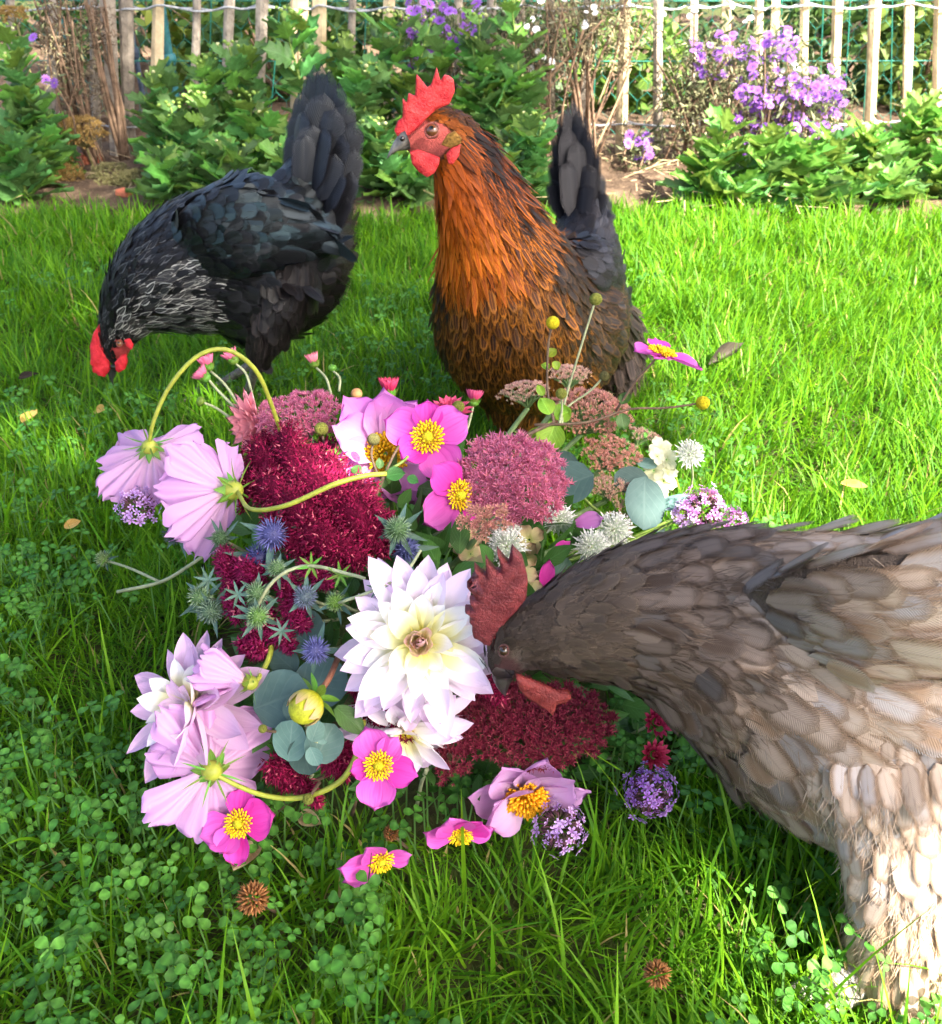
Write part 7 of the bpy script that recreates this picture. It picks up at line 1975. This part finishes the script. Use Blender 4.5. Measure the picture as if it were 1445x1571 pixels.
def chrys(lab, px, ytop, y, n, size=0.075, buds=6, spread=0.04, seed=0, young=0.3, stems=2, base=None):
    rg = random.Random(seed)
    top = P(px, ytop, y=y); top.z = max(top.z, 0.07)
    b0 = Vector((top.x + rg.gauss(0, 0.02) if base is None else P(base, 300, y=y).x, y + rg.gauss(0, 0.015), 0.0))
    root = thing('leafy_plant', lab, 'plant', b0, 'leafy green plants in the bed')
    for s in range(stems):
        t = top + Vector((rg.gauss(0, spread) if s else 0, rg.gauss(0, spread * 0.6) if s else 0, -rg.uniform(0, 0.4) * top.z * (1 if s else 0)))
        path = catmull([tuple(b0 + Vector((rg.gauss(0, .008), 0, 0))), tuple(b0.lerp(t, 0.5) + Vector((rg.gauss(0, 0.012), -0.01, 0))), tuple(t)], 20)
        tube('stem', [tuple(p) for p in path[::4]] + [tuple(path[-1])], [0.0038, 0.003, 0.0022], M_STEM, root, n=14, sides=6)
        m = n // stems
        for i in range(m):
            f = 0.10 + 0.88 * i / m; p = Vector(path[min(19, int(f * 19))])
            a = i * 2.4 + s + rg.uniform(-.4, .4)
            sz = size * (1.05 - 0.35 * f) * rg.uniform(0.8, 1.2)
            d = Vector((math.cos(a), math.sin(a) * 0.9 - 0.15, 0.40 + 0.7 * f + rg.gauss(0, 0.2)))
            me = rg.choice(ME_CH2) if rg.random() < young * (0.4 + f) else rg.choice(ME_CH)
            put('leaf', me, root, along(p, d, (0, 0, 1), rg.gauss(0, 0.55), sz))
        for i in range(buds if s == 0 else buds // 2):
            a = i * 2.4; q = 0.008 + 0.010 * math.sqrt(i)
            p = t + Vector((q * math.cos(a), q * math.sin(a), 0.012 - 0.003 * i * 0.5))
            put('bud', ME_BUDC if rg.random() < 0.2 else ME_BUD, root, frame(p, (math.cos(a) * .5, math.sin(a) * .5, 1), s=rg.uniform(0.7, 1.1)))
PL = (
    ('tall leafy plant with pale buds nearest the left pickets', 232, 118, 2.58, 26, 7), ('leafy plant with green buds left of the black hen back', 262, 165, 2.52, 26, 6), ('bushy plant with lobed leaves behind the black hen shoulder', 300, 150, 2.50, 28, 6), ('leafy plant with one cream bud in front of the grey picket', 318, 92, 2.60, 26, 7), ('leafy plant reaching the wire left of the black hen tail', 352, 72, 2.62, 26, 6),
    ('dense green plant behind the middle of the black hen back', 385, 150, 2.54, 30, 5), ('tall plant with buds touching the black hen tail on its left', 432, 20, 2.60, 30, 6), ('low leafy plant at the foot of the bed left of the black hen', 250, 235, 2.44, 24, 2), ('low leafy plant directly behind the black hen back', 340, 225, 2.44, 26, 2), ('low leafy plant hidden behind the black hen tail base', 425, 230, 2.46, 22, 2),
    ('tall plant right of the black hen tail with bright top leaves', 528, 62, 2.60, 30, 5), ('leafy plant with lime bud clusters between black tail and brown hen', 562, 105, 2.54, 30, 8), ('tall leafy plant left of the brown hen comb', 590, 25, 2.62, 28, 6), ('low plant with pale buds left of the brown hen neck', 575, 190, 2.46, 28, 7), ('leafy plant directly behind the brown hen beak', 612, 130, 2.56, 28, 4), ('low leafy plant at lawn edge behind the brown hen throat', 625, 235, 2.45, 24, 3),
    ('tall leafy plant above the brown hen comb with aster flowers', 660, 35, 2.60, 28, 3), ('big leafy plant right above the brown hen head', 735, 30, 2.58, 32, 4), ('tall lobed plant reaching the top edge right of the comb', 785, 8, 2.58, 34, 4), ('leafy plant behind the brown hen nape', 745, 110, 2.54, 30, 3), ('light green budding plant between the brown hen neck and tail', 812, 182, 2.48, 30, 9), ('low green plant behind the brown hen shoulder', 800, 245, 2.45, 22, 2),
    ('leafy plant at the far left edge with yellowish top', 8, 45, 2.58, 28, 6), ('low leafy plant at the left edge by the lawn', 20, 215, 2.46, 28, 2), ('green plant left of the golden brown sedum', 55, 215, 2.50, 28, 2), ('tall plant with drooping leaves at the left edge', 40, 130, 2.56, 26, 2),
    ('dark leafy plant below the left side of the purple asters', 1105, 188, 2.47, 28, 2), ('leafy plant below the middle of the purple asters', 1185, 208, 2.46, 28, 2), ('low leafy plant at the lawn edge under the asters', 1140, 285, 2.42, 22, 0), ('leafy plant right of the purple asters in front of a picket', 1270, 205, 2.48, 28, 2), ('low bright plant at the lawn edge right of the asters', 1235, 290, 2.42, 22, 0), ('leafy plant between the two right pickets', 1330, 196, 2.50, 26, 2),
    ('bright green bush of leaves at the right edge', 1420, 150, 2.55, 32, 0), ('low leafy plant at the right by the lawn', 1370, 285, 2.44, 24, 0), ('leafy plant in the corner at the right edge of the bed', 1450, 240, 2.48, 26, 0))
for i, (lab, px, yt, y, n, bd) in enumerate(PL):
    chrys(lab, px, yt, y - (0.16 if y < 2.5 else 0.06), int(n * 1.75), 0.098, bd, 0.05, 900 + i, 0.75 if px > 1050 else 0.35, 3 if yt > 140 else 2)

# ---- sedum gone brown at the left, straw and dry stalks
GOLD = (((0.26, 0.17, 0.05), (0.30, 0.20, 0.07)), ((0.40, 0.27, 0.09), (0.34, 0.22, 0.07)))
GOLG = (((0.20, 0.20, 0.08), (0.24, 0.22, 0.09)), ((0.36, 0.32, 0.15), (0.28, 0.26, 0.12)))
M_GST = mat_plain('brown_sedum_stalk', (0.22, 0.20, 0.08), 0.7, 0.2, 80, 0.3)
for i, (lab, px, py, rx, ry, n, cs, y) in enumerate((('largest golden brown sedum head at the left of the bed', 122, 205, 40, 30, 420, GOLD, 2.55), ('golden brown sedum head low by the lawn at left', 102, 280, 30, 26, 300, GOLD, 2.44), ('small golden sedum head between the other two', 92, 245, 22, 18, 160, GOLD, 2.50), ('greenish brown sedum head at the foot of the grey post', 172, 280, 34, 26, 320, GOLG, 2.46), ('dull brown sedum patch at the lawn edge before the post', 210, 285, 28, 18, 200, GOLG, 2.44), ('yellowish flat sedum head at the top left edge', 18, 22, 24, 14, 160, GOLD, 2.60))):
    c = P(px, py, y=y); c.z = max(c.z, 0.03); k = pxm(c)
    sedum(lab, c, Vector((0, -0.55, 0.8)), rx * k, ry * k, 0.5 * ry * k, n, cs[0], cs[1], M_GST, [Vector((c.x + 0.01, c.y + 0.03, 0.0))], 950 + i, 0.0085, 0.6, 'brown sedum heads in the bed')
M_STRAW = mat_plain('straw', (0.36, 0.27, 0.15), 0.7, 0.2, 60, 0.3, rvar=0.2)
def straw():
    rng = np.random.default_rng(8); n = 900
    x = rng.uniform(-1.6, 2.0, n); y = rng.uniform(2.2, 3.4, n)
    x[:350] = rng.normal(0.55, 0.22, 350); y[:350] = rng.uniform(2.15, 2.9, 350)
    a = rng.uniform(0, 6.28, n); L = rng.uniform(0.015, 0.07, n); z = rng.uniform(0.03, 0.055, n)
    d = np.stack([np.cos(a), np.sin(a), rng.normal(0, 0.15, n)], 1) * (L / 2)[:, None]; s = np.stack([-np.sin(a), np.cos(a), 0.3 + 0 * a], 1) * rng.uniform(0.0008, 0.0017, n)[:, None]
    c = np.stack([x, y, z], 1)
    V = np.stack([c - d - s, c - d + s, c + d + s, c + d - s], 1).reshape(-1, 3); F = np.arange(4 * n).reshape(-1, 4)
    o = put('straw_litter', np_mesh('straw_litter', V, F, M_STRAW), kind='stuff')
    tag(o, 'dry straw and leaf litter scattered over the bed soil', 'straw')
straw()
for i, (lab, a, b, y, r) in enumerate((('long pale dry stalk leaning right of the brown hen tail', (912, 232), (968, 105), 2.60, 0.006), ('dry stalk leaning behind the first, higher up', (917, 160), (950, 70), 2.66, 0.005), ('dry stalk leaning right beside the aster sprig', (990, 190), (1026, 135), 2.62, 0.006), ('bent straw stem arching over the bare soil', (945, 325), (1040, 245), 2.46, 0.004), ('short straw lying by the lawn left of the black hen', (225, 283), (255, 298), 2.44, 0.0035), ('pale straw lying across the brick crumbs', (208, 276), (248, 268), 2.46, 0.0035), ('thin dry stem in the leaves at the right', (1245, 330), (1235, 300), 2.42, 0.003))):
    p, q = P(*a, y=y), P(*b, y=y + 0.02)
    p.z = max(p.z, 0.025); q.z = max(q.z, 0.03)
    tag(tube('dry_stalk', [p, p.lerp(q, 0.5) + Vector((0.004, 0, 0.006)), q], [r * 0.5, r * 0.42, r * 0.3], M_STRAW, n=10, sides=6), lab, 'stalk', 'dry stalks in the bed')
